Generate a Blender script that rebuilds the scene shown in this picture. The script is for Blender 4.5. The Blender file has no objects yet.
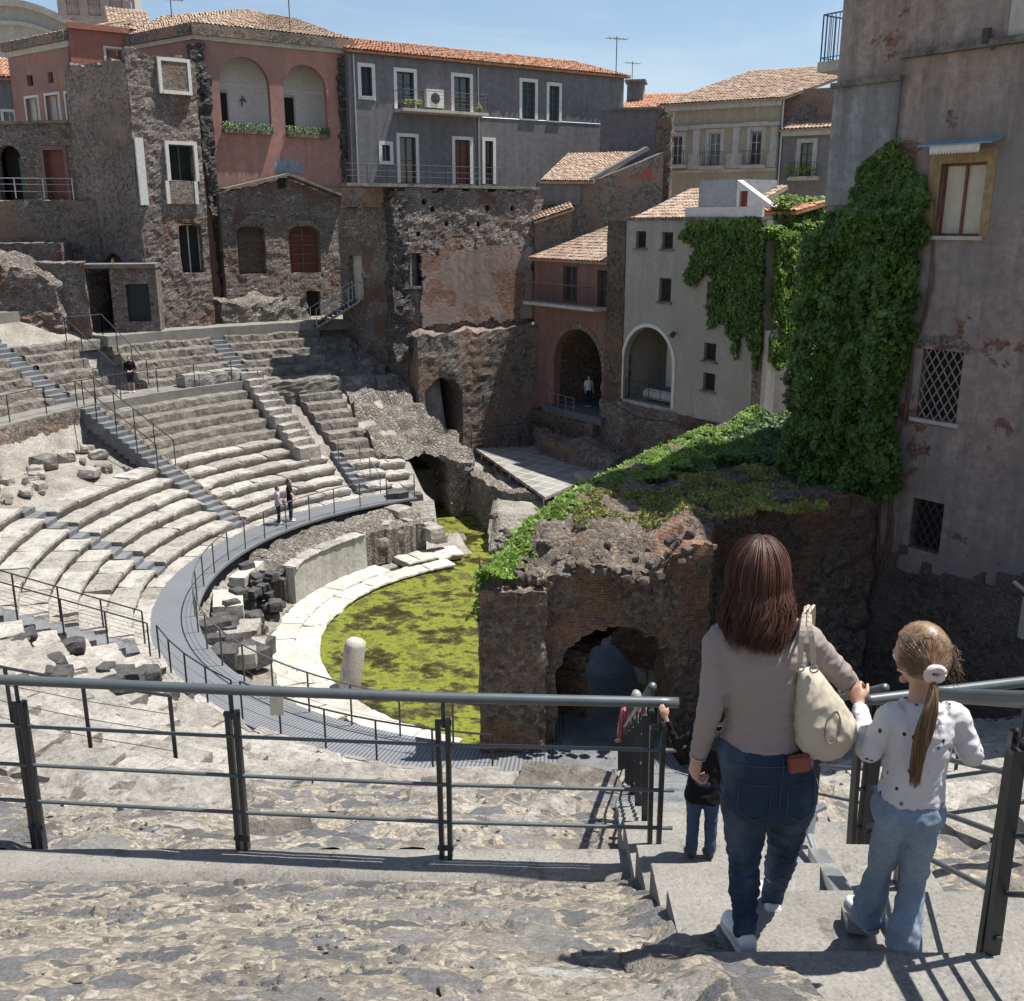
import bpy, bmesh, math, random
from mathutils import Vector, Matrix, noise
from mathutils.geometry import tessellate_polygon
random.seed(7)
R = math.radians
SC = bpy.context.scene
COL = SC.collection

# ------------------------------------------------------------------ camera, sky, sun, exposure
PITCH = R(15.6); FOC = 1000.0; CX = 512.0; CY = 500.5
cam_d = bpy.data.cameras.new('camera'); cam = bpy.data.objects.new('camera', cam_d); COL.objects.link(cam)
cam_d.sensor_fit = 'HORIZONTAL'; cam_d.sensor_width = 36.0; cam_d.lens = 36.0*FOC/1024.0
cam_d.clip_start = 0.05; cam_d.clip_end = 3000
cam.location = (0, 0, 0); cam.rotation_euler = (R(90)-PITCH, 0, 0)
SC.camera = cam
SUN_EL = R(69); SUN_H = Vector((0.975, 0.22)).normalized()
w = bpy.data.worlds.new('World'); SC.world = w; w.use_nodes = True
sky = w.node_tree.nodes.new('ShaderNodeTexSky'); sky.sky_type = 'NISHITA'; sky.sun_disc = False
sky.sun_elevation = SUN_EL; sky.sun_rotation = math.atan2(SUN_H.x, SUN_H.y)
sky.air_density = 1.0; sky.dust_density = 0.6; sky.ozone_density = 1.0; sky.altitude = 50
bg = w.node_tree.nodes['Background']; _n = w.node_tree.nodes; _l = w.node_tree.links
_tc = _n.new('ShaderNodeTexCoord'); _mp = _n.new('ShaderNodeMapping'); _mp.inputs['Scale'].default_value = (1.2, 1.2, 5.0); _l.new(_tc.outputs['Generated'], _mp.inputs[0])
_cl = _n.new('ShaderNodeTexNoise'); _cl.inputs['Scale'].default_value = 2.6; _cl.inputs['Detail'].default_value = 8; _cl.inputs['Roughness'].default_value = 0.6; _cl.inputs['Distortion'].default_value = 0.6; _l.new(_mp.outputs[0], _cl.inputs['Vector'])
_cr = _n.new('ShaderNodeValToRGB'); _cr.color_ramp.elements[0].position = 0.46; _cr.color_ramp.elements[1].position = 0.8; _l.new(_cl.outputs[0], _cr.inputs[0])
_fx = _n.new('ShaderNodeMath'); _fx.operation = 'MULTIPLY'; _fx.inputs[1].default_value = 0.35; _l.new(_cr.outputs[0], _fx.inputs[0])
_mx = _n.new('ShaderNodeMix'); _mx.data_type = 'RGBA'; _l.new(_fx.outputs[0], _mx.inputs[0]); _l.new(sky.outputs[0], _mx.inputs[6]); _mx.inputs[7].default_value = (6.5, 6.8, 7.0, 1)
_l.new(_mx.outputs[2], bg.inputs[0]); bg.inputs[1].default_value = 0.085
sl = bpy.data.lights.new('sun', 'SUN'); sl.energy = 5.0; sl.angle = R(0.5); sl.color = (1.0, 0.96, 0.9)
sun = bpy.data.objects.new('sun', sl); COL.objects.link(sun)
sd = Vector((SUN_H.x*math.cos(SUN_EL), SUN_H.y*math.cos(SUN_EL), math.sin(SUN_EL)))
sun.rotation_euler = sd.to_track_quat('Z', 'Y').to_euler(); sun.location = (20, 10, 40)
SC.view_settings.view_transform = 'Standard'; SC.view_settings.look = 'None'
SC.view_settings.exposure = 0.68; SC.view_settings.gamma = 1.0
SC.cycles.max_bounces = 6; SC.cycles.transparent_max_bounces = 8

# ------------------------------------------------------------------ survey helpers (photo pixel -> real plane)
def ray(px, py):
    a = (px-CX)/FOC; b = (CY-py)/FOC
    return Vector((a, math.cos(PITCH)+b*math.sin(PITCH), -math.sin(PITCH)+b*math.cos(PITCH)))
def at_z(px, py, z):
    r = ray(px, py); return r*(z/r.z)
def at_d(px, py, d):
    r = ray(px, py); return r*(d/r.y)
CEN = Vector((1.4, 33.0))
def pol(r, a, z=0.0):
    return Vector((CEN.x+r*math.cos(R(a)), CEN.y+r*math.sin(R(a)), z))
def topol(x, y):
    dx = x-CEN.x; dy = y-CEN.y
    return math.hypot(dx, dy), math.degrees(math.atan2(dy, dx)) % 360
def sm(a, b, x):
    t = min(1, max(0, (x-a)/(b-a))); return t*t*(3-2*t)
def fbm(p, o=4):
    return noise.fractal(p, 1.0, 2.0, o)
def nz(x, y=0, z=0):
    return noise.noise(Vector((x, y, z)))

# ------------------------------------------------------------------ object helpers
def tag(o, label, cat, group=None, kind=None):
    o['label'] = label; o['category'] = cat
    if group: o['group'] = group
    if kind: o['kind'] = kind
    return o
def thing(name, label, cat, loc=(0, 0, 0), rotz=0.0, group=None):
    o = bpy.data.objects.new(name, None); COL.objects.link(o)
    o.location = loc; o.rotation_euler = (0, 0, rotz); o.empty_display_size = 0.2
    return tag(o, label, cat, group)
def mesh_obj(name, me, mats, parent=None, smooth=False):
    o = bpy.data.objects.new(name, me); COL.objects.link(o)
    if not isinstance(mats, (list, tuple)): mats = [mats]
    me.materials.clear()
    for m in mats: me.materials.append(m)
    if parent is not None: o.parent = parent
    if smooth:
        for p in me.polygons: p.use_smooth = True
    return o
def obj(name, bm, mats, parent=None, smooth=False, recalc=False):
    if recalc: bmesh.ops.recalc_face_normals(bm, faces=bm.faces[:])
    me = bpy.data.meshes.new(name); bm.to_mesh(me); bm.free()
    return mesh_obj(name, me, mats, parent, smooth)
def structure(o):
    o['kind'] = 'structure'; return o
def copy_tree(o, parent=None):
    c = o.copy(); COL.objects.link(c); c.parent = parent
    for ch in list(o.children): copy_tree(ch, c)
    return c
def B(): return bmesh.new()
def box(bm, x0, x1, y0, y1, z0, z1, mat=0, M=None):
    vs = [bm.verts.new(Vector(p) if M is None else M @ Vector(p)) for p in
          ((x0, y0, z0), (x1, y0, z0), (x1, y1, z0), (x0, y1, z0), (x0, y0, z1), (x1, y0, z1), (x1, y1, z1), (x0, y1, z1))]
    for f in ((0, 3, 2, 1), (4, 5, 6, 7), (0, 1, 5, 4), (1, 2, 6, 5), (2, 3, 7, 6), (3, 0, 4, 7)):
        bm.faces.new([vs[i] for i in f]).material_index = mat
    return vs
def obox(bm, p, q, w, h, up=Vector((0, 0, 1)), mat=0):
    """bar of section w x h from p to q"""
    p = Vector(p); q = Vector(q); t = (q-p); L = t.length; t.normalize()
    s = t.cross(up)
    if s.length < 1e-4: s = t.cross(Vector((0, 1, 0)))
    s.normalize(); u = s.cross(t)
    M = Matrix.Translation(p) @ Matrix((s, t, u)).transposed().to_4x4()
    box(bm, -w/2, w/2, 0, L, -h/2, h/2, mat, M)
def tube(bm, pts, rad, seg=8, cap=True, mat=0):
    pts = [Vector(p) for p in pts]; n = len(pts)
    rads = rad if isinstance(rad, (list, tuple)) else [rad]*n
    ref = Vector((0, 0, 1)); rings = []; prev = None
    for i in range(n):
        t = (pts[min(i+1, n-1)]-pts[max(i-1, 0)]).normalized()
        if prev is None:
            s = t.cross(ref)
            if s.length < 1e-3: s = t.cross(Vector((1, 0, 0)))
        else:
            s = prev-t*prev.dot(t)
        s.normalize(); prev = s.copy(); u = t.cross(s)
        rings.append([bm.verts.new(pts[i]+(s*math.cos(k*2*math.pi/seg)+u*math.sin(k*2*math.pi/seg))*rads[i]) for k in range(seg)])
    for i in range(n-1):
        for k in range(seg):
            f = bm.faces.new((rings[i][k], rings[i][(k+1) % seg], rings[i+1][(k+1) % seg], rings[i+1][k])); f.material_index = mat
    if cap:
        for ring, rev in ((rings[0], False), (rings[-1], True)):
            f = bm.faces.new(ring if rev else ring[::-1]); f.material_index = mat
    return rings
def lathe(bm, prof, seg=20, c=(0, 0, 0), mat=0):
    rings = []
    for r, z in prof:
        rings.append([bm.verts.new((c[0]+r*math.cos(2*math.pi*k/seg), c[1]+r*math.sin(2*math.pi*k/seg), c[2]+z)) for k in range(seg)])
    for i in range(len(rings)-1):
        for k in range(seg):
            bm.faces.new((rings[i][k], rings[i][(k+1) % seg], rings[i+1][(k+1) % seg], rings[i+1][k])).material_index = mat
    bm.faces.new(rings[0][::-1]).material_index = mat; bm.faces.new(rings[-1]).material_index = mat
def grid(bm, nu, nv, fn, mat=0, wrap=False):
    V = [[bm.verts.new(fn(i, j)) for i in range(nu+1)] for j in range(nv+1)]
    for j in range(nv):
        for i in range(nu):
            bm.faces.new((V[j][i], V[j][i+1], V[j+1][i+1], V[j+1][i])).material_index = mat
    return V
def stone_bm(sx, sy, sz, amp, seed, n=3, rnd=0.16):
    """a weathered block: subdivided box, rounded corners, noisy faces; base at z = 0"""
    bm = B(); rr = random.Random(seed); off = Vector((rr.random()*50, rr.random()*50, rr.random()*50))
    idx = {}
    def v(i, j, k):
        key = (i, j, k)
        if key in idx: return idx[key]
        p = Vector((i/n*2-1, j/n*2-1, k/n*2-1))
        q = Vector((p.x*math.sqrt(max(0, 1-p.y**2/2-p.z**2/2+p.y**2*p.z**2/3)), p.y*math.sqrt(max(0, 1-p.z**2/2-p.x**2/2+p.z**2*p.x**2/3)), p.z*math.sqrt(max(0, 1-p.x**2/2-p.y**2/2+p.x**2*p.y**2/3))))
        p = p.lerp(q, rnd)
        s = Vector((p.x*sx/2, p.y*sy/2, p.z*sz/2))
        d = noise.noise_vector(s*1.6/max(0.3, min(sx, sy, sz))*0.6+off)*amp + noise.noise_vector(s*5+off)*amp*0.5
        s += d; s.z += sz/2
        idx[key] = bm.verts.new(s); return idx[key]
    for a in range(n):
        for b in range(n):
            for k, fl in ((0, 0), (n, 1)):
                for q in ((v(a, b, k), v(a, b+1, k), v(a+1, b+1, k), v(a+1, b, k)), (v(k, a, b), v(k, a, b+1), v(k, a+1, b+1), v(k, a+1, b)), (v(a, k, b), v(a+1, k, b), v(a+1, k, b+1), v(a, k, b+1))):
                    bm.faces.new(q if not fl else q[::-1])
    return bm
def add_bm(dst, src, M, mat=None):
    mp = {}
    for vv in src.verts: mp[vv] = dst.verts.new(M @ vv.co)
    for f in src.faces:
        nf = dst.faces.new([mp[x] for x in f.verts]); nf.material_index = f.material_index if mat is None else mat

# ------------------------------------------------------------------ materials
MATS = {}
class NT:
    def __init__(s, name):
        s.m = bpy.data.materials.new(name); s.m.use_nodes = True; s.t = s.m.node_tree
        s.b = s.t.nodes['Principled BSDF']; s.tc = s.t.nodes.new('ShaderNodeTexCoord'); MATS[name] = s.m
        s.vec = s.tc.outputs['Object']
    def link(s, a, b): s.t.links.new(a, b)
    def setin(s, sock, v):
        if hasattr(v, 'is_output'): s.link(v, sock)
        else:
            if isinstance(v, tuple) and len(v) == 3 and sock.type == 'RGBA': v = v+(1,)
            sock.default_value = v
    def map(s, scale=(1, 1, 1), loc=(0, 0, 0), rot=(0, 0, 0), vec=None):
        n = s.t.nodes.new('ShaderNodeMapping'); s.link(vec or s.vec, n.inputs[0])
        n.inputs['Scale'].default_value = scale; n.inputs['Location'].default_value = loc; n.inputs['Rotation'].default_value = rot
        return n.outputs[0]
    def noise(s, scale, detail=4, rough=0.55, vec=None, dist=0.0, out=0):
        n = s.t.nodes.new('ShaderNodeTexNoise'); s.link(vec or s.vec, n.inputs['Vector'])
        n.inputs['Scale'].default_value = scale; n.inputs['Detail'].default_value = detail; n.inputs['Roughness'].default_value = rough; n.inputs['Distortion'].default_value = dist
        return n.outputs[out]
    def vor(s, scale, feat='F1', vec=None, out='Color', rnd=1.0):
        n = s.t.nodes.new('ShaderNodeTexVoronoi'); n.feature = feat; s.link(vec or s.vec, n.inputs['Vector']); n.inputs['Scale'].default_value = scale
        n.inputs['Randomness'].default_value = rnd
        return n.outputs[out]
    def ramp(s, fac, stops, interp='LINEAR'):
        n = s.t.nodes.new('ShaderNodeValToRGB'); s.setin(n.inputs[0], fac); cr = n.color_ramp; cr.interpolation = interp
        while len(cr.elements) < len(stops): cr.elements.new(0.5)
        for e, (p, c) in zip(cr.elements, stops):
            e.position = p; e.color = (c, c, c, 1) if not isinstance(c, tuple) else c+(1,)
        return n.outputs[0]
    def mix(s, fac, a, b, mode='MIX'):
        n = s.t.nodes.new('ShaderNodeMix'); n.data_type = 'RGBA'; n.blend_type = mode
        s.setin(n.inputs[0], fac); s.setin(n.inputs[6], a); s.setin(n.inputs[7], b); return n.outputs[2]
    def math(s, op, a, b=0.0, c=None):
        n = s.t.nodes.new('ShaderNodeMath'); n.operation = op; s.setin(n.inputs[0], a); s.setin(n.inputs[1], b)
        if c is not None: s.setin(n.inputs[2], c)
        return n.outputs[0]
    def sep(s, vec=None):
        n = s.t.nodes.new('ShaderNodeSeparateXYZ'); s.link(vec or s.vec, n.inputs[0]); return n.outputs
    def comb(s, x, y, z):
        n = s.t.nodes.new('ShaderNodeCombineXYZ')
        for i, v in enumerate((x, y, z)): s.setin(n.inputs[i], v)
        return n.outputs[0]
    def warp(s, amt, scale, vec=None):
        n = s.t.nodes.new('ShaderNodeVectorMath'); n.operation = 'MULTIPLY_ADD'
        s.link(s.noise(scale, 3, vec=vec, out=1), n.inputs[0]); n.inputs[1].default_value = (amt,)*3; s.link(vec or s.vec, n.inputs[2]); return n.outputs[0]
    def bump(s, h, strength=0.5, dist=0.05, normal=None):
        n = s.t.nodes.new('ShaderNodeBump'); n.inputs['Strength'].default_value = strength; n.inputs['Distance'].default_value = dist
        s.link(h, n.inputs['Height'])
        if normal is not None: s.link(normal, n.inputs['Normal'])
        return n.outputs[0]
    def done(s, col, rough=0.85, normal=None, metal=0.0, spec=0.35):
        s.setin(s.b.inputs['Base Color'], col); s.setin(s.b.inputs['Roughness'], rough); s.b.inputs['Metallic'].default_value = metal
        s.b.inputs['Specular IOR Level'].default_value = spec
        if normal is not None: s.link(normal, s.b.inputs['Normal'])
        return s.m
    def island(s):
        n = s.t.nodes.new('ShaderNodeNewGeometry'); return n.outputs['Random Per Island']
    def orand(s):
        n = s.t.nodes.new('ShaderNodeObjectInfo'); return n.outputs['Random']

def m_rubble(name, cols, mortar, scale=4.0, gap=0.06, bump=0.9, dist=0.06, stretch=1.0, patch=None, patch_amt=0.5, spec=0.25):
    t = NT(name); v = t.warp(0.5/scale, scale*0.6, t.map((1, 1, stretch))); v = t.warp(0.16/scale, scale*2.6, v)
    sel = t.math('GREATER_THAN', t.noise(scale*0.33, 3, vec=v), 0.52)
    c = t.mix(sel, t.vor(scale, vec=v), t.vor(scale*2.1, vec=v)); f = t.sep(c)[0]
    col = t.ramp(f, [(i/max(1, len(cols)-1), k) for i, k in enumerate(cols)])
    n1 = t.noise(scale*5, 6, 0.75); col = t.mix(0.85, col, t.mix(1.0, col, t.ramp(n1, [(0.32, 0.3), (0.68, 1.7)]), 'MULTIPLY'))
    e = t.mix(sel, t.vor(scale, 'DISTANCE_TO_EDGE', vec=v, out='Distance'), t.math('MULTIPLY', t.vor(scale*2.1, 'DISTANCE_TO_EDGE', vec=v, out='Distance'), 1.3)); em = t.ramp(e, [(0.0, 0.0), (gap, 1.0)])
    mort = t.mix(t.noise(scale*2.5, 4), mortar, tuple(x*0.55 for x in mortar))
    col = t.mix(t.math('ADD', t.math('MULTIPLY', em, 0.75), 0.25), mort, col)
    if patch is not None:
        pm = t.ramp(t.noise(0.5, 5, 0.62), [(0.62-0.3*patch_amt, 0.0), (0.7-0.3*patch_amt, 1.0)])
        pc = t.mix(t.noise(9, 5, 0.7), patch, tuple(x*0.5 for x in patch)); col = t.mix(pm, col, pc)
    big = t.noise(0.35, 3); col = t.mix(1.0, col, t.ramp(big, [(0.25, 0.62), (0.75, 1.3)]), 'MULTIPLY')
    h = t.math('ADD', t.ramp(e, [(0, 0.0), (gap*2.2, 1.0)]), t.math('MULTIPLY', n1, 0.8))
    return t.done(col, 0.9, t.bump(h, bump, dist), spec=spec)
def m_brick(name, c1, c2, mortar, bw=0.26, bh=0.062, patch=None, amt=0.5, dark=0.6, plaster=None, pamt=0.4):
    t = NT(name); xyz = t.sep(t.warp(0.03, 2.5)); v = t.comb(t.math('ADD', xyz[0], xyz[1]), xyz[2], 0.0)
    n = t.t.nodes.new('ShaderNodeTexBrick'); t.link(v, n.inputs['Vector']); n.inputs['Scale'].default_value = 1.0
    n.inputs['Brick Width'].default_value = bw; n.inputs['Row Height'].default_value = bh; n.inputs['Mortar Size'].default_value = 0.009; n.inputs['Bias'].default_value = 0.0
    t.setin(n.inputs['Color1'], c1); t.setin(n.inputs['Color2'], c2); t.setin(n.inputs['Mortar'], mortar)
    col = n.outputs['Color']; n1 = t.noise(14, 5, 0.7)
    col = t.mix(0.7, col, t.mix(1.0, col, t.ramp(n1, [(0.3, 0.4), (0.7, 1.6)]), 'MULTIPLY'))
    hh = t.math('SUBTRACT', t.math('MULTIPLY', n1, 0.9), n.outputs['Fac'])
    if patch is not None:
        wv = t.warp(0.05, 13, t.warp(0.14, 3)); e = t.vor(7.5, 'DISTANCE_TO_EDGE', vec=wv, out='Distance'); cc = t.sep(t.vor(7.5, vec=wv))[0]
        rc = t.mix(t.ramp(e, [(0, 0.0), (0.07, 1.0)]), tuple(x*1.2 for x in mortar), t.mix(cc, patch, tuple(x*0.35 for x in patch)))
        rc = t.mix(0.6, rc, t.mix(1.0, rc, t.ramp(n1, [(0.3, 0.4), (0.7, 1.6)]), 'MULTIPLY'))
        pm = t.ramp(t.noise(0.55, 5, 0.65), [(0.6-0.3*amt, 0.0), (0.66-0.3*amt, 1.0)]); col = t.mix(pm, col, rc)
        hh = t.math('ADD', hh, t.math('MULTIPLY', pm, t.ramp(e, [(0, 0.0), (0.12, 1.5)])))
    if plaster is not None:
        pm = t.ramp(t.noise(0.42, 6, 0.65, vec=t.map(loc=(31, 7, 3))), [(0.6-0.3*pamt, 0.0), (0.63-0.3*pamt, 1.0)])
        col = t.mix(pm, col, t.mix(t.noise(3, 5, 0.7), plaster, tuple(x*0.6 for x in plaster)))
    col = t.mix(1.0, col, t.ramp(t.noise(0.3, 4), [(0.25, dark), (0.75, 1.3)]), 'MULTIPLY')
    return t.done(col, 0.9, t.bump(hh, 0.8, 0.03), spec=0.25)
def m_plaster(name, c, dark, light=None, streak=0.5, under=None, uamt=0.3, bump=0.25, sc=0.5, grime=None):
    t = NT(name); light = light or tuple(min(1, x*1.25) for x in c)
    n1 = t.noise(sc, 6, 0.65); n2 = t.noise(sc*7, 5, 0.7)
    col = t.mix(t.ramp(n1, [(0.3, 0.0), (0.7, 1.0)]), c, light); col = t.mix(t.ramp(n2, [(0.4, 0.0), (0.75, 0.7)]), col, dark)
    st = t.noise(1.0, 5, 0.6, vec=t.map((2.2, 2.2, 0.16))); col = t.mix(t.math('MULTIPLY', t.ramp(st, [(0.45, 0.0), (0.72, 1.0)]), streak), col, dark)
    if grime is not None:
        g = t.ramp(t.noise(0.22, 6, 0.7, vec=t.map(loc=(11, 3, 9))), [(0.45, 0.0), (0.6, 0.85)]); col = t.mix(g, col, grime)
    h = t.noise(30, 6, 0.7); h = t.math('ADD', h, t.math('MULTIPLY', t.noise(4, 4), 1.5))
    if under is not None:
        m = t.ramp(t.noise(0.6, 6, 0.68, vec=t.map(loc=(5, 17, 2))), [(0.68-0.3*uamt, 0.0), (0.70-0.3*uamt, 1.0)])
        e = t.vor(6, 'DISTANCE_TO_EDGE', out='Distance', vec=t.map((1, 1, 2.2))); u2 = t.mix(t.sep(t.vor(6, vec=t.map((1, 1, 2.2))))[0], under, tuple(x*0.45 for x in under))
        u2 = t.mix(t.ramp(e, [(0, 0.0), (0.08, 1.0)]), tuple(x*0.7+0.03 for x in under), u2); col = t.mix(m, col, u2)
        h = t.math('SUBTRACT', h, t.math('MULTIPLY', m, 2.0))
    return t.done(col, 0.9, t.bump(h, bump, 0.04), spec=0.2)
def m_stone(name, c, dark, light, sc=2.0, bump=0.5, dist=0.03, island=0.35, grain=20):
    t = NT(name); n1 = t.noise(sc, 6, 0.7); n2 = t.noise(grain, 6, 0.75)
    col = t.ramp(n1, [(0.25, dark), (0.5, c), (0.75, light)])
    col = t.mix(0.6, col, t.mix(1.0, col, t.ramp(n2, [(0.3, 0.45), (0.65, 1.35)]), 'MULTIPLY'))
    sp = t.ramp(t.noise(sc*3.1, 5, 0.8, vec=t.map(loc=(3, 9, 1))), [(0.56, 0.0), (0.68, 0.75)]); col = t.mix(sp, col, tuple(x*0.5 for x in dark))
    pit = t.noise(grain*0.55, 6, 0.8, vec=t.map(loc=(7, 1, 5))); col = t.mix(t.ramp(pit, [(0.57, 0.0), (0.66, 0.8)]), col, tuple(x*0.45 for x in dark))
    if island:
        col = t.mix(1.0, col, t.ramp(t.island(), [(0, 1-island), (1, 1+island*0.6)]), 'MULTIPLY')
    h = t.math('SUBTRACT', t.math('ADD', t.math('MULTIPLY', n1, 1.5), n2), t.math('MULTIPLY', pit, 1.2))
    return t.done(col, 0.92, t.bump(h, bump, dist), spec=0.2)
def m_plain(name, c, rough=0.6, metal=0.0, var=0.15, sc=8, bump=0.0, spec=0.4):
    t = NT(name); n = t.noise(sc, 4, 0.6)
    col = t.mix(t.ramp(n, [(0.3, 0.0), (0.7, 1.0)]), tuple(x*(1-var) for x in c), tuple(min(1, x*(1+var)) for x in c))
    return t.done(col, rough, t.bump(t.noise(sc*5, 4), bump, 0.02) if bump else None, metal, spec)
def m_leaf(name, cols, rough=0.45, trans=0.25):
    t = NT(name); f = t.island(); k = len(cols)-1
    col = t.ramp(f, [(i/k, c) for i, c in enumerate(cols)]); col = t.mix(1.0, col, t.ramp(t.noise(1.3, 3), [(0.3, 0.65), (0.7, 1.3)]), 'MULTIPLY')
    t.done(col, rough, None, 0.0, 0.4)
    tr = t.t.nodes.new('ShaderNodeBsdfTranslucent'); t.link(col, tr.inputs[0]); ms = t.t.nodes.new('ShaderNodeMixShader'); ms.inputs[0].default_value = trans
    t.link(t.b.outputs[0], ms.inputs[1]); t.link(tr.outputs[0], ms.inputs[2]); t.link(ms.outputs[0], t.t.nodes['Material Output'].inputs[0]); return t.m
def m_tile(name, cols):
    t = NT(name); f = t.island(); k = len(cols)-1
    t.vec = t.tc.outputs['UV']
    cell = t.t.nodes.new('ShaderNodeTexWhiteNoise'); cell.noise_dimensions = '2D'
    fl = t.t.nodes.new('ShaderNodeVectorMath'); fl.operation = 'FLOOR'; t.link(t.vec, fl.inputs[0]); t.link(fl.outputs[0], cell.inputs['Vector'])
    col = t.ramp(cell.outputs['Value'], [(i/k, c) for i, c in enumerate(cols)])
    n = t.noise(4, 5, 0.7, vec=t.tc.outputs['Object']); col = t.mix(1.0, col, t.ramp(n, [(0.3, 0.6), (0.7, 1.3)]), 'MULTIPLY')
    lich = t.ramp(t.noise(1.1, 5, 0.7, vec=t.tc.outputs['Object']), [(0.55, 0.0), (0.7, 0.6)]); col = t.mix(lich, col, (0.42, 0.36, 0.27))
    return t.done(col, 0.85, t.bump(n, 0.3, 0.02), spec=0.2)

M_LIME = m_stone('pale_limestone', (0.385, 0.36, 0.32), (0.20, 0.182, 0.158), (0.50, 0.475, 0.43), 1.9, 0.9, 0.04, 0.22, 14)
M_TUFA = m_stone('grey_tufa', (0.22, 0.20, 0.172), (0.085, 0.077, 0.066), (0.36, 0.335, 0.29), 2.4, 1.0, 0.06, 0.0, 12)
M_ROUGH = m_rubble('rubble_concrete', [(0.17, 0.15, 0.128), (0.36, 0.322, 0.278), (0.25, 0.225, 0.195), (0.44, 0.40, 0.34)], (0.33, 0.295, 0.25), 5.5, 0.09, 1.0, 0.09)
M_LAVA = m_stone('dark_lava_step', (0.15, 0.155, 0.16), (0.09, 0.09, 0.095), (0.21, 0.215, 0.22), 1.2, 0.3, 0.015, 0.15, 35)
M_LAVAROCK = m_stone('black_lava_rock', (0.12, 0.115, 0.115), (0.055, 0.05, 0.05), (0.24, 0.225, 0.215), 2.2, 0.9, 0.05, 0.35, 14)
M_CONC = m_stone('pale_concrete', (0.215, 0.205, 0.185), (0.15, 0.142, 0.126), (0.27, 0.257, 0.232), 1.5, 0.35, 0.008, 0.08, 60)
M_METAL = m_plain('charcoal_paint', (0.028, 0.031, 0.034), 0.42, 0.0, 0.2, 5, 0.0, 0.5)
M_RAIL = m_plain('grey_handrail_paint', (0.10, 0.115, 0.12), 0.4, 0.3, 0.12, 6, 0.0, 0.5)
M_STEEL = m_plain('worn_steel', (0.42, 0.43, 0.43), 0.38, 0.7, 0.15, 12)
M_WOOD = m_plain('old_brown_wood', (0.12, 0.075, 0.05), 0.7, 0, 0.3, 9, 0.3)
M_REDWOOD = m_plain('red_brown_wood', (0.16, 0.05, 0.035), 0.55, 0, 0.25, 7, 0.1)
M_WHITE = m_plain('aged_white_paint', (0.60, 0.58, 0.54), 0.7, 0, 0.12, 6, 0.1)
M_DARK = m_plain('unlit_interior', (0.018, 0.017, 0.016), 0.9, 0, 0.2, 3)  # near-black colour stands in for the shade inside doorways, windows and holes
M_PANE = m_plain('window_glass', (0.035, 0.04, 0.045), 0.08, 0.0, 0.3, 1.5, 0, 0.8)
M_GREEN = m_plain('faded_green_wood', (0.055, 0.12, 0.095), 0.6, 0, 0.25, 6, 0.1)
M_CURT = m_plain('cream_curtain', (0.50, 0.45, 0.36), 0.9, 0, 0.1, 3)
M_IRON = m_plain('rusty_iron', (0.07, 0.055, 0.048), 0.7, 0.2, 0.35, 15)
M_BRICK = m_brick('red_brown_brick', (0.285, 0.165, 0.12), (0.19, 0.125, 0.095), (0.31, 0.265, 0.215), patch=(0.29, 0.25, 0.215), amt=0.5)
M_BRICKD = m_brick('dark_ruin_brick', (0.23, 0.115, 0.068), (0.125, 0.07, 0.047), (0.22, 0.18, 0.14), patch=(0.22, 0.18, 0.145), amt=0.6, dark=0.5)
M_TOWER = m_brick('tower_masonry', (0.29, 0.175, 0.13), (0.19, 0.125, 0.095), (0.33, 0.28, 0.235), patch=(0.29, 0.245, 0.215), amt=0.7, plaster=(0.34, 0.265, 0.23), pamt=0.12)
M_LAVAWALL = m_rubble('lava_rubble_wall', [(0.11, 0.10, 0.095), (0.34, 0.285, 0.25), (0.21, 0.18, 0.165), (0.42, 0.36, 0.31)], (0.37, 0.31, 0.26), 5.6, 0.07, 1.0, 0.07, 1.4, (0.30, 0.195, 0.15), 0.3)
M_QUOIN = m_rubble('black_lava_quoins', [(0.045, 0.043, 0.043), (0.15, 0.14, 0.13), (0.08, 0.075, 0.072), (0.21, 0.195, 0.18)], (0.16, 0.145, 0.13), 3.4, 0.06, 1.0, 0.1, 1.6)
M_PINK = m_plaster('faded_pink_plaster', (0.37, 0.19, 0.15), (0.22, 0.12, 0.098), (0.44, 0.24, 0.195), 0.45, None, 0, 0.2, 0.35, (0.25, 0.16, 0.14))
M_PINKW = m_plaster('peeling_pink_plaster', (0.265, 0.185, 0.158), (0.13, 0.095, 0.08), (0.34, 0.255, 0.225), 0.8, (0.27, 0.16, 0.115), 0.55, 0.4, 0.5, (0.2, 0.18, 0.16))
M_GREY = m_plaster('slate_grey_plaster', (0.155, 0.15, 0.152), (0.09, 0.087, 0.088), (0.21, 0.204, 0.205), 0.4, None, 0, 0.2, 0.4)
M_MOTT = m_plaster('stained_rose_plaster', (0.285, 0.215, 0.185), (0.11, 0.092, 0.08), (0.44, 0.37, 0.325), 0.7, (0.24, 0.13, 0.095), 0.2, 0.55, 0.6, (0.22, 0.20, 0.183))
M_OFFW = m_plaster('weathered_white_plaster', (0.36, 0.335, 0.30), (0.21, 0.195, 0.175), (0.45, 0.425, 0.39), 0.6, None, 0, 0.25, 0.5, (0.3, 0.275, 0.24))
M_CREAM = m_plaster('pale_ochre_plaster', (0.36, 0.31, 0.215), (0.24, 0.205, 0.15), (0.43, 0.375, 0.27), 0.4, None, 0, 0.2, 0.5)
M_CREAMT = m_plaster('grey_white_trim', (0.46, 0.43, 0.37), (0.28, 0.26, 0.22), (0.53, 0.5, 0.44), 0.5)
M_REDW = m_plaster('faded_red_plaster', (0.36, 0.15, 0.11), (0.22, 0.10, 0.08), (0.43, 0.2, 0.155), 0.4)
M_ROSE = m_plaster('dusky_rose_plaster', (0.22, 0.125, 0.105), (0.13, 0.078, 0.066), (0.28, 0.165, 0.14), 0.6, (0.2, 0.11, 0.08), 0.1, 0.3)
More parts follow.
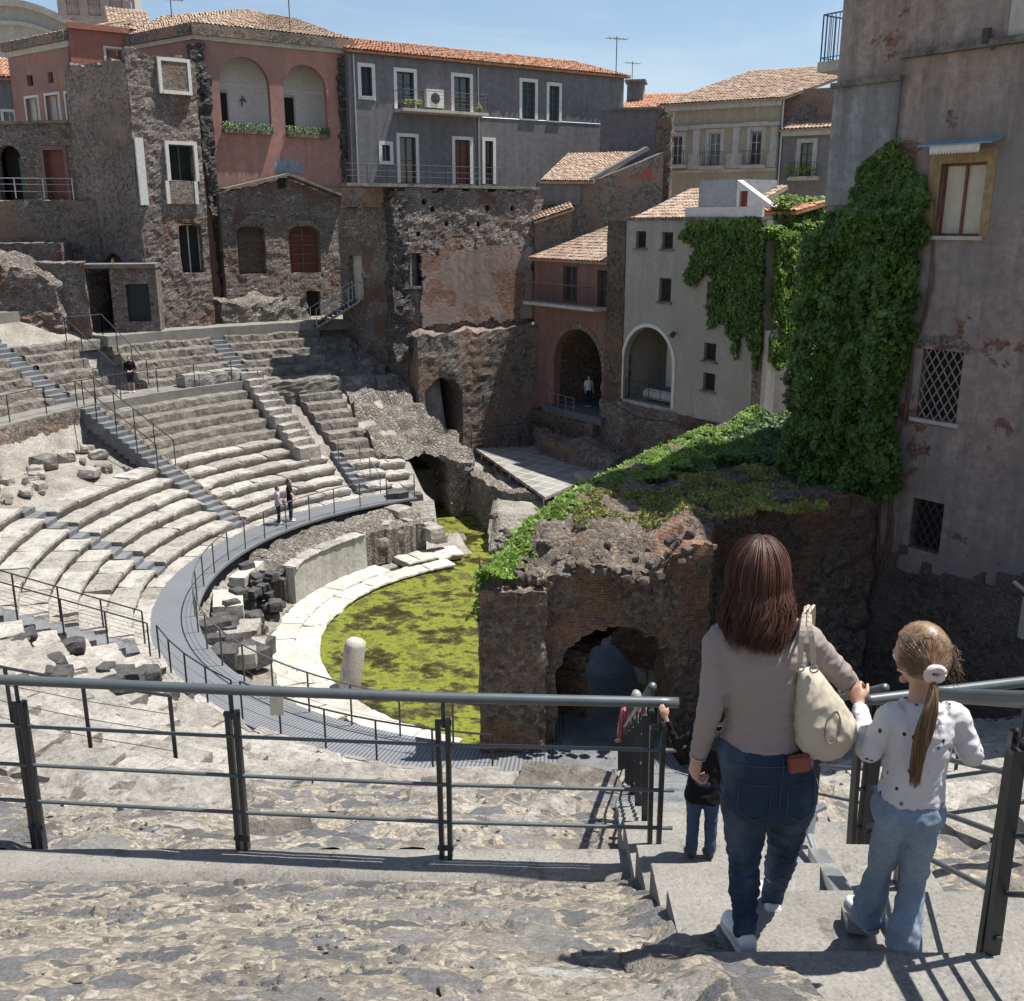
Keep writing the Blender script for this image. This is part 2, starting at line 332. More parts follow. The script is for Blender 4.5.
M_TERRA = m_tile('terracotta_tile', [(0.42, 0.19, 0.11), (0.34, 0.15, 0.09), (0.46, 0.27, 0.17), (0.37, 0.22, 0.15)])
M_OLDTILE = m_tile('bleached_old_tile', [(0.40, 0.30, 0.22), (0.32, 0.22, 0.16), (0.47, 0.37, 0.28), (0.38, 0.245, 0.17), (0.27, 0.2, 0.16)])
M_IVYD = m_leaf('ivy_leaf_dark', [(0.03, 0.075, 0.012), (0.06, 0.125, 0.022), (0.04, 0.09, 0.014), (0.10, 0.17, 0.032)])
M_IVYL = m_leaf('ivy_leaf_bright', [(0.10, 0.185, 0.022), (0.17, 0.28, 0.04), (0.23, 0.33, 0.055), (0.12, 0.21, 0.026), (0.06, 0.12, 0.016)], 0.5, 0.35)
M_HANG = m_leaf('creeper_leaf', [(0.035, 0.085, 0.009), (0.08, 0.15, 0.018), (0.05, 0.105, 0.012), (0.12, 0.20, 0.028), (0.028, 0.065, 0.009), (0.06, 0.12, 0.014), (0.17, 0.21, 0.045)])
M_GRASS = m_leaf('dry_grass', [(0.20, 0.22, 0.05), (0.28, 0.28, 0.08), (0.15, 0.20, 0.035), (0.36, 0.32, 0.15)], 0.7, 0.2)
def m_ground():
    t = NT('earth_and_gravel'); n = t.noise(0.8, 7, 0.7); n2 = t.noise(16, 6, 0.75)
    col = t.ramp(n, [(0.3, (0.19, 0.17, 0.145)), (0.5, (0.30, 0.275, 0.24)), (0.7, (0.42, 0.395, 0.35))])
    col = t.mix(0.75, col, t.mix(1.0, col, t.ramp(n2, [(0.3, 0.4), (0.68, 1.4)]), 'MULTIPLY'))
    return t.done(col, 0.95, t.bump(t.math('ADD', n2, t.vor(7, out='Distance')), 1.0, 0.05), spec=0.15)
M_GROUND = m_ground()
def m_paving():
    t = NT('lava_pieces_in_mortar'); v = t.warp(0.09, 2.6); v = t.warp(0.05, 11, v)
    n1 = t.noise(26, 8, 0.78); n2 = t.noise(2.0, 6, 0.7); n3 = t.noise(95, 4, 0.75); n4 = t.noise(9, 6, 0.75)
    e = t.vor(3.9, 'DISTANCE_TO_EDGE', vec=v, out='Distance'); f = t.sep(t.vor(3.9, vec=v))
    stone = t.ramp(f[0], [(0.0, (0.075, 0.075, 0.078)), (0.3, (0.14, 0.138, 0.138)), (0.5, (0.105, 0.103, 0.105)), (0.75, (0.19, 0.182, 0.17)), (0.92, (0.155, 0.13, 0.11)), (1.0, (0.34, 0.325, 0.30))])
    stone = t.mix(0.8, stone, t.mix(1.0, stone, t.ramp(n1, [(0.3, 0.5), (0.7, 1.5)]), 'MULTIPLY'))
    pe = t.vor(30, 'DISTANCE_TO_EDGE', out='Distance'); pf = t.sep(t.vor(30))
    peb = t.ramp(pf[0], [(0.0, (0.10, 0.094, 0.085)), (0.35, (0.23, 0.205, 0.165)), (0.7, (0.34, 0.295, 0.23)), (1.0, (0.46, 0.42, 0.345))])
    mort = t.mix(t.ramp(pe, [(0.0, 0.35), (0.10, 1.0)]), (0.20, 0.172, 0.135), peb); mort = t.mix(t.math('MULTIPLY', n2, .7), mort, (0.25, 0.225, 0.185))
    mort = t.mix(0.6, mort, t.mix(1.0, mort, t.ramp(n1, [(0.33, 0.35), (0.66, 1.45)]), 'MULTIPLY'))
    g = t.math('ADD', e, t.math('MULTIPLY', t.math('SUBTRACT', n4, 0.5), 0.5)); k = t.math('SUBTRACT', g, t.ramp(f[1], [(0.2, 0.0), (0.55, 0.14), (1.0, 0.6)]))
    mk = t.ramp(k, [(0.0, 0.0), (0.03, 1.0)]); col = t.mix(mk, mort, stone)
    col = t.mix(1.0, col, t.ramp(n3, [(0.3, 0.65), (0.7, 1.3)]), 'MULTIPLY')
    col = t.mix(t.ramp(n4, [(0.66, 0.0), (0.72, 0.8)]), col, (0.06, 0.052, 0.045))
    col = t.mix(1.0, col, t.ramp(t.noise(0.8, 4), [(0.3, 0.8), (0.7, 1.2)]), 'MULTIPLY')
    h = t.math('ADD', t.math('MULTIPLY', mk, 0.3), t.math('MULTIPLY', n1, 0.9)); h = t.math('ADD', h, t.math('MULTIPLY', pe, 0.8)); h = t.math('ADD', h, t.math('MULTIPLY', n4, 0.7))
    return t.done(col, 0.93, t.bump(h, 0.9, 0.012), spec=0.2)
M_PAVE = m_paving()
def m_algae():
    t = NT('algae_covered_water'); v = t.warp(0.7, 0.5); n = t.noise(0.55, 7, 0.62, vec=t.map((0.8, 1.15, 1), vec=v)); n2 = t.noise(9, 5, 0.7); n3 = t.noise(1.6, 6, 0.7, vec=v)
    a = t.math('ADD', n, t.math('MULTIPLY', t.math('SUBTRACT', n3, 0.5), 0.75))
    col = t.ramp(a, [(0.36, (0.030, 0.027, 0.008)), (0.45, (0.05, 0.047, 0.009)), (0.49, (0.085, 0.088, 0.010)), (0.53, (0.165, 0.185, 0.011)), (0.6, (0.115, 0.13, 0.010)), (0.68, (0.055, 0.05, 0.010)), (0.78, (0.14, 0.135, 0.012))])
    col = t.mix(0.6, col, t.mix(1.0, col, t.ramp(n2, [(0.3, 0.5), (0.7, 1.4)]), 'MULTIPLY'))
    rough = t.ramp(a, [(0.36, 0.12), (0.5, 0.75)])
    return t.done(col, rough, t.bump(t.math('ADD', a, t.math('MULTIPLY', n2, 0.15)), 0.35, 0.08), spec=0.4)
M_ALGAE = m_algae()
def m_grating():
    t = NT('steel_grating'); xyz = t.sep(t.tc.outputs['UV'])
    wv = t.t.nodes.new('ShaderNodeTexWave'); wv.bands_direction = 'X'; wv.inputs['Scale'].default_value = 3.2; t.link(t.tc.outputs['UV'], wv.inputs[0])
    n = t.noise(0.7, 5, 0.65); col = t.mix(n, (0.135, 0.143, 0.152), (0.21, 0.22, 0.232)); col = t.mix(1.0, col, t.ramp(wv.outputs['Fac'], [(0.2, 0.55), (0.6, 1.1)]), 'MULTIPLY')
    return t.done(col, 0.5, t.bump(wv.outputs['Fac'], 0.4, 0.02), 0.0, 0.5)
M_GRATE = m_grating()
# ------------------------------------------------------------------ terrain
ROW0 = 13.75; PITCH_R = 0.73; RISE = 0.365
def near_w(a):      # 1 on the photographer's side of the bowl
    return sm(212, 236, a)
def row_z(r, a):
    far = -12+0.5*(r-ROW0)+0.18
    near = -12+0.592*(r-13.5)
    return far+(near-far)*near_w(a)
def ground_h(x, y):
    r, a = topol(x, y)
    if (104 if r > 21 else 113.5 if r > 11.9 else 108) <= a <= 306:
        if r < 9.7: z = -14.6
        elif r < 11.9: z = -14.15+0.3*sm(10.6, 11.8, r)
        elif r < 13.5: z = -12.35
        elif a > 222 or r < 21.4:
            z = row_z(r, a)-0.42-.5*(a > 222)*sm(25, 27, r)
            if 155.5 < a < 215 and r > 18.2:
                z = -9.85+0.5*sm(18.5, 21, r)+0.25*fbm(Vector((x*0.6, y*0.6, 0)))
            if a > 222 and r > 32: z = min(z, -1.25+0.592*(r-32)*0.5) if r < 40 else 1.2
        else:
            z = -7.9
            if r > 22.9:
                top = -5.45+1.45*sm(141, 150, a)
                z = min(top, -7.8+0.59*(r-22.9))
                if 143.2 < a < 148.2 and r < 26.2: z = -7.75
            if a > 212: z += (row_z(min(r, 32), a)-0.42-z)*sm(212, 222, a)
            if r > 29.6 and a < 222: z = -4.2
    else:
        z = -14.6 if (r < 9.7 or (a > 80 and r < 18.5 and x < -0.9)) else -12.55
        if a > 306 or a < 40: z = -13.2
    if r > 34:  # the town beyond
        zz = -4.2 if 104 <= a < 222 else (1.2 if 222 <= a <= 300 else -12.55)
        z = z+(zz-z)*sm(34, 44, r)
    return z
def build_terrain():
    bm = B(); radii = [0.0]; r = 0.0
    while r < 34: r += 0.36; radii.append(r)
    while r < 900: r *= 1.14; radii.append(r)
    na = 300; rows = []
    for r in radii:
        row = []
        for k in range(na):
            a = k*360/na; p = pol(r, a); z = ground_h(p.x, p.y)
            if z > -14: z += 0.06*fbm(Vector((p.x*1.3, p.y*1.3, 3)))
            row.append(bm.verts.new((p.x, p.y, z)))
        rows.append(row)
    for i in range(1, len(rows)-1):
        for k in range(na):
            bm.faces.new((rows[i][k], rows[i+1][k], rows[i+1][(k+1) % na], rows[i][(k+1) % na]))
    for k in range(na): bm.faces.new((rows[0][k], rows[1][k], rows[1][(k+1) % na]))
    structure(obj('ground', bm, M_GROUND, None, True))
build_terrain()

# pool: algae-covered water over the orchestra floor and the side passage
def build_water():
    bm = B(); pts = [pol(9.9, a) for a in range(92, 452, 6)]
    pts = [p for p in pts]
    vs = [bm.verts.new((p.x, p.y, -14.2)) for p in pts]; bm.faces.new(vs)
    q = [(-6.2, 41.5), (2.5, 41.5), (1.5, 50.5), (-6.2, 50.5)]
    bm.faces.new([bm.verts.new((x, y, -14.204)) for x, y in q])
    structure(obj('water', bm, M_ALGAE))
build_water()

# ------------------------------------------------------------------ seating
def add_seat(bm, r0, r1, a0, a1, zb, zt, rng, n=4, jit=0.02):
    """one block of a curved row (front face at r0)"""
    da = math.degrees(0.012/r0)
    a0 += da; a1 -= da; r0 += rng.uniform(-jit, jit*1.5); zt += rng.uniform(-jit, jit); tilt = rng.uniform(-1, 1)*jit
    off = Vector((rng.random()*90, rng.random()*90, rng.random()*90))
    nu = max(3, int((a1-a0)*math.pi/180*r0/0.16)); V = {}
    prof = [(0.15, 0), (0.13, 0.48), (0.04, 0.6), (-0.005, 0.78), (0.012, 0.965), (0.05, 1.0), (0.45, 1.0), (0.85, 1.0), (1.0, 0.99), (1.0, 0.0)]
    for i in range(nu+1):
        u = i/nu; e = min(u, 1-u)*nu
        for j, (pr, ph) in enumerate(prof):
            a = a0+(a1-a0)*u; r = r0+(r1-r0)*pr; z = zb+(zt+tilt*(u-0.5)*2-zb)*ph
            p = pol(r, a, z); d = noise.noise_vector(p*2.2+off)*0.03+noise.noise_vector(p*7+off)*0.028
            if e < 0.5 and ph > 0.8: d += Vector((0, 0, -0.03))
            chip = noise.noise(p*1.1+off)
            if chip > 0.32 and 0.7 < ph: d += Vector((0, 0, -(chip-0.32)*0.5*(1-pr)))
            V[i, j] = bm.verts.new(p+d)
    m = len(prof)
    for i in range(nu):
        for j in range(m-1):
            bm.faces.new((V[i, j], V[i, j+1], V[i+1, j+1], V[i+1, j]))
    bm.faces.new([V[0, j] for j in range(m)][::-1]); bm.faces.new([V[nu, j] for j in range(m)])
def seat_row(k, a0, a1, rng, r0=None, r1=None, zt=None, lenr=(0.8, 1.7), skip=0.0):
    r0 = ROW0+PITCH_R*k if r0 is None else r0; r1 = r0+PITCH_R+0.14 if r1 is None else r1
    zt = -12+RISE*(k+1) if zt is None else zt
    bm = B(); a = a0
    while a < a1-0.2:
        L = math.degrees(rng.uniform(*lenr)/r0); b = a+L
        if a1-b < math.degrees(0.5/r0): b = a1
        if rng.random() > skip: add_seat(bm, r0, r1, a, b, zt-RISE-0.12, zt, rng, jit=0.025)
        a = b
    return bm
def rough_strip(r0, r1, a0, a1, z0, z1, amp, seed, res=0.13, nprof=7):
    """eroded rubble-concrete step: riser from z0 to z1 then tread"""
    bm = B(); n = max(4, int(R(a1-a0)*(r0+r1)/2/res)); off = Vector((seed*7.3, seed*3.1, 0))
    prof = [(0, 0), (0.01, 0.5), (0.05, 0.9), (0.16, 1.0), (0.42, 1.0), (0.72, 0.98), (1.0, 0.97)]
    def f(i, j):
        a = a0+(a1-a0)*i/n; pr, ph = prof[j]; p = pol(r0+(r1-r0)*pr, a, z0+(z1-z0)*ph)
        d = noise.noise_vector(p*0.9+off)*amp*0.8+noise.noise_vector(p*3.2+off)*amp*0.65+noise.noise_vector(p*8+off)*amp*0.4
        if j == 0: d *= 0.2
        return p+d
    grid(bm, n, 6, f); bmesh.ops.reverse_faces(bm, faces=bm.faces[:])
    # cheeks at the two ends
    return bm
STAIRS = {'a': 127.2, 'b': 154.8, 'c': 179.0, 'd': 207.5}
def half(r, wd=0.42): return math.degrees(wd/r)

def wedge(label, a0, a1, rows, lower=True, rough_from=6, seed=1, skip=0.0, lens=(0.8, 1.7)):
    c = pol(ROW0+1, (a0+a1)/2, -12)
    t = thing('seating_wedge', label, 'stone seating', c, 0, 'wedges of seating around the bowl')
    rng = random.Random(seed)
    for k in rows:
        r0 = ROW0+PITCH_R*k; lo = a0+half(r0); hi = a1-half(r0)
        if k < rough_from:
            bm = seat_row(k, lo, hi, rng, skip=skip, lenr=lens); m = M_LIME
        else:
            bm = rough_strip(r0, r0+PITCH_R+.12, lo, hi, -12+RISE*k-.15, -12+RISE*(k+1), .055, seed*9+k, .11); m = M_TUFA
            for e in (lo, hi):
                vs = [bm.verts.new(pol(r0+q*.8, e, z)) for q, z in ((0, -12+RISE*k-.15), (.08, -12+RISE*(k+1)-.02), (1, -12+RISE*(k+1)-.03), (1, -12+RISE*k-.15))]; bm.faces.new(vs if e == lo else vs[::-1])
        o = obj('tier', bm, m, t); o.matrix_parent_inverse = Matrix.Translation(-Vector(c))
    # pale footing course beside the walkway
    bm = B(); rr = random.Random(seed+50); a = a0
    while a < a1:
        b = min(a1, a+math.degrees(rr.uniform(0.9, 1.6)/13.5)); add_seat(bm, 13.28, 13.95, a, b, -12.35, -11.97, rr, jit=0.012); a = b
    o = obj('footing_course', bm, M_LIME, t); o.matrix_parent_inverse = Matrix.Translation(-Vector(c))
    return t
# right of the block line: dark worn rows; left: the full stepped wedge; then the pale slabs; then the near ones
wedge('worn dark grey seating wedge between the line of big blocks and the rough concrete slope', 118.5, 127.2, range(0, 11), rough_from=3, seed=3)
wedge('tall seating wedge whose dark upper rows rise to the railed terrace behind two visitors', 127.2, 154.8, range(0, 11), rough_from=6, seed=5)
wedge('bright limestone seating wedge of six long slabs below the rubble patch', 154.8, 179.0, range(0, 6), rough_from=9, seed=8, lens=(1.0, 2.6))
wedge('bright limestone seating wedge at the left edge, left of the dark flight by the walkway', 179.0, 207.5, range(0, 10), rough_from=8, seed=11, lens=(1.0, 2.4))

def near_rows():
    c = pol(ROW0+1, 235, -12)
    t = thing('seating_wedge', 'broken pale seating wedge just beyond the near railing, below the small green sign', 'stone seating', c, 0, 'wedges of seating around the bowl')
    rng = random.Random(21); inv = Matrix.Translation(-Vector(c))
    for k in range(0, 13):
        r0 = 13.6+0.74*k; bm = B(); a = 207.5+half(r0); end = 263.5-half(r0)*0
        zt = lambda aa: row_z(r0+0.5, aa)-.15
        while a < end:
            b = min(end, a+math.degrees(rng.uniform(0.8, 2.1)/r0))
            keep = rng.random() > (0.10 if k < 9 else 0.22)
            if 1:
                z = (0 if keep else -.38)+zt((a+b)/2)+rng.uniform(-0.13, 0.09); add_seat(bm, r0, r0+0.86, a, b, z-0.6, z, rng, jit=0.05)
            a = b
        o = obj('tier', bm, M_LIME, t); o.matrix_parent_inverse = inv
    bm = B(); rr = random.Random(77); a = 207.5
    while a < 264:
        b = a+math.degrees(rr.uniform(0.9, 1.6)/13.5); add_seat(bm, 13.2, 13.9, a, b, -12.35, -11.95, rr, jit=0.02); a = b
    o = obj('footing_course', bm, M_LIME, t); o.matrix_parent_inverse = inv
near_rows()
def right_rows():
    c = pol(ROW0+1, 285, -12)
    t = thing('seating_wedge', 'broken seating wedge at right, beyond the railing beside the girl', 'stone seating', c, 0, 'wedges of seating around the bowl')
    rng = random.Random(31); inv = Matrix.Translation(-Vector(c))
    for k in range(0, 14):
        r0 = 13.6+0.74*k; bm = B(); a = 275.2; end = 305
        while a < end:
            b = min(end, a+math.degrees(rng.uniform(0.8, 2.1)/r0))
            if 1:
                z = (-.3 if rng.random() < .15 else 0)+row_z(r0+0.5, a)-.2+rng.uniform(-0.06, 0.05); add_seat(bm, r0, r0+0.86, a, b, z-0.6, z, rng, jit=0.05)
            a = b
        o = obj('tier', bm, M_LIME if k < 14 else M_TUFA, t); o.matrix_parent_inverse = inv
right_rows()

# upper rows: eroded rubble-concrete tiers
def upper(label, a0, a1, n, seed, gap=None):
    c = pol(23.5, (a0+a1)/2, -7.6); t = thing('upper_seating', label, 'stone seating', c, 0, 'eroded upper seating')
    inv = Matrix.Translation(-Vector(c))
    for j in range(n):
        r0 = 22.95+0.62*j; z1 = -7.6+0.365*(j+1); bm = B()
        spans = [(a0+half(r0), a1-half(r0))]
        if gap and j < 5: spans = [(a0+half(r0), gap[0]), (gap[1], a1-half(r0))]
        for s0, s1 in spans:
            b2 = rough_strip(r0, r0+0.74, s0, s1, z1-0.5, z1, 0.10, seed+j, .11); add_bm(bm, b2, Matrix()); b2.free()
            for e in (s0, s1):   # cheeks
                vs = [bm.verts.new(pol(r0+q*0.74, e, z)) for q, z in ((0, z1-0.5), (0.1, z1-0.02), (1, z1-0.02), (1, z1-0.5))]
                bm.faces.new(vs if e == s0 else vs[::-1])
        o = obj('tier', bm, M_TUFA, t); o.matrix_parent_inverse = inv
upper('dark eroded upper rows right of the upper right stair, under the gabled old wall', 117, 130.9, 5, 40)
upper('grey eroded upper rows around the dark doorway behind the terrace railing', 130.9, 154.8, 6, 60, (143.6, 147.6))
upper('grey eroded upper rows at the left edge beyond the upper left stair', 154.8, 176, 9, 80)

# terraces (walkways of beaten earth)
def ring(name, r0, r1, a0, a1, z, mat, thick=0.3, amp=0.02, uv=False, kind='structure', zf=None):
    bm = B(); n = max(6, int((a1-a0)*R(1)*r1/0.3)); m = max(2, int((r1-r0)/0.3))
    V = grid(bm, n, m, lambda i, j: pol(r0+(r1-r0)*j/m, a0+(a1-a0)*i/n, (z if zf is None else zf(r0+(r1-r0)*j/m, a0+(a1-a0)*i/n))+amp*nz(i*0.7, j*0.9, z)))
    if uv:
        L = bm.loops.layers.uv.new('UVMap')
        for f in bm.faces:
            for l in f.loops:
                r, a = topol(l.vert.co.x, l.vert.co.y); l[L].uv = (R(a)*12.6, r)
    bmesh.ops.reverse_faces(bm, faces=bm.faces[:])
    be = [e for e in bm.edges if e.is_boundary]
    ex = bmesh.ops.extrude_edge_only(bm, edges=be)
    bmesh.ops.translate(bm, vec=(0, 0, -thick), verts=[v for v in ex['geom'] if isinstance(v, bmesh.types.BMVert)])
    o = obj(name, bm, mat)
    if kind: o['kind'] = kind
    return o
ring('terrace_path', 21.55, 23.1, 128, 200, -7.58, M_CONC, 0.9, 0.03)
ring('upper_path', 25.6, 31.5, 112, 144, -5.3, M_CONC, 0.5, 0.03)
ring('upper_terrace', 28.4, 31.5, 144, 180, -4.05, M_CONC, 0.5, 0.05)
walk = ring('walkway', 11.85, 13.3, 118.5, 266.5, -12.0, M_GRATE, 0.09, 0.0, True)
ring('walkway_extension', 9.2, 13.25, 266.5, 281, -12.0, M_GRATE, 0.09, 0.0, True)

# retaining wall below the left terrace
def curved_wall(name, label, r, a0, a1, z0, z1, mat, amp=0.08, thick=0.5, cat='wall', topamp=0.0):
    c = pol(r, (a0+a1)/2, z0); bm = B(); n = int(R(a1-a0)*r/0.15)+2; m = int((z1-z0)/0.15)+2
    def f(i, j):
        a = a0+(a1-a0)*i/n; tj = z1-z0
        if topamp: tj += topamp*fbm(Vector((a*0.4, 2, r)))
        z = z0+tj*j/m; p = pol(r, a, z); q = p*2.0
        return p+noise.noise_vector(q)*amp*0.7+noise.noise_vector(p*6)*amp*0.5-c
    V = grid(bm, n, m, f)
    for i in range(n):   # top
        pass
    e = [e for e in bm.edges if e.is_boundary]; ex = bmesh.ops.extrude_edge_only(bm, edges=e)
    for v in [v for v in ex['geom'] if isinstance(v, bmesh.types.BMVert)]:
        p = v.co+c; d = Vector((p.x-CEN.x, p.y-CEN.y, 0)).normalized(); v.co += d*thick
    bmesh.ops.recalc_face_normals(bm, faces=bm.faces[:])
    o = obj(name, bm, mat); o.location = c
    return tag(o, label, cat)
curved_wall('retaining_wall', 'brick retaining wall below the railed terrace at the left edge', 21.5, 155.4, 205, -10.0, -7.62, M_BRICK, 0.06, 0.4)

# stairs
def radial_stair(label, a, r0, z0, n, tread, rise, wd=0.8, cheek=None, mat=M_LAVA, da=0.0, side=0.5):
    p0 = pol(r0, a, z0); t = thing('stone_stair', label, 'stair', p0, R(a-90), 'stairs cut through the seating')
    for i in range(n):
        bm = B(); rr = random.Random(i*7+int(a)); M = Matrix.Translation((math.tan(R(da))*i*tread, i*tread, 0))
        box(bm, -wd/2, wd/2, 0, tread+0.05, (i*rise)-side, (i+1)*rise, 0, M @ Matrix.Rotation(rr.uniform(-0.006, 0.006), 4, 'Y'))
        bmesh.ops.bevel(bm, geom=[e for e in bm.edges], offset=0.012, segments=1, affect='EDGES')
        obj('step', bm, mat, t)
    if cheek:
        bm = B()
        for sx in cheek:
            vs = [bm.verts.new((sx*(wd/2+0.05)+o*0.1, y, z)) for o in (-1, 1) for y, z in ((0, -0.4), (0, 0.12), (n*tread, n*rise+0.02), (n*tread, -1.4))]
            bm.faces.new(vs[:4]); bm.faces.new(vs[4:][::-1])
            for q in range(4): bm.faces.new((vs[q], vs[4+q], vs[4+(q+1) % 4], vs[(q+1) % 4]))
        obj('cheek_wall', bm, M_BRICKD, t, recalc=True)
    return t
radial_stair('long dark stair from the railed terrace down to the curved walkway beside the two visitors', 154.8, 13.75, -12.0, 24, 0.3265, 0.182, 0.85, (1,))
radial_stair('dark flight between the pale slabs at the left edge and the bright wedge', 179, 13.75, -12.0, 13, 0.365, 0.1825, 0.8)
radial_stair('shaded dark flight beside the small green sign', 207.5, 13.75, -12.0, 20, 0.365, 0.192, 0.9)
radial_stair('short dark stair at the foot of the line of big blocks', 125.6, 13.75, -12.0, 8, 0.365, 0.1825, 0.8)
radial_stair('upper left stair of grey steps above the railed terrace', 154.8, 22.9, -7.58, 17, 0.31, 0.18, 0.95)
radial_stair('upper right stair of grey steps below the gabled old wall', 130.9, 22.9, -7.58, 12, 0.30, 0.18, 0.85)

# the line of big blocks beside the right-hand stair
def stone(name, label, cat, loc, dims, mat, seed, rz=0.0, group=None, amp=0.05, n=4, rnd=0.2, tilt=(0, 0)):
    o = obj(name, stone_bm(*dims, amp, seed, n, rnd), mat); o.location = loc; o.rotation_euler = (tilt[0], tilt[1], rz)
    return tag(o, label, cat, group)
rng = random.Random(5)
for i in range(11):
    r = 16.3+i*0.56; z = -12+0.5*(r-ROW0)+0.25
    stone('stone_block', 'big rounded stone block in the stepped line between the two worn wedges', 'stone block', pol(r, 131.8-0.07*i, z-0.45), (rng.uniform(1.0, 1.3), 0.66, 0.95), M_LIME, 100+i, R(131-90)+rng.uniform(-0.1, 0.1), 'line of big blocks', 0.07)
for i in range(4):
    r = 22.0+0.1*i; a = 132.4+i*2.0
    stone('stone_block', 'big pale block lying in the row at the top of the stepped line', 'stone block', pol(22.2, a+1, -7.6), (0.8, 0.9, 0.62), M_LIME, 140+i, R(a-90), 'row of pale blocks', 0.07)
stone('stone_block', 'broad flat topped mass of concrete beside the top of the stepped block line', 'stone block', pol(21.4, 125.4, -8.9), (4.2, 1.6, 1.25), M_TUFA, 160, R(125.4-90), None, 0.22, 14, 0.06)
# loose rubble on the patch under the retaining wall
for i in range(46):
    a = rng.uniform(157, 196); r = rng.uniform(18.8, 21.2); s = rng.uniform(0.18, 0.62)
    if r > 20.0: s *= 1.35
    p = pol(r, a); z = ground_h(p.x, p.y)-0.05
    stone('rubble_stone', 'rough loose stone lying on the gravel patch under the retaining wall', 'stone', (p.x, p.y, z), (s*1.3, s, s*0.7), M_LIME if i % 3 else M_TUFA, 200+i, rng.uniform(0, 6), 'loose stones under the retaining wall', 0.08, 3, 0.4)
# ------------------------------------------------------------------ orchestra edge
def slab_ring(name, label, r0, r1, a0, a1, z, seed, lens, mat=M_LIME, thick=0.3):
    bm = B(); rr = random.Random(seed); a = a0; c = pol((r0+r1)/2, (a0+a1)/2, z)
    while a < a1:
        b = min(a1, a+math.degrees(rr.uniform(*lens)/r1)); add_seat(bm, r0, r1, a, b, z-thick, z, rr, jit=0.012); a = b
    o = obj(name, bm, mat); o.location = c; o.data.transform(Matrix.Translation(-c))
    return tag(o, label, 'stone edging')
M_APRON = m_stone('worn_white_marble', (0.48, 0.455, 0.40), (0.31, 0.285, 0.24), (0.56, 0.54, 0.49), 0.9, 0.25, 0.02, 0.1)
slab_ring('marble_edging', 'curved white marble edging along the green water', 8.1, 9.0, 118, 250, -14.02, 4, (1.0, 2.2), M_APRON)
slab_ring('marble_pavement', 'broad white marble pavement between the water edging and the curved podium wall', 8.95, 9.95, 136, 226, -13.93, 6, (0.9, 1.8), M_APRON)
slab_ring('marble_pavement', 'broken white slabs by the far end of the water edging', 8.9, 10.1, 113, 130, -13.85, 9, (0.9, 1.8), M_APRON)
curved_wall('podium_wall', 'curved grey white podium wall with streaked face beside the marble pavement', 9.85, 139, 166, -14.1, -12.5, m_plaster('streaked_podium_plaster', (0.37, 0.36, 0.32), (0.22, 0.215, 0.18), (0.46, 0.45, 0.41), 0.8), 0.02, 0.35)
bm = B()
a = 139.5; rr = random.Random(3)
while a < 166:
    b = min(166, a+7); add_seat(bm, 9.78, 10.35, a, b, -12.55, -12.42, rr, jit=0.01); a = b
o = obj('coping', bm, M_LIME, bpy.data.objects['podium_wall']); o.matrix_parent_inverse = Matrix.Translation(-bpy.data.objects['podium_wall'].location)
# rubble fill behind the podium wall, down to the walkway
def fill_patch(name, label, r0, r1, a0, a1, zf, mat, amp, seed, cat='rubble'):
    bm = B(); nr = int((r1-r0)/0.12)+1; na = int(R(a1-a0)*r1/0.14)+1; c = pol((r0+r1)/2, (a0+a1)/2, -13)
    off = Vector((seed*3.3, seed, 2))
    def f(i, j):
        r = r0+(r1-r0)*j/nr; a = a0+(a1-a0)*i/na; p = pol(r, a, zf(j/nr, i/na))
        return p-c+noise.noise_vector(p*1.4+off)*amp+noise.noise_vector(p*5+off)*amp*0.6
    grid(bm, na, nr, f); bmesh.ops.reverse_faces(bm, faces=bm.faces[:])
    be = [e for e in bm.edges if e.is_boundary]; ex = bmesh.ops.extrude_edge_only(bm, edges=be)
    bmesh.ops.translate(bm, vec=(0, 0, -1.5), verts=[v for v in ex['geom'] if isinstance(v, bmesh.types.BMVert)])
    o = obj(name, bm, mat); o.location = c
    return tag(o, label, cat)
fill_patch('rubble_bank', 'bank of earth and rubble between the curved podium wall and the walkway', 10.1, 11.9, 121, 168, lambda j, i: -12.65+0.35*j-0.2*(i > 0.9), M_ROUGH, 0.16, 2)
fill_patch('rubble_bank', 'pale gravel bank between the walkway curve and the marble pavement left of the column stump', 9.8, 11.95, 168, 228, lambda j, i: -13.85+1.3*j**1.5, M_GROUND, 0.14, 5)
rng = random.Random(15)
def scatter(n, r0, r1, a0, a1, zf, s0, s1, mats, name, label, group, seed, cat='stone', flat=0.65, rnd=0.3):
    for i in range(n):
        r = rng.uniform(r0, r1); a = rng.uniform(a0, a1); s = rng.uniform(s0, s1); p = pol(r, a)
        stone(name, label, cat, (p.x, p.y, zf(r, a)), (s*rng.uniform(1, 1.6), s, s*flat*rng.uniform(0.8, 1.3)), mats[i % len(mats)], seed+i, rng.uniform(0, 6.28), group, 0.07*s/0.5, 3, rnd)
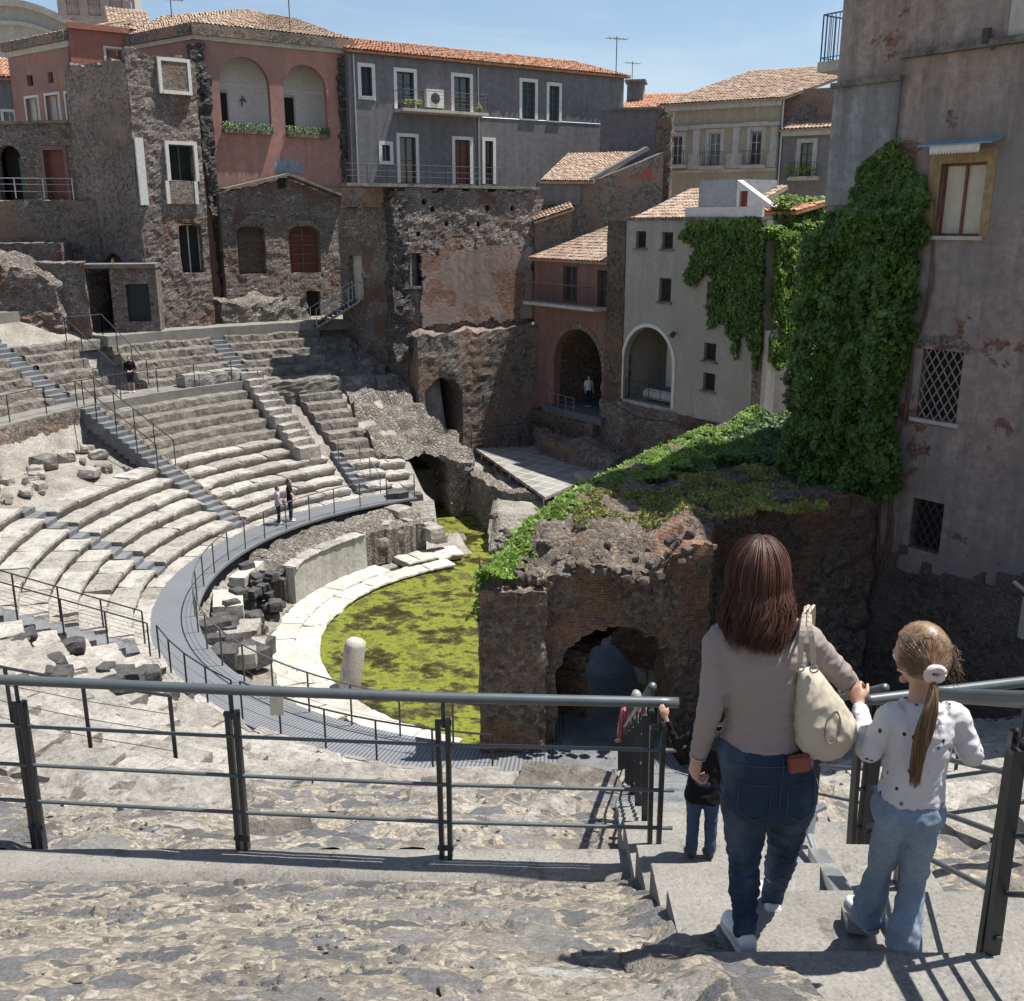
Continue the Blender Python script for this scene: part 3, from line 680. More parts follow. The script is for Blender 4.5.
# pile of lava blocks by the walkway bend
for i in range(58):
    t_ = rng.random(); a = rng.uniform(168, 190); r = rng.uniform(9.9, 11.6); lay = rng.choice([0, 0, 1, 1, 2]); s = rng.uniform(0.24, 0.5)
    p = pol(r, a, -13.9+0.42*lay+0.55*(r-9.9)/1.7)
    stone('lava_block', 'dark lava stone in the heap beside the walkway bend', 'lava stone', p, (s*1.4, s, s*0.85), M_LAVAROCK, 400+i, rng.uniform(0, 6), 'heap of lava stones by the walkway', 0.06, 3, 0.35)
for i in range(14):
    p = pol(rng.uniform(10.0, 11.5), rng.uniform(189, 206), 0); s = rng.uniform(0.35, 0.75); p.z = -13.7+0.5*(topol(p.x, p.y)[0]-10)
    stone('squared_lava_block', 'squared dark lava block lying below the walkway railing', 'lava stone', p, (s*1.5, s, s*0.8), M_LAVAROCK if i % 3 else M_LIME, 480+i, rng.uniform(0, 6), 'squared blocks below the walkway railing', 0.04, 3, 0.1)
stone('marble_block', 'big white squared block beside the walkway bend', 'stone block', pol(11.2, 184, -13.2), (1.0, 1.7, 0.75), M_APRON, 520, R(15), None, 0.03, 4, 0.06)
stone('marble_block', 'long white slab lying against the bank behind the lava heap', 'stone block', pol(11.4, 170, -12.75), (0.6, 1.9, 0.35), M_APRON, 521, R(-8), None, 0.03, 4, 0.06)
for i in range(16):
    a = rng.uniform(117, 137); r = rng.uniform(9.9, 11.6); s = rng.uniform(0.4, 0.95); p = pol(r, a, -13.6+0.75*(r-9.9)/1.7)
    stone('fallen_block', 'large fallen tan block between the end of the walkway and the water edging', 'stone block', p, (s*1.4, s, s*0.8), (M_LIME, M_TUFA, M_LIME)[i % 3], 540+i, rng.uniform(0, 6), 'fallen blocks by the end of the walkway', 0.07, 3, 0.3)
for k, (x, y, s) in enumerate(((-5.2, 43.6, 1.0), (-4.5, 44.4, 0.8))):
    stone('plinth_block', 'upright grey squared plinth block at the end of the walkway', 'stone block', (x, y, -13.4), (0.9*s, 0.8*s, 1.7*s), M_LAVAROCK, 570+k, 0.3, 'plinth blocks', 0.04, 4, 0.06)
# low seat ends right of the walkway end
wedge_rng = random.Random(9)
t = thing('seating_stub', 'short stub of pale seat rows beside the dark vaulted passage', 'stone seating', pol(13, 115, -13.5))
inv = Matrix.Translation(-t.location)
for k in range(0, 6):
    bm = seat_row(k, 115.8-0.1*k, 120.5, wedge_rng, r0=11.6+0.72*k, r1=12.5+0.72*k, zt=-13.35+0.4*k+0.3, lenr=(0.6, 1.0)); o = obj('tier', bm, M_LIME, t); o.matrix_parent_inverse = inv
# white column stump standing in the water's edge
bm = B(); lathe(bm, [(0.33, 0), (0.34, 0.1), (0.33, 0.7), (0.325, 1.5), (0.30, 1.64), (0.2, 1.72)], 20); bmesh.ops.transform(bm, matrix=Matrix.Rotation(R(9), 4, 'Y') @ Matrix.Rotation(R(-6), 4, 'X'), verts=bm.verts[:])
for v in bm.verts: v.co += noise.noise_vector(v.co*3)*0.02
tag(obj('column_stump', bm, M_APRON, None, True), 'leaning white marble column stump at the edge of the green water', 'column').location = (-5.1, 28.5, -14.15)

# ------------------------------------------------------------------ masses of ruined masonry
def mass(name, label, poly, ztop, zbot, mats, hole=None, hdepth=1.2, amp=0.18, res=0.2, topamp=0.25, cat='ruin', seed=1, fine=0.07, topres=0.28, group=None, batter=0.0, fil=False):
    """masonry mass of plan `poly` (anticlockwise): rough walls with an optional opening, uneven top"""
    off = Vector((seed*5.1, seed*2.3, 1)); P = [Vector((p[0], p[1], 0)) for p in poly]; c = Vector((sum(p.x for p in P)/len(P), sum(p.y for p in P)/len(P), zbot))
    S = []
    for i, p in enumerate(P):
        q = P[(i+1) % len(P)]; n = max(1, int((q-p).length/res)); nn = Vector((q.y-p.y, p.x-q.x, 0)).normalized()
        for k in range(n): S.append((p.lerp(q, k/n), nn, i))
    bm = B(); N = len(S); cz = sum(ztop(s[0].x, s[0].y) for s in S)/N; m = max(2, int((cz-zbot)/res)); V = []
    for p, nn, ed in S:
        zt = ztop(p.x, p.y)+topamp*fbm(Vector((p.x*0.7, p.y*0.7, seed))); row = []
        for j in range(m+1):
            q = Vector((p.x, p.y, zbot+(zt-zbot)*j/m))
            d = noise.noise_vector(q*0.8+off)*amp+noise.noise_vector(q*2.6+off)*fine*1.4+noise.noise_vector(q*7+off)*fine*0.7
            row.append(bm.verts.new(q+d-nn*batter*(q.z-zbot)-c))
        V.append(row)
    cut = []
    for i in range(N):
        i2 = (i+1) % N
        for j in range(m):
            mid = (V[i][j].co+V[i2][j+1].co)/2+c
            if hole and hole(mid, S[i][2]): continue
            bm.faces.new((V[i][j], V[i2][j], V[i2][j+1], V[i][j+1])).material_index = 0
    if hole:
        tops = set(V[i][m] for i in range(N)); bots = set(V[i][0] for i in range(N))
        be = [e for e in bm.edges if e.is_boundary and not (all(v in tops for v in e.verts)) and not (all(v in bots for v in e.verts))]
        own = {V[i][j]: S[i][1] for i in range(N) for j in range(m+1)}
        hv = list({v for e in be for v in e.verts if v not in tops})
        bmesh.ops.smooth_vert(bm, verts=hv, factor=0.5, use_axis_x=True, use_axis_y=True, use_axis_z=True)
        for s in range(3):
            ex = bmesh.ops.extrude_edge_only(bm, edges=be)
            nv = [g for g in ex['geom'] if isinstance(g, bmesh.types.BMVert)]; be = [g for g in ex['geom'] if isinstance(g, bmesh.types.BMEdge)]
            # extruded vertices copy their source position: find the normal of the nearest wall sample
            for v in nv:
                key = min(range(0, N), key=lambda i: (S[i][0]-Vector((v.co.x+c.x, v.co.y+c.y, 0))).length_squared) if s == 0 else None
                n0 = S[key][1] if key is not None else nrm[tuple(round(x, 3) for x in v.co)]
                v.co -= n0*hdepth/3; v.co += noise.noise_vector((v.co+c)*2.5)*fine
                cut.append((v, n0))
            nrm = {tuple(round(x, 3) for x in v.co): n0 for v, n0 in cut}
            be = [e for e in be if e.is_boundary]
    # top
    from mathutils.geometry import delaunay_2d_cdt
    xs = [s[0].x for s in S]; ys = [s[0].y for s in S]; pts = [Vector((V[i][m].co.x, V[i][m].co.y)) for i in range(N)]; nb = len(pts)
    x = min(xs)+topres/2
    poly2 = [(s[0].x-c.x, s[0].y-c.y) for s in S]
    def inside(px, py):
        r = False
        for a in range(len(poly2)):
            x1, y1 = poly2[a]; x2, y2 = poly2[a-1]
            if (y1 > py) != (y2 > py) and px < (x2-x1)*(py-y1)/(y2-y1)+x1: r = not r
        return r
    def dist(px, py): return min((px-a)**2+(py-b)**2 for a, b in poly2)
    while x < max(xs):
        y = min(ys)+topres/2
        while y < max(ys):
            px = x+random.uniform(-0.3, 0.3)*topres-c.x; py = y+random.uniform(-0.3, 0.3)*topres-c.y
            if inside(px, py) and dist(px, py) > (0.6*topres)**2: pts.append(Vector((px, py)))
            y += topres
        x += topres
    res_ = delaunay_2d_cdt(pts, [(i, (i+1) % nb) for i in range(nb)], [], 1, 1e-5)
    vs2 = []
    for k, co in enumerate(res_[0]):
        o_ = res_[3][k]
        if o_ and o_[0] < nb: vs2.append(V[o_[0]][m])
        else:
            q = Vector((co.x+c.x, co.y+c.y, 0)); z = ztop(q.x, q.y)+topamp*fbm(Vector((q.x*0.7, q.y*0.7, seed)))+fine*1.6*nz(q.x*3, q.y*3, seed)+fine*nz(q.x*8, q.y*8, seed)
            vs2.append(bm.verts.new((co.x, co.y, z-c.z)))
    for f in res_[2]:
        try: bm.faces.new([vs2[i] for i in f]).material_index = 1 if len(mats) > 1 else 0
        except ValueError: pass
    bmesh.ops.recalc_face_normals(bm, faces=bm.faces[:])
    o = obj(name, bm, mats); o.location = c
    tag(o, label, cat, group); return o

# rough concrete slope (the bare core of the seating) with the vaulted passage in its face
def slope_top(x, y):
    r, a = topol(x, y); q = (r-13.7)/1.1+.35*nz(a*.12, r*.3); k = math.floor(q); return min(-5.35, -11.85+.55*(k+sm(.72, 1, q-k)))
def hole1(p, ed):
    if ed not in (0,): return False
    u = p.x+4.35; zc = -12.35
    return abs(u) < 1.2 and (p.z < zc or (p.z-zc)**2/1.45**2+u*u/1.25**2 < 1)
mass('concrete_slope', 'bare rubble concrete slope of the seating core, pierced by the dark vaulted passage', [(-6.6, 46.9), (-2.0, 48.2), (-2.0, 48.9), (-3.7, 50.4), (-5.3, 52.2), (-8.7, 55.8), (-11.0, 57.8), (-11.4, 56.2), (-8.3, 51.0)], lambda x, y: slope_top(x, y) if y > 47.6 else -10.9, -14.4, (M_ROUGH, M_TUFA), hole1, 2.2, 0.22, 0.2, 0.5, seed=3, fine=0.12)
mass('channel_wall', 'low broken stone wall along the right side of the water channel', [(-2.2, 48.6), (-1.25, 46.0), (-0.2, 45.0), (1.3, 44.6), (1.0, 45.6), (-0.4, 46.6), (-1.2, 48.9)], lambda x, y: -12.0-0.35*(x+2)/3, -14.4, (M_ROUGH, M_LIME), None, amp=0.12, res=0.18, topamp=0.3, seed=5, fine=0.09)
def lw_top(x, y): return -11.05+0.15*math.sin(x*2)-0.25*max(0, 50-y)/3
mass('broken_wall', 'low brick footed ruin wall beyond the wooden platform', [(1.6, 52.2), (3.6, 49.0), (4.6, 46.9), (5.6, 48.2), (4.6, 52.0), (2.6, 56.0), (1.2, 55.2)], lw_top, -12.6, (M_BRICK, M_GROUND), None, amp=0.15, res=0.2, topamp=0.35, seed=8, fine=0.1)
mass('rubble_stump', 'short cone of rubble masonry standing alone before the white house', [(5.9, 50.0), (7.2, 50.0), (7.2, 51.0), (5.9, 51.0)], lambda x, y: -10.75-0.9*abs(x-6.55), -12.5, (M_BRICKD, M_ROUGH), None, amp=0.12, res=0.16, topamp=0.2, seed=9, fine=0.1, batter=0.16)
stone('stone_block', 'pale stepped stone pile at the near end of the low ruin wall', 'stone block', (3.9, 46.4, -12.5), (1.6, 1.2, 0.9), M_LIME, 610, 0.4, None, 0.15, 6, 0.2)
# wooden stage platform
def platform():
    A = Vector((-2.0, 53.6)); Bp = Vector((1.5, 43.5)); D = Vector((4.55, 48.4)); E = Vector((1.3, 54.2))
    t = thing('stage_platform', 'grey boarded stage platform on thin posts between the ruin walls', 'platform', (1.5, 43.5, -12.6))
    inv = Matrix.Translation(-t.location)
    tt = NT('weathered_deck_boards'); tt.vec = tt.map((1, 1, 1), rot=(0, 0, R(-52)))
    br = tt.t.nodes.new('ShaderNodeTexBrick'); br.offset = 0.0; tt.link(tt.vec, br.inputs['Vector']); br.inputs['Scale'].default_value = 1; br.inputs['Brick Width'].default_value = 0.85; br.inputs['Row Height'].default_value = 0.85; br.inputs['Mortar Size'].default_value = 0.03
    tt.setin(br.inputs['Color1'], (0.20, 0.19, 0.17)); tt.setin(br.inputs['Color2'], (0.28, 0.27, 0.245)); tt.setin(br.inputs['Mortar'], (0.44, 0.43, 0.40))
    tt.done(tt.mix(0.5, br.outputs[0], tt.mix(1.0, br.outputs[0], tt.ramp(tt.noise(3, 5, 0.7), [(0.3, 0.6), (0.7, 1.3)]), 'MULTIPLY')), 0.8)
    bm = B(); pts = [A, Bp, D, E]; vs = [bm.verts.new((p.x, p.y, -11.99)) for p in pts]; f = bm.faces.new(vs)
    ex = bmesh.ops.extrude_face_region(bm, geom=[f]); bmesh.ops.translate(bm, vec=(0, 0, -0.14), verts=[g for g in ex['geom'] if isinstance(g, bmesh.types.BMVert)])
    o = obj('deck', bm, tt.m, t, recalc=True); o.matrix_parent_inverse = inv
    for k in range(9):
        p = A.lerp(Bp, (k+0.5)/9)+Vector((0.15, 0.1)); bm = B(); tube(bm, [(p.x, p.y, -14.2), (p.x, p.y, -12.1)], 0.035, 6)
        if k < 8: q = A.lerp(Bp, (k+1.5)/9)+Vector((0.15, 0.1)); tube(bm, [(p.x, p.y, -13.2), (q.x, q.y, -12.2)], 0.02, 5)
        o = obj('post', bm, M_LIME if k % 2 else M_STEEL, t); o.matrix_parent_inverse = inv
platform()

# ------------------------------------------------------------------ the arched ruin in the middle
def ab(y): return -0.6+0.59*(y-21.2)
def arch_hole(p, ed):
    if ed == 0:
        u = p.x-2.38; zc = -10.4   # springing
        return abs(u) < 1.34 and (p.z < zc or ((p.z-zc)/1.36)**2+(u/1.34)**2 < 1) and p.x > .9
    if ed in (5, 6, 7): return 23.3 < p.y < 27.2 and p.z < -10.2
    return False
def arch_top(x, y):
    z = -7.05+0.22*sm(22, 26, y)
    z -= 0.75*(1-sm(21.2, 22.8, y-0.15*math.sin(x*3)))*(0.8+0.5*nz(x*1.1, 3.7))
    z += 0.55*sm(3.2, 4.4, x)*(1-sm(22, 24.6, y)); return z
M_CROWNR = m_rubble('brown_lava_rubble', [(0.10, 0.085, 0.07), (0.25, 0.21, 0.175), (0.16, 0.135, 0.115), (0.32, 0.27, 0.225)], (0.22, 0.185, 0.15), 15, 0.05, 1.0, 0.09)
RUIN = mass('arched_ruin', 'big ruin block of brick and lava rubble with an arched passage, grass on its top', [(-0.55, 21.2), (4.55, 21.6), (5.0, 24.0), (9.6, 25.2), (12.5, 32.5), (6.6, 33.4), (3.3, 27.8), (1.6, 24.9)],
     arch_top, -12.6, (M_BRICKD, M_CROWNR), arch_hole, 1.4, 0.13, 0.16, 0.34, seed=12, fine=0.085, topres=0.17)
# pier that stands proud at the ruin's left corner, and the arch ring
def ruin_local(bm): 
    for v in bm.verts: v.co -= RUIN.location
bm = B()
def pier(i, j):
    u = i/22; zt = -8.0; z = -12.6+(zt+12.6)*j/30
    path = [(-0.75, 22.0), (-0.72, 20.95), (0.78, 21.0), (0.85, 21.5)]; s = u*3; k = min(2, int(s)); a = Vector(path[k]); b = Vector(path[k+1]); p = a.lerp(b, s-k)
    q = Vector((p.x, p.y, z)); return q+noise.noise_vector(q*1.6)*0.07+noise.noise_vector(q*5)*0.05
grid(bm, 22, 30, pier)
top = [v for v in bm.verts if v.co.z > -8.2]
ex = bmesh.ops.extrude_edge_only(bm, edges=[e for e in bm.edges if e.is_boundary and all(v.co.z > -8.25 for v in e.verts)])
for v in [g for g in ex['geom'] if isinstance(g, bmesh.types.BMVert)]: v.co.y += 0.9; v.co.z += 0.25
ruin_local(bm); obj('pier', bm, M_BRICKD, RUIN, recalc=True)
# walkway through the arch
bm = B(); pts = [Vector((2.0, 19.6)), Vector((2.4, 22)), Vector((2.3, 25.5)), Vector((1.5, 29)), Vector((1.0, 33))]
V = grid(bm, 4, 4, lambda i, j: Vector((pts[j].x+(i/4-0.5)*2.2, pts[j].y, -11.98)))
L = bm.loops.layers.uv.new('UVMap')
for f in bm.faces:
    for l in f.loops: l[L].uv = (l.vert.co.x, l.vert.co.y)
structure(obj('passage_walkway', bm, M_LAVA))
M_CROWN = m_stone('brown_lava_lump', (0.20, 0.165, 0.14), (0.085, 0.07, 0.06), (0.32, 0.27, 0.23), 3.0, 1.0, 0.05, 0.35, 16)
# loose rubble crowning the ruin's broken front
for i in range(130):
    x = rng.uniform(-0.5, 4.9); y = 21.1+abs(rng.gauss(0, 0.95)); s = rng.uniform(0.06, 0.19)
    if x > 4: y += rng.uniform(0, 2)
    z = arch_top(x, y)-0.08+0.3*fbm(Vector((x*0.7, y*0.7, 12)))
    stone('crown_stone', 'rough lava lump bedded in the broken top of the arched ruin', 'stone', (x, y, z), (s*1.4, s, s*0.9), (M_CROWN, M_ROUGH, M_CROWN)[i % 3], 700+i, rng.uniform(0, 6), 'lava lumps on top of the arched ruin', 0.09*s/0.3, 3, 0.4, (rng.uniform(-.4, .4), rng.uniform(-.4, .4)))

# ------------------------------------------------------------------ foliage
def leaf(bm, p, n, s, mat=0, droop=0.0):
    """one folded leaf of four triangles"""
    n = n.normalized(); t = n.cross(Vector((0, 0, 1)))
    if t.length < 1e-3: t = Vector((1, 0, 0))
    t.normalize(); u = n.cross(t); a = random.uniform(0, 6.28); d = t*math.cos(a)+u*math.sin(a); d = (d+Vector((0, 0, -droop))).normalized(); e = n.cross(d).normalized()
    v = [bm.verts.new(p-d*s*0.5), bm.verts.new(p+e*s*0.42+d*s*0.02-n*s*0.1), bm.verts.new(p+d*s*0.6), bm.verts.new(p-e*s*0.42+d*s*0.02-n*s*0.1)]
    bm.faces.new((v[0], v[1], v[2])).material_index = mat; bm.faces.new((v[0], v[2], v[3])).material_index = mat
def in_poly(u, v, P):
    r = False
    for a in range(len(P)):
        x1, y1 = P[a]; x2, y2 = P[a-1]
        if (y1 > v) != (y2 > v) and u < (x2-x1)*(v-y1)/(y2-y1)+x1: r = not r
    return r
def creeper_mat(name, label, cat, centre, pts_fn, n, size, mat, kind=None, group=None, rnd=0.6, droop=0.4):
    bm = B(); k = 0
    while k < n:
        q = pts_fn()
        if q is None: continue
        p, nn = q; leaf(bm, p-centre, nn+Vector((random.uniform(-1, 1), random.uniform(-1, 1), random.uniform(-1, 1)))*rnd, size*random.choice((0.45, 0.7, 0.9, 1.1, 1.5))*random.uniform(0.85, 1.15), 0, droop); k += 1
    o = obj(name, bm, mat); o.location = centre
    return tag(o, label, cat, group, kind)
random.seed(3)
# bright creeper spilling over the ruin's left edge
def pt_edge():
    y = 21.0+random.random()**1.15*12.2; w_ = random.gauss(0, 0.27); x = ab(y)+0.15+w_*(0.7 if y < 24 else 1.0)
    h = 0.28*math.exp(-(w_/0.5)**2)*(0.6+0.7*abs(nz(x*1.4, y*1.4))); z = arch_top(max(x, ab(y)+.1), max(y, 21.3))+h*random.random()**0.4
    if x < ab(y): z -= random.random()**1.5*(1.1 if y < 24.5 else 0.6)
    if nz(x*1.2, y*1.2, 5) < -0.32: return None
    return Vector((x, y, z)), Vector((-0.25, -0.5, 0.8))
creeper_mat('trailing_creeper', 'bright green creeper spilling along the left edge of the arched ruin', 'creeper', Vector((1.6, 25, -7)), pt_edge, 13000, 0.105, M_IVYL, None)
# dark hedge-like ivy mound towards the white house
def pt_mound():
    y = random.uniform(25.5, 33.4); x0 = ab(y)+0.5; x = random.uniform(x0, 11.2)
    ridge = sm(25.5, 29.5, y)*(0.75+0.65*fbm(Vector((x*0.5, y*0.5, 2)))); cut = sm(0, 1.2, x-x0)
    if y < 26.4+0.45*max(0, x-3.5)+0.8*nz(x, y): return None
    h = .85*ridge*cut; z = arch_top(x, y)+h*random.random()**0.3
    return Vector((x, y, z)), Vector((-0.1, -0.6, 0.7))
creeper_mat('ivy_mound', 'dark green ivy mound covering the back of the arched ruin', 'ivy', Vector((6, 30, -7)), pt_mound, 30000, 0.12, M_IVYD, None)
def pt_mound2():
    q = pt_mound()
    if q is None: return None
    p, n = q
    if p.x > ab(p.y)+2.2+nz(p.x, p.y)*1.2 : return None
    return p+Vector((0, 0, 0.08)), n
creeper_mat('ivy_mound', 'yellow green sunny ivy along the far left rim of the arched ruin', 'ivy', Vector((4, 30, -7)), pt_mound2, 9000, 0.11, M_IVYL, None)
def pt_grass():
    x = random.uniform(1.5, 7.5); y = random.uniform(22.6, 27.5)
    if x < ab(y)+0.5 or fbm(Vector((x*0.9, y*0.9, 8))) < -0.12: return None
    return Vector((x, y, arch_top(x, y)+0.3*fbm(Vector((x*0.7, y*0.7, 12)))+random.random()*0.13)), Vector((0, -0.8, 0.25))
creeper_mat('grass', 'thin yellowing grass on the flat top of the arched ruin', 'grass', Vector((4, 25, -7)), pt_grass, 15000, 0.075, M_GRASS, 'stuff', None, 0.8, -0.6)
# ------------------------------------------------------------------ facades
class Fac:
    """a vertical wall plane: local x along it, y into it, z up from its base"""
    def __init__(s, O, d, zb):
        s.O = Vector((O[0], O[1])); s.d = Vector(d).normalized(); s.zb = zb; s.n = Vector((-s.d.y, s.d.x))
        s.rot = math.atan2(s.d.y, s.d.x)
    def uv(s, px, py, dep=0.0):
        r = ray(px, py); r2 = Vector((r.x, r.y)); t = (s.O.dot(s.n)+dep)/r2.dot(s.n); p = r*t
        return ((Vector((p.x, p.y))-s.O).dot(s.d), p.z-s.zb)
    def thing(s, name, label, cat, group=None):
        return thing(name, label, cat, (s.O.x, s.O.y, s.zb), s.rot, group)
    def rect(s, x0, y0, x1, y1, dep=0.0):
        """pixel box -> upright rectangle (u0, u1, z0, z1)"""
        xm = (x0+x1)/2; ym = (y0+y1)/2
        u0 = s.uv(x0, ym, dep)[0]; u1 = s.uv(x1, ym, dep)[0]; z1 = s.uv(xm, y0, dep)[1]; z0 = s.uv(xm, y1, dep)[1]
        return (min(u0, u1), max(u0, u1), z0, z1)
def rpts(r): return [(r[0], r[2]), (r[1], r[2]), (r[1], r[3]), (r[0], r[3])]
def apts(r, rise, n=12):
    """arch-headed opening: rect with the top `rise` as a (segmental or round) curve"""
    u0, u1, z0, z1 = r; zc = z1-rise; m = (u0+u1)/2; w_ = (u1-u0)/2
    return [(u0, z0), (u1, z0)]+[(m+w_*math.cos(math.pi*k/n), zc+rise*math.sin(math.pi*k/n)) for k in range(n+1)]
def panel(outline, holes, reveal=0.25, depth=None, mat=0, rmat=None):
    bm = B(); edges = []; loops = []
    for L in [outline]+holes:
        vs = [bm.verts.new((u, 0, z)) for u, z in L]
        edges += [bm.edges.new((vs[i], vs[(i+1) % len(vs)])) for i in range(len(vs))]; loops.append(vs)
    r = bmesh.ops.triangle_fill(bm, use_beauty=True, use_dissolve=False, edges=edges)
    for f in bm.faces:
        f.material_index = mat
        f.normal_update()
        if f.normal.y > 0: f.normal_flip()
    for k, vs in enumerate(loops):
        d = (depth if depth else reveal) if k == 0 else reveal
        ws = [bm.verts.new((v.co.x, d, v.co.z)) for v in vs]
        area = sum(vs[i-1].co.x*vs[i].co.z-vs[i].co.x*vs[i-1].co.z for i in range(len(vs)))
        for i in range(len(vs)):
            j = (i+1) % len(vs); q = (vs[i], ws[i], ws[j], vs[j])
            if (area > 0) != (k == 0): q = q[::-1]
            f = bm.faces.new(q); f.material_index = mat if (k == 0 or rmat is None) else rmat
        if k == 0 and depth: bm.faces.new(ws if area < 0 else ws[::-1]).material_index = mat
    return bm
def window(parent, r, kind='glass', reveal=0.25, frame=None, fw=0.12, proud=0.025, pane=None, mull=1, bars=0, rise=0.0, y0=0.0, sill=None, name='window', head=True):
    """a window as its own part: pane + joinery behind the wall face, optional plaster surround and sill"""
    u0, u1, z0, z1 = r; bm = B()
    jm = frame if frame is not None else M_WOOD; yb = y0+reveal-0.06; t_ = 0.055
    # joinery frame
    for a in ((u0, u0+t_, z0, z1), (u1-t_, u1, z0, z1), (u0+t_, u1-t_, z1-t_, z1), (u0+t_, u1-t_, z0, z0+t_)): box(bm, a[0], a[1], yb, yb+0.05, a[2], a[3])
    for k in range(1, mull+1):
        m = u0+(u1-u0)*k/(mull+1); box(bm, m-0.03, m+0.03, yb-0.005, yb+0.045, z0+t_, z1-t_)
    for k in range(1, bars+1):
        z = z0+(z1-z0)*k/(bars+1); box(bm, u0+t_, u1-t_, yb+0.003, yb+0.04, z-0.02, z+0.02)
    o = obj(name, bm, jm, parent)
    bm = B(); box(bm, u0-0.02, u1+0.02, yb+0.055, yb+0.085, z0-0.02, z1+0.03+rise); obj('pane', bm, pane or M_PANE, o)
    if sill is not None:
        bm = B(); box(bm, u0-0.12, u1+0.12, y0-0.09, y0+0.1, z0-0.09, z0-0.003); obj('sill', bm, sill, o)
    return o
def surround(parent, r, mat, fw=0.16, proud=0.03, bottom=True):
    u0, u1, z0, z1 = r; bm = B()
    box(bm, u0-fw, u0, -proud, 0.08, z0-(fw if bottom else 0), z1+fw); box(bm, u1, u1+fw, -proud, 0.08, z0-(fw if bottom else 0), z1+fw)
    box(bm, u0, u1, -proud, 0.08, z1, z1+fw)
    if bottom: box(bm, u0, u1, -proud-0.04, 0.08, z0-fw, z0)
    return obj('surround', bm, mat, parent)
def tiles(A, Bp, Cc, D, du=0.21, dv=0.38, amp=0.055):
    """barrel-tiled slope. A-B eave (left, right), D-C ridge (left, right)"""
    A, Bp, Cc, D = map(Vector, (A, Bp, Cc, D)); W = max((Bp-A).length, (Cc-D).length); H = max((D-A).length, (Cc-Bp).length)
    nc = max(2, int(W/du)); nr = max(2, int(H/dv)); n = (Bp-A).cross(D-A).normalized(); bm = B(); L = bm.loops.layers.uv.new('UVMap'); rr = random.Random(int(W*100))
    prof = [(0.0, -0.2), (0.12, 0.45), (0.3, 0.9), (0.5, 1.0), (0.7, 0.9), (0.88, 0.45), (1.0, -0.2)]
    for j in range(nr):
        for i in range(nc):
            if (j, i) == (0, 0): pass
            jx = rr.uniform(-0.1, 0.1)*1.2; jz = rr.uniform(-0.012, 0.018); ln = rr.uniform(-0.06, 0.06) if j else rr.uniform(-0.12, 0.02)
            rows = []
            for vv, lift in (((j+ln)/nr, 0.03), (min(1, (j+1.12)/nr), 0.0)):
                row = []
                for pu, ph in prof:
                    u = (i+pu+jx*0.3)/nc; p = A.lerp(Bp, u).lerp(D.lerp(Cc, u), vv); row.append(bm.verts.new(p+n*(ph*amp+lift+jz)))
                rows.append(row)
            for k in range(6):
                f = bm.faces.new((rows[0][k], rows[0][k+1], rows[1][k+1], rows[1][k]))
                for l in f.loops: l[L].uv = (i+0.5, j+0.5)
            lo = A.lerp(Bp, (i+.5)/nc).lerp(D.lerp(Cc, (i+.5)/nc), j/nr)
    # underlay
    vs = [bm.verts.new(p-n*0.03) for p in (A, Bp, Cc, D)]; f = bm.faces.new(vs)
    for l in f.loops: l[L].uv = (0.5, 0.5)
    vs2 = [bm.verts.new(p-n*0.16) for p in (A, Bp, Cc, D)]
    for k in range(4):
        f = bm.faces.new((vs2[k], vs2[(k+1) % 4], vs[(k+1) % 4], vs[k]))
        for l in f.loops: l[L].uv = (k+.5, 77.5)
    return bm
def roof(parent, A, Bp, Cc, D, mat, name='roof', **k):
    return obj(name, tiles(A, Bp, Cc, D, **k), mat, parent)
def rough_wall(fn_top, u0, u1, z0, thick=0.7, res=0.14, amp=0.1, fine=0.07, hole=None, seed=1, fn_l=None, ybase=None, zmax=None):
    """ruin wall in a facade's local frame with ragged outline and through openings"""
    off = Vector((seed*4.7, seed, seed*1.9)); nu = int((u1-u0)/res)+1; z1 = zmax or max(fn_top(u0+(u1-u0)*i/40) for i in range(41)); nz_ = int((z1-z0)/res)+1
    bm = B(); V = {}
    def vert(i, j):
        if (i, j) not in V:
            u = u0+(u1-u0)*i/nu; z = z0+(z1-z0)*j/nz_; p = Vector((u, 0, z)); y = ybase(u, z) if ybase else 0
            d = noise.noise_vector(p*0.7+off)*amp+noise.noise_vector(p*2.4+off)*fine+noise.noise_vector(p*6+off)*fine*0.7
            V[i, j] = bm.verts.new((u+d.x*0.8, y+d.y, z+d.z*0.8))
        return V[i, j]
    for i in range(nu):
        for j in range(nz_):
            u = u0+(u1-u0)*(i+.5)/nu; z = z0+(z1-z0)*(j+.5)/nz_
            if z > fn_top(u)+0.22*fbm(Vector((u*1.1, z*1.1, seed))): continue
            if fn_l and fn_l(u, z): continue
            if hole and hole(u, z): continue
            bm.faces.new((vert(i, j), vert(i+1, j), vert(i+1, j+1), vert(i, j+1)))
    be = [e for e in bm.edges if e.is_boundary]
    bmesh.ops.smooth_vert(bm, verts=list({v for e in be for v in e.verts}), factor=0.5, use_axis_x=True, use_axis_y=True, use_axis_z=True)
    for s in range(3):
        ex = bmesh.ops.extrude_edge_only(bm, edges=be); be = [g for g in ex['geom'] if isinstance(g, bmesh.types.BMEdge)]
        for v in [g for g in ex['geom'] if isinstance(g, bmesh.types.BMVert)]:
            v.co.y += thick/3; v.co += noise.noise_vector(v.co*2.4+off)*fine*0.8
        be = [e for e in be if e.is_boundary]
    bmesh.ops.recalc_face_normals(bm, faces=bm.faces[:])
    return bm
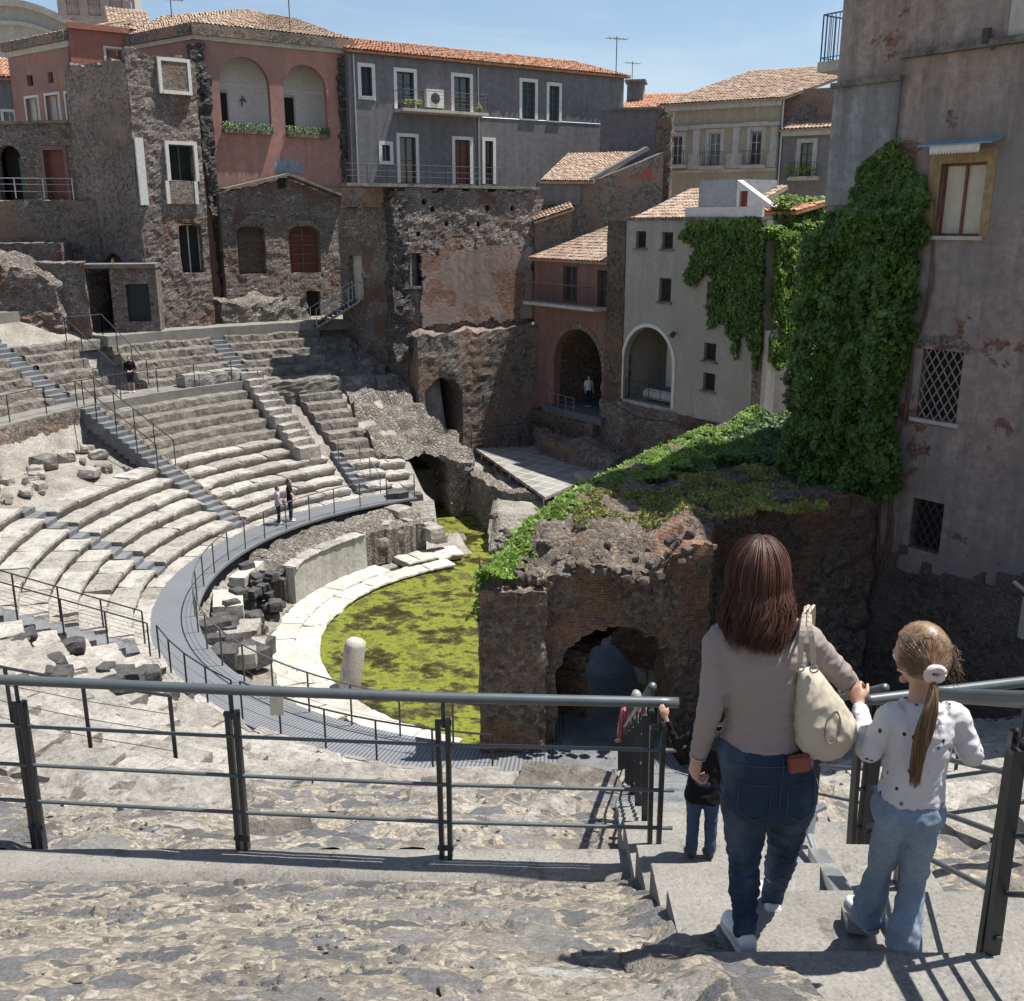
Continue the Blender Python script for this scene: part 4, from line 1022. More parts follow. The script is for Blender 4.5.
def hole_rect(rs, rise=0.0):
    def h(u, z):
        for r in rs:
            if r[0] < u < r[1] and r[2] < z < r[3]:
                rise_ = r[4] if len(r) > 4 else rise
                if rise_ and z > r[3]-rise_:
                    m = (r[0]+r[1])/2; w_ = (r[1]-r[0])/2
                    if ((u-m)/w_)**2+((z-r[3]+rise_)/rise_)**2 > 1: continue
                return True
        return False
    return h
def baluster_rail(bm, p0, p1, h=1.0, n=None, wires=0, rad=0.018, post=0.02, top=0.022, gap=0.12):
    p0 = Vector(p0); p1 = Vector(p1); L = (p1-p0).length; n = n or max(1, int(L/gap))
    for i in range(n+1):
        p = p0.lerp(p1, i/n); tube(bm, [p, p+Vector((0, 0, h))], rad if 0 < i < n else post, 5)
    tube(bm, [p0+Vector((0, 0, h)), p1+Vector((0, 0, h))], top, 6)
    tube(bm, [p0+Vector((0, 0, 0.1)), p1+Vector((0, 0, 0.1))], rad, 5)
    for k in range(wires): tube(bm, [p0+Vector((0, 0, h*(k+1)/(wires+1))), p1+Vector((0, 0, h*(k+1)/(wires+1)))], 0.008, 4)

# ------------------------------------------------------------------ pink palazzo with the double loggia
KB = 1.085
PF = Fac((-19.7*KB, 49.0*KB), (0.83, 0.558), -5.5)
def palazzo():
    F = PF; t = F.thing('pink_palazzo', 'pink plastered palazzo with two arched loggias and flower boxes', 'building')
    uL = F.uv(194, 30)[0]; uR = F.uv(351, 100)[0]
    l1 = F.rect(220, 57, 270, 132); l2 = F.rect(284, 65, 327, 136)
    zt = (F.uv(194, 31)[1]+F.uv(349, 46)[1])/2
    bm = panel([(uL, -0.6), (uR, -0.6), (uR, zt), (uL, zt)], [apts(l1, (l1[1]-l1[0])/2*1.0), apts(l2, (l2[1]-l2[0])/2)], 0.35, 8.0)
    obj('wall', bm, M_PINK, t)
    # loggia room behind the arches
    bm = B(); a, b, c, d = l1[0]-0.6, l2[1]+0.5, l1[2]-0.5, l1[3]+0.5
    for q in (((a, 1.7, c), (b, 1.7, c), (b, 1.7, d), (a, 1.7, d)), ((a, .36, c), (a, 1.7, c), (a, 1.7, d), (a, .36, d)), ((b, .36, c), (b, .36, d), (b, 1.7, d), (b, 1.7, c)), ((a, .36, d), (a, 1.7, d), (b, 1.7, d), (b, .36, d)), ((a, .36, c), (b, .36, c), (b, 1.7, c), (a, 1.7, c))):
        bm.faces.new([bm.verts.new(p) for p in q])
    lg = obj('loggia', bm, M_WHITE, t)
    bm = B()
    for x, w_ in ((l1[0]+0.15, 0.75), (l2[0]+0.35, 0.85)):
        box(bm, x-0.1, x+w_+0.1, 1.62, 1.69, c+0.3, c+2.75)
    obj('door', bm, M_CREAMT, lg)
    bm = B()
    for x, w_ in ((l1[0]+0.15, 0.75), (l2[0]+0.35, 0.85)): box(bm, x, x+w_, 1.6, 1.66, c+0.3, c+2.6)
    obj('door_leaf', bm, M_DARK, lg)
    bm = B()
    for r in (l1, l2): tube(bm, [(r[0], 0.2, r[2]+(r[3]-r[2])*0.62), (r[1], 0.2, r[2]+(r[3]-r[2])*0.62)], 0.03, 6)
    obj('tie_rod', bm, M_STEEL, lg)
    bm = B(); x = l1[0]+1.75; tube(bm, [(x, 1.65, c+2.0), (x, 1.5, c+2.5), (x+0.2, 1.5, c+2.2)], 0.035, 5); tube(bm, [(x-0.15, 1.55, c+2.3), (x+0.2, 1.55, c+2.3)], 0.03, 5); obj('wall_lamp', bm, M_IRON, lg)
    # flower boxes on the sills
    for k, r in enumerate((l1, l2)):
        fb = obj('flower_box', (lambda b_: (box(b_, r[0]+0.02, r[1]-0.02, -0.28, 0.02, r[2]-0.1, r[2]+0.12), b_)[1])(B()), M_BRICK, t)
        bm = B(); random.seed(40+k)
        for _ in range(650):
            leaf(bm, Vector((random.uniform(r[0], r[1]), random.uniform(-0.34, 0.02), r[2]+0.1+random.random()**2*0.38)), Vector((random.uniform(-.5, .5), -1, random.uniform(-.2, 1))), random.uniform(0.06, 0.12), 0 if random.random() < 0.35 else 1)
        obj('flowers', bm, [M_IVYD, m_plain('pale_petals', (0.62, 0.52, 0.46), 0.8)] if k == 0 else [M_IVYD, MATS['pale_petals']], fb)
    # cornice
    bm = B()
    box(bm, uL-0.1, uR+0.15, -0.12, 0.1, zt-0.42, zt-0.2); obj('string_course', bm, M_CREAMT, t)
    bm = B(); box(bm, uL-0.2, uR+0.25, -0.3, 0.4, zt-0.2, zt+0.32)
    obj('cornice', bm, M_BRICK, t)
    ov = (uL, uR)
    d2 = Vector((0.8, -0.6))
    def hit(P, d, px):   # where the plan line P + d*s crosses the sight line of column px
        r = ray(px, 220); k = r.x/r.y; s_ = (k*P.y-P.x)/(d.x-k*d.y); return P+d*s_
    Mc = F.O+F.d*uL; Rp = hit(Mc, d2, 146); Q = hit(Rp, F.d, 88)
    au = F.uv(245, 12, 4.5); ap = Vector((au[0], 4.5, au[1]+.12))
    rl = Rp-F.O; rp = Vector((rl.dot(F.d), rl.dot(F.n), zt+.33))
    roof(t, (uL-.1, -0.2, zt+.33), (uR+0.15, -0.2, zt+.33), (ap.x+3.0, 4.5, ap.z-.2), ap, M_OLDTILE)
    roof(t, rp, (uL-.1, -0.2, zt+.33), ap, (rp.x+2.5, rp.y+2.0, ap.z-.3), M_OLDTILE)
    R1 = Fac(Mc, d2, F.zb); tr_ = R1.thing('pink_palazzo_return', 'short side wall of the pink palazzo behind the brick tower', 'building')
    L1 = (Rp-Mc).dot(d2)
    obj('wall', panel([(L1, 2), (-.01, 2), (-.01, zt), (L1, zt)], [], .2, .3), M_PINK, tr_)
    bm = B(); box(bm, L1, -.02, -.3, .3, zt-.2+.003, zt+.31); obj('cornice', bm, M_BRICK, tr_)
    bm = B(); box(bm, L1, -.02, -.12, .1, zt-.42, zt-.203); obj('string_course', bm, M_CREAMT, tr_)
    R2 = Fac(Q, F.d, F.zb); tq = R2.thing('pink_palazzo_recess', 'recessed red wall with white framed window between the palazzo wing and main block', 'building')
    L2 = (Rp-Q).length; z3 = R2.uv(115, 33)[1]; w9 = R2.rect(107, 50, 142, 75)
    obj('wall', panel([(0, 2), (L2, 2), (L2, z3), (0, z3)], [rpts(w9)], .2, .4), M_REDW, tq); wd = window(tq, w9, frame=M_WHITE, pane=M_REDW, mull=2); surround(wd, w9, M_WHITE, .12)
    bm = B(); box(bm, 0, L2, -.2, .3, z3+.003, z3+.3); obj('cornice', bm, M_REDW, tq)
    a_, b_ = R2.uv(98, 26, 3), R2.uv(165, 26, 3); roof(tq, (a_[0], .5, z3+.32), (L2+1.5, .5, z3+.32), (L2+2.5, 5, R2.uv(140, 11, 5)[1]), (R2.uv(105, 14, 5)[0], 5, R2.uv(140, 11, 5)[1]), M_OLDTILE)
    # patch of grey repair above the gable
    bm = B(); P = [F.uv(*p) for p in ((274, 165), (279, 158), (292, 158), (303, 164), (305, 172), (297, 175), (290, 172), (283, 175), (275, 172))]
    f = bm.faces.new([bm.verts.new((u, -0.004, z)) for u, z in P]); obj('repair_patch', bm, m_plain('grey_mortar_patch', (0.21, 0.24, 0.26), 0.9, 0, 0.3, 4), t)
    # dark lava quoin strips
    for px, w_, y0, y1 in ((203, 1.1, 42, 305), (344, 0.75, 56, 205)):
        if px == 203:
            bm = rough_wall(lambda u: F.uv(195, y0)[1], F.uv(190, 100)[0]-0.1, F.uv(214, 200)[0]+0.25, -0.6, 0.5, 0.13, 0.12, 0.1, None, 5, lambda u, z: abs(u-(F.uv(196, 100)[0]+0.28+0.055*(F.uv(196, 60)[1]-z)))-0.42+0.12*nz(z*2) > 0)
        else:
            bm = rough_wall(lambda u: F.uv(344, y0)[1], F.uv(338, 100)[0]-0.1, F.uv(352, 150)[0]+0.1, -0.6, 0.4, 0.13, 0.08, 0.09, None, 6, lambda u, z: abs(u-F.uv(345, 120)[0])-0.36+0.13*nz(z*2.3) > 0)
        bmesh.ops.translate(bm, vec=(0, -0.22, 0), verts=bm.verts[:]); obj('quoin_strip', bm, M_QUOIN, t)
    # left wing, facing the other way
    LF = Fac(Q, d2, F.zb)
    t2 = LF.thing('pink_palazzo_wing', 'plain pink side wing with three small white framed windows', 'building')
    u0, u1 = LF.uv(13, 100)[0], 0.0; z2 = (LF.uv(15, 54)[1]+LF.uv(86, 34)[1])/2
    ws = [LF.rect(27, 98, 39, 124), LF.rect(47, 95, 60, 125), LF.rect(67, 93, 77, 125)]; sm_ = [LF.rect(27, 75, 33, 86), LF.rect(48, 72, 53, 83)]
    obj('wall', panel([(u0, -1), (u1, -1), (u1, z2), (u0, z2)], [rpts(r) for r in ws+sm_], 0.2, 7), M_PINK, t2)
    for r in ws: wd = window(t2, r, frame=M_CREAMT, pane=M_CURT); surround(wd, r, M_WHITE, 0.14)
    for r in sm_: window(t2, r, frame=M_WOOD, pane=M_DARK, mull=0)
    bm = B(); box(bm, u0-0.15, u1+0.02, -0.3, 0.3, z2, z2+0.45); obj('cornice', bm, M_BRICK, t2)
    bm = B(); box(bm, u0-0.1, u1, -0.1, 0.1, z2-0.3, z2-0.003); obj('string_course', bm, M_CREAMT, t2)
    roof(t2, (u0, -0.1, z2+0.46), (u1, -0.1, z2+0.46), (u1, 4, z2+1.6), (u0+2, 4, z2+1.6), M_OLDTILE)
palazzo()

# ------------------------------------------------------------------ brick tower stump in front of the palazzo corner
TF = Fac((at_d(148, 300, 47.6*KB).x, 47.6*KB), (0.80, 0.60), -5.2)
def tower():
    F = TF; t = F.thing('brick_tower', 'tall ruined brick tower with bricked up and open windows before the pink palazzo', 'ruin')
    uR = F.uv(206, 200)[0]; zt = F.uv(170, 52)[1]
    w1 = F.rect(161, 62, 187, 91); w2 = F.rect(169, 145, 194, 181); w2b = F.rect(169, 181, 194, 204); w3 = F.rect(181, 224, 203, 274)
    hol = hole_rect([w2+(0.0,), w3+(0.25,)])
    bm = rough_wall(lambda u: zt-0.1*u+0.25*nz(u*1.3), 0, uR, -1.0, 0.55, 0.13, 0.06, 0.055, hol, 3); obj('wall', bm, M_LAVAWALL, t)
    # side face turning away to the left
    S = Fac((F.O.x-0.02, F.O.y), (0.86, -0.51), F.zb)   # faces left
    bm = B(); Ls = 4.6; ang = math.atan2(-0.51, 0.86)-F.rot
    b2 = rough_wall(lambda u: zt-0.5+0.3*nz(u), 0, Ls, -1.0, 0.5, 0.14, 0.06, 0.05, hole_rect([(1.55, 2.95, 0.9, 3.6, 0.65)]), 8)
    M = Matrix.Rotation(ang, 4, 'Z') @ Matrix.Translation((-Ls, 0, 0)); add_bm(bm, b2, M); b2.free()
    # split tone: this face is mostly brick
    o = obj('side_wall', bm, M_TOWER, t)
    bm = B(); box(bm, 1.4, 3.1, 0.7, 0.8, 0.7, 3.8, 0, M); obj('blind_niche', bm, M_BRICKD, o)
    bm = B(); box(bm, w1[0], w1[1], 0.12, 0.2, w1[2], w1[3]); box(bm, w1[0]-0.02, w1[1]+0.02, -0.13, 0.3, w1[2], w1[3]); o = obj('bricked_window', bm, M_BRICK, t); surround(o, w1, M_WHITE, 0.16, 0.16)
    wn = window(t, w2, frame=M_GREEN, pane=M_DARK, reveal=0.4); surround(wn, w2, M_WHITE, 0.17, 0.15, False)
    bm = B(); box(bm, w2b[0], w2b[1], -0.12, 0.2, w2b[2], w2b[3]-0.01); o = obj('bricked_sill', bm, M_BRICK, t); bm = B(); box(bm, w2b[0]-0.17, w2b[0], -0.15, 0.08, w2b[2], w2b[3]); obj('jamb', bm, M_WHITE, o); bm = B(); box(bm, w2b[1], w2b[1]+0.17, -0.15, 0.08, w2b[2], w2b[3]); obj('jamb', bm, M_WHITE, o)
    window(t, w3, frame=M_CREAMT, pane=M_DARK, reveal=0.5, rise=0.2)
    r = F.rect(137, 138, 145, 205); bm = B(); box(bm, r[0], r[1], -0.16, 0.1, r[2], r[3]); obj('white_jamb', bm, M_WHITE, t)
    bm = B(); box(bm, 0.3, uR-0.2, 1.2, 1.3, -1, zt-0.4); obj('inner_shade_sheet', bm, M_DARK, t)  # near-black sheet painted as the shade behind the window openings
tower()
# gate with brick jambs at the foot of the tower
def gate():
    p = at_d(138, 322, 46.0*KB); F = Fac((p.x-1.3, 46.0*KB), (0.97, 0.2), p.z)
    t = F.thing('gate_house', 'low brick doorway with dark barred gate and flat ledge, at the foot of the tower', 'gateway')
    r = F.rect(127, 284, 150, 322); ur = F.uv(158, 300)[0]; ul = F.uv(112, 300)[0]; z1 = F.uv(135, 268)[1]
    obj('wall', panel([(ul, -1.2), (ur, -1.2), (ur, z1), (ul, z1)], [rpts((r[0], r[1], 0, r[3]))], 0.35, 2.2), M_LAVAWALL, t)
    bm = B(); box(bm, r[0], r[1], 0.3, 0.34, 0, r[3]); g = obj('gate', bm, m_plain('blue_black_iron', (0.02, 0.026, 0.035), 0.5, 0.3), t)
    bm = B(); n = 9
    for k in range(n): x = r[0]+(r[1]-r[0])*(k+.5)/n; tube(bm, [(x, 0.27, 0.02), (x, 0.27, r[3]-0.03)], 0.018, 5)
    obj('bars', bm, MATS['charcoal_paint'], g)
    F2 = F; a = F.uv(83, 270)[0]; b = F.uv(150, 270)[0]
    bm = B(); box(bm, a, ur+0.05, -0.25, 2.4, z1+0.004, z1+0.2); obj('ledge', bm, M_TUFA, t)
gate()
# ------------------------------------------------------------------ old gabled wall under the loggias
def gabled():
    F = Fac((PF.O.x+0.52, PF.O.y-0.75), (0.83, 0.558), -5.6)
    t = F.thing('gabled_house_wall', 'old rubble house front with shallow gable and two brick arched windows', 'ruin')
    pts = [F.uv(*p) for p in ((222, 190), (287, 175), (343, 197))]; uL, uR = pts[0][0], pts[2][0]
    def top(u):
        return pts[0][1]+(pts[1][1]-pts[0][1])*min(1, (u-uL)/(pts[1][0]-uL)) if u < pts[1][0] else pts[1][1]+(pts[2][1]-pts[1][1])*(u-pts[1][0])/(uR-pts[1][0])
    w1 = F.rect(237, 226, 266, 275); w2 = F.rect(290, 226, 319, 273); d = F.rect(308, 291, 321, 322)
    o = rough_wall(lambda u: top(u)-0.12, uL-0.2, uR+0.1, -0.8, 0.5, 0.12, 0.04, 0.035, hole_rect([w1+(0.35,), w2+(0.35,), d+(0.0,)]), 4); obj('wall', o, M_LAVAWALL, t)
    for k, (r, m) in enumerate(((w1, m_brick('lattice_brick_infill', (0.16, 0.12, 0.095), (0.10, 0.075, 0.06), (0.05, 0.042, 0.036), 0.3, 0.11)), (w2, M_REDWOOD))):
        bm = B(); box(bm, r[0]-0.1, r[1]+0.1, 0.38, 0.46, r[2]-0.1, r[3]+0.1); wi = obj('window', bm, m, t)
        bm = B(); n = 9
        for q in range(n):   # relieving arch of bricks
            a = math.pi*(0.12+0.76*q/n); a1 = a+math.pi*0.76/n*0.9; mx = (r[0]+r[1])/2; W_ = (r[1]-r[0])/2
            P = [(mx+(W_+e)*math.cos(b), r[3]-0.42+(0.45+e)*math.sin(b)) for e, b in ((0.03, a), (0.3, a), (0.3, a1), (0.03, a1))]
            vs = [bm.verts.new((u, -0.07, z)) for u, z in P]+[bm.verts.new((u, 0.2, z)) for u, z in P]
            for f in ((0, 3, 2, 1), (0, 1, 5, 4), (1, 2, 6, 5), (2, 3, 7, 6), (3, 0, 4, 7)): bm.faces.new([vs[i] for i in f])
        obj('brick_arch', bm, M_BRICK, wi, recalc=True)
        if k == 1:
            bm = B()
            for q in range(1, 5): z = r[2]+(r[3]-r[2])*q/5; box(bm, r[0], r[1], 0.30, 0.37, z-0.06, z+0.05)
            box(bm, (r[0]+r[1])/2-0.05, (r[0]+r[1])/2+0.05, 0.28, 0.3, r[2], r[3]); obj('boards', bm, M_WOOD, wi)
    bm = B(); box(bm, d[0]-.1, d[1]+.1, 0.4, 0.45, d[2]-.2, d[3]+.1); obj('door', bm, M_DARK, t)
    # thin tile coping along the gable
    bm = B()
    for a, b in ((pts[0], pts[1]), (pts[1], pts[2])): obox(bm, (a[0], 0.0, a[1]+0.02), (b[0], 0.0, b[1]+0.02), 0.9, 0.12)
    obj('coping', bm, M_TUFA, t)
    bm = B(); r = F.rect(278, 178, 285, 188); box(bm, r[0], r[1], -0.08, 0.02, r[2], r[3]); obj('vent_shade_block', bm, M_DARK, t)  # solid near-black block, painted as the shade in a vent
    rr = F.rect(218, 278, 298, 330)
    # worn stone plinth at its foot
    w_ = F.d; base = F.O
    def W(u, y): p = F.O+F.d*u+F.n*y; return (p.x, p.y)
    uA = F.uv(222, 300)[0]; uB = F.uv(300, 300)[0]
    mass('rubble_plinth', 'worn mossy topped rubble plinth at the foot of the gabled wall', [W(uA-.5, -1.6), W(uB-.3, -1.7), W(uB, -.2), W(uA-.7, -.2)], lambda x, y: -4.15-0.25*nz(x*.7, y*.7), -6.2, (M_ROUGH, M_TUFA), None, amp=0.12, res=0.16, topamp=0.25, seed=31, fine=0.09)
gabled()

# ------------------------------------------------------------------ left: low house with red door, terraces and walls
def left_house():
    KB = 1.16
    def ad(px, py, d): return at_d(px, py, d*KB)
    p = ad(45, 205, 47.5); F = Fac((p.x-3.6*KB, 48.2*KB), (0.985, -0.17), p.z)
    t = F.thing('low_house', 'low rubble house with dark arch and red door above the terrace railing', 'building')
    uR = F.uv(83, 160)[0]; uL = F.uv(-30, 160)[0]; zt = F.uv(40, 124)[1]; a = F.rect(-2, 145, 23, 200); d = F.rect(46, 150, 66, 200)
    obj('wall', panel([(uL, -0.2), (uR, -0.2), (uR, zt), (uL, zt)], [apts((a[0], a[1], 0.0, a[3]), 0.7), rpts((d[0], d[1], 0.0, d[3]))], 0.4, 5), M_LAVAWALL, t)
    bm = B(); box(bm, d[0], d[1], 0.3, 0.36, 0, d[3]); dr = obj('door', bm, M_REDWOOD, t); surround(dr, (d[0], d[1], 0, d[3]), M_ROSE, 0.2, 0.05, False)
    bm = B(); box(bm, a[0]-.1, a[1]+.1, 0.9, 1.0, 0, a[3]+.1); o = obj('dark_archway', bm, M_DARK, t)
    bm = B(); box(bm, a[1]-0.5, a[1]-0.05, 0.5, 0.56, 0, a[3]-0.6); obj('door_leaf', bm, M_GREEN, o)
    bm = B(); box(bm, uL, uR+0.1, -0.2, 0.2, zt+0.004, zt+0.16); obj('coping', bm, M_BRICK, t)
    rl = thing('terrace_railing', 'thin pale railing on the ledge before the red door', 'railing', ad(20, 198, 46.9)); bm = B()
    P = [ad(-12, 198, 47.0), ad(74, 199, 46.0)]; c = rl.location
    for h in (0.35, 0.7, 1.0): tube(bm, [P[0]-c+Vector((0, 0, h)), P[1]-c+Vector((0, 0, h))], 0.022 if h > .9 else 0.014, 5)
    obj('rail', bm, M_STEEL, rl)
    for k in range(4):
        bm = B(); q = P[0].lerp(P[1], k/3)-c; tube(bm, [q, q+Vector((0, 0, 1.0))], 0.03, 6); obj('post', bm, M_STEEL, rl)
    zb = ad(40, 200, 46.5).z
    mass('terrace_wall', 'patched brick and rubble terrace wall under the low house', [(ad(-60, 240, 46.5).x, 46.5*KB), (ad(100, 240, 45.9).x, 45.9*KB), (ad(118, 240, 47.3).x, 47.3*KB), (ad(110, 220, 49).x, 50*KB), (ad(-60, 240, 47).x, 52*KB)], lambda x, y: zb-0.02, -5.4, (M_BRICK, M_GROUND), None, amp=0.06, res=0.2, topamp=0.05, seed=41, fine=0.05)
    z1 = ad(35, 243, 44.5).z
    mass('stepped_platform', 'upper flat topped masonry platform at the left edge', [(ad(-60, 243, 44.0).x, 44.0*KB), (ad(61, 243, 43.6).x, 43.6*KB), (ad(63, 243, 45.3).x, 46.2*KB), (ad(-60, 243, 45.3).x, 46.6*KB)], lambda x, y: z1, -5.4, (M_LAVAWALL, M_CONC), None, amp=0.05, res=0.2, topamp=0.04, seed=42, fine=0.05)
    z2 = ad(50, 262, 42.6).z
    mass('stepped_platform', 'lower flat topped masonry platform with pale coping at the left edge', [(ad(-40, 262, 42.2).x, 42.2*KB), (ad(84, 262, 41.8).x, 41.8*KB), (ad(85, 262, 43.6).x, 43.6*KB), (ad(-40, 262, 43.6).x, 43.9*KB)], lambda x, y: z2, -5.4, (M_LAVAWALL, M_CONC), None, amp=0.05, res=0.2, topamp=0.04, seed=43, fine=0.05)
    mass('rubble_mass', 'rough lava rubble bank with concrete core behind the upper left seats', [(ad(-60, 290, 40.5).x, 40.0*KB), (ad(60, 300, 41.5).x, 41.4*KB), (ad(106, 310, 44.5).x, 44.6*KB), (ad(112, 300, 45.6).x, 45.8*KB), (ad(40, 300, 43.2).x, 43.0*KB), (ad(-60, 290, 43).x, 42.6*KB)], lambda x, y: -1.9-0.36*(x+23.2)+0.3*nz(x*.8, y*.8), -6.2, (M_LAVAWALL, M_ROUGH), None, amp=0.25, res=0.18, topamp=0.5, seed=44, fine=0.13)
left_house()
# ------------------------------------------------------------------ slate grey building
GF = Fac((-8.6*1.06, 57.2*1.06), (0.84, 0.545), 1.2)
def grey_house():
    F = GF; t = F.thing('grey_building', 'long slate grey building with white framed doors and a balcony', 'building')
    uL = F.uv(350, 120)[0]; uR = F.uv(623, 120)[0]; zL = F.uv(352, 50)[1]; zR = F.uv(620, 76)[1]; zt = (zL+zR)/2
    wins = [F.rect(361, 67, 372, 96), F.rect(397, 72, 414, 109), F.rect(454, 77, 470, 114), F.rect(522, 82, 535, 119), F.rect(549, 86, 559, 121), F.rect(382, 145, 390, 161),
            F.rect(400, 137, 416, 183), F.rect(455, 140, 470, 184), F.rect(485, 141, 493, 184)]
    holes = [rpts(r) for r in wins]
    obj('wall', panel([(uL, -2), (uR, -2), (uR, zt), (uL, zt)], holes, 0.22, 7.5), M_GREY, t)
    for k, r in enumerate(wins):
        if k in (6, 7, 8): w = window(t, r, frame=M_WOOD, pane=M_REDWOOD if k == 7 else M_PANE, mull=1, bars=1, name='balcony_door')
        elif k in (3, 4, 0): w = window(t, r, frame=M_GREEN if k else M_METAL, pane=m_plain('dark_louvre_%d' % k if False else 'dark_louvres', (0.045, 0.05, 0.055), 0.6) if 'dark_louvres' not in MATS else MATS['dark_louvres'], mull=1, bars=5, sill=M_CREAMT)
        else: w = window(t, r, frame=M_METAL, pane=M_PANE, mull=1, bars=2 if k in (1, 2) else 0)
        surround(w, r, M_WHITE, 0.2, 0.035, k in (0, 5))
    # balcony with thin rail
    b0 = F.uv(394, 112)[0]; b1 = F.uv(479, 118)[0]; zb = F.uv(436, 112)[1]
    bm = B(); box(bm, b0, b1, -1.15, 0.0, zb-0.16, zb); bal = obj('balcony', bm, M_CREAMT, t)
    bm = B(); baluster_rail(bm, (b0+.04, -1.1, zb), (b1-.04, -1.1, zb), 1.0, int((b1-b0)/0.7), 4, 0.012, 0.02, 0.02)
    for x in (b0+.04, b1-.04): tube(bm, [(x, -1.1, zb+1), (x, 0, zb+1)], 0.02, 5)
    obj('railing', bm, M_IRON, bal)
    bm = B(); q = F.rect(424, 90, 441, 108); box(bm, q[0], q[1], -0.35, -0.02, q[2], q[3]); ac = obj('air_conditioner', bm, M_WHITE, t)
    bm = B(); m = (q[0]+q[1])/2; lathe(bm, [(0.3, 0), (0.3, 0.03), (0.04, 0.05)], 16); bmesh.ops.transform(bm, matrix=Matrix.Translation((m, -0.355, (q[2]+q[3])/2)) @ Matrix.Rotation(R(90), 4, 'X'), verts=bm.verts[:]); obj('fan_grille', bm, M_METAL, ac)
    bm = B()
    for x in (b0+0.4, b0+0.8, b0+1.1, b1-0.5): lathe(bm, [(0.09, 0), (0.13, 0.22), (0.12, 0.23)], 8, (x, -0.95, zb))
    fp = obj('flower_pots', bm, M_BRICK, bal); bm = B(); random.seed(4)
    for x in (b0+0.4, b0+0.8, b0+1.1, b1-0.5):
        for _ in range(40): leaf(bm, Vector((x+random.gauss(0, .1), -0.95+random.gauss(0, .1), zb+0.25+random.random()*0.25)), Vector((0, -1, 0.4)), 0.09)
    obj('pot_plants', bm, M_IVYL, fp)
    # pipes, cable
    bm = B(); x = F.uv(478, 110)[0]; tube(bm, [(x, -0.06, -1), (x, -0.06, zt-0.3)], 0.05, 6); x = F.uv(355, 110)[0]; tube(bm, [(x, -0.06, -1), (x, -0.06, zt-0.2)], 0.05, 6); obj('drain_pipe', bm, M_STEEL, t)
    bm = B(); a = F.uv(479, 117); b = F.uv(600, 124); tube(bm, [(a[0], -0.02, a[1]), (b[0], -0.02, b[1])], 0.015, 4); obj('cable', bm, M_STEEL, t)
    # tile roof with ridge behind
    roof(t, (uL-0.1, -0.35, zt), (uR+0.3, -0.35, zt), (uR-1.5, 3.8, zt+1.25), (uL-0.1, 3.8, zt+1.25), M_TERRA)
    bm = B(); box(bm, uL, uR+.2, -0.2, 0.0, zt-0.14, zt-0.02); obj('gutter', bm, M_METAL, t)
    # terrace parapet rail on top of the ruin
    ty = -2.3
    pr = thing('terrace_railing', 'thin wire railing in front of the grey building on the ruin top', 'railing', (F.O.x, F.O.y, F.zb), F.rot); z0 = F.uv(430, 183, ty)[1]
    x0 = F.uv(347, 185, ty)[0]; x1 = F.uv(500, 185, ty)[0]
    for k in range(9):
        bm = B(); x = x0+(x1-x0)*k/8; tube(bm, [(x, ty, z0-.1), (x, ty, z0+0.95)], 0.02, 5); obj('post', bm, M_IRON, pr)
    bm = B()
    for h in (0.3, 0.6, 0.95): tube(bm, [(x0, ty, z0+h), (x1, ty, z0+h)], 0.012, 4)
    obj('rail', bm, M_IRON, pr)
    # lower dark extension towards the right
    e0 = F.uv(612, 150)[0]; e1 = e0+4.2
    H = Fac((7.5, 66.5), (0.98, -0.2), -1.0); t3 = H.thing('grey_building_annex', 'small dark grey annex between grey building and brick pier', 'building')
    zt3 = H.uv(640, 110)[1]; obj('wall', panel([(H.uv(600, 140)[0], -1), (H.uv(660, 140)[0], -1), (H.uv(660, 140)[0], zt3), (H.uv(600, 140)[0], zt3)], [], 0.2, 2), M_GREY, t3)
    bm = B(); box(bm, H.uv(599, 140)[0], H.uv(661, 140)[0], -0.2, 2.1, zt3, zt3+0.15); obj('coping', bm, M_GREY, t3)
    P = at_d(662, 185, 64.0); mass('brick_pier', 'ragged brick and lava pier beside the dark grey annex', [(at_d(655, 185, 63.6).x, 63.6), (at_d(669, 185, 63.6).x, 63.6), (at_d(671, 185, 65).x, 65), (at_d(655, 185, 65).x, 65)], lambda x, y: at_d(662, 112, 64).z, -2, (M_BRICKD, M_ROUGH), None, amp=0.1, res=0.2, topamp=0.3, seed=51, fine=0.1)
grey_house()

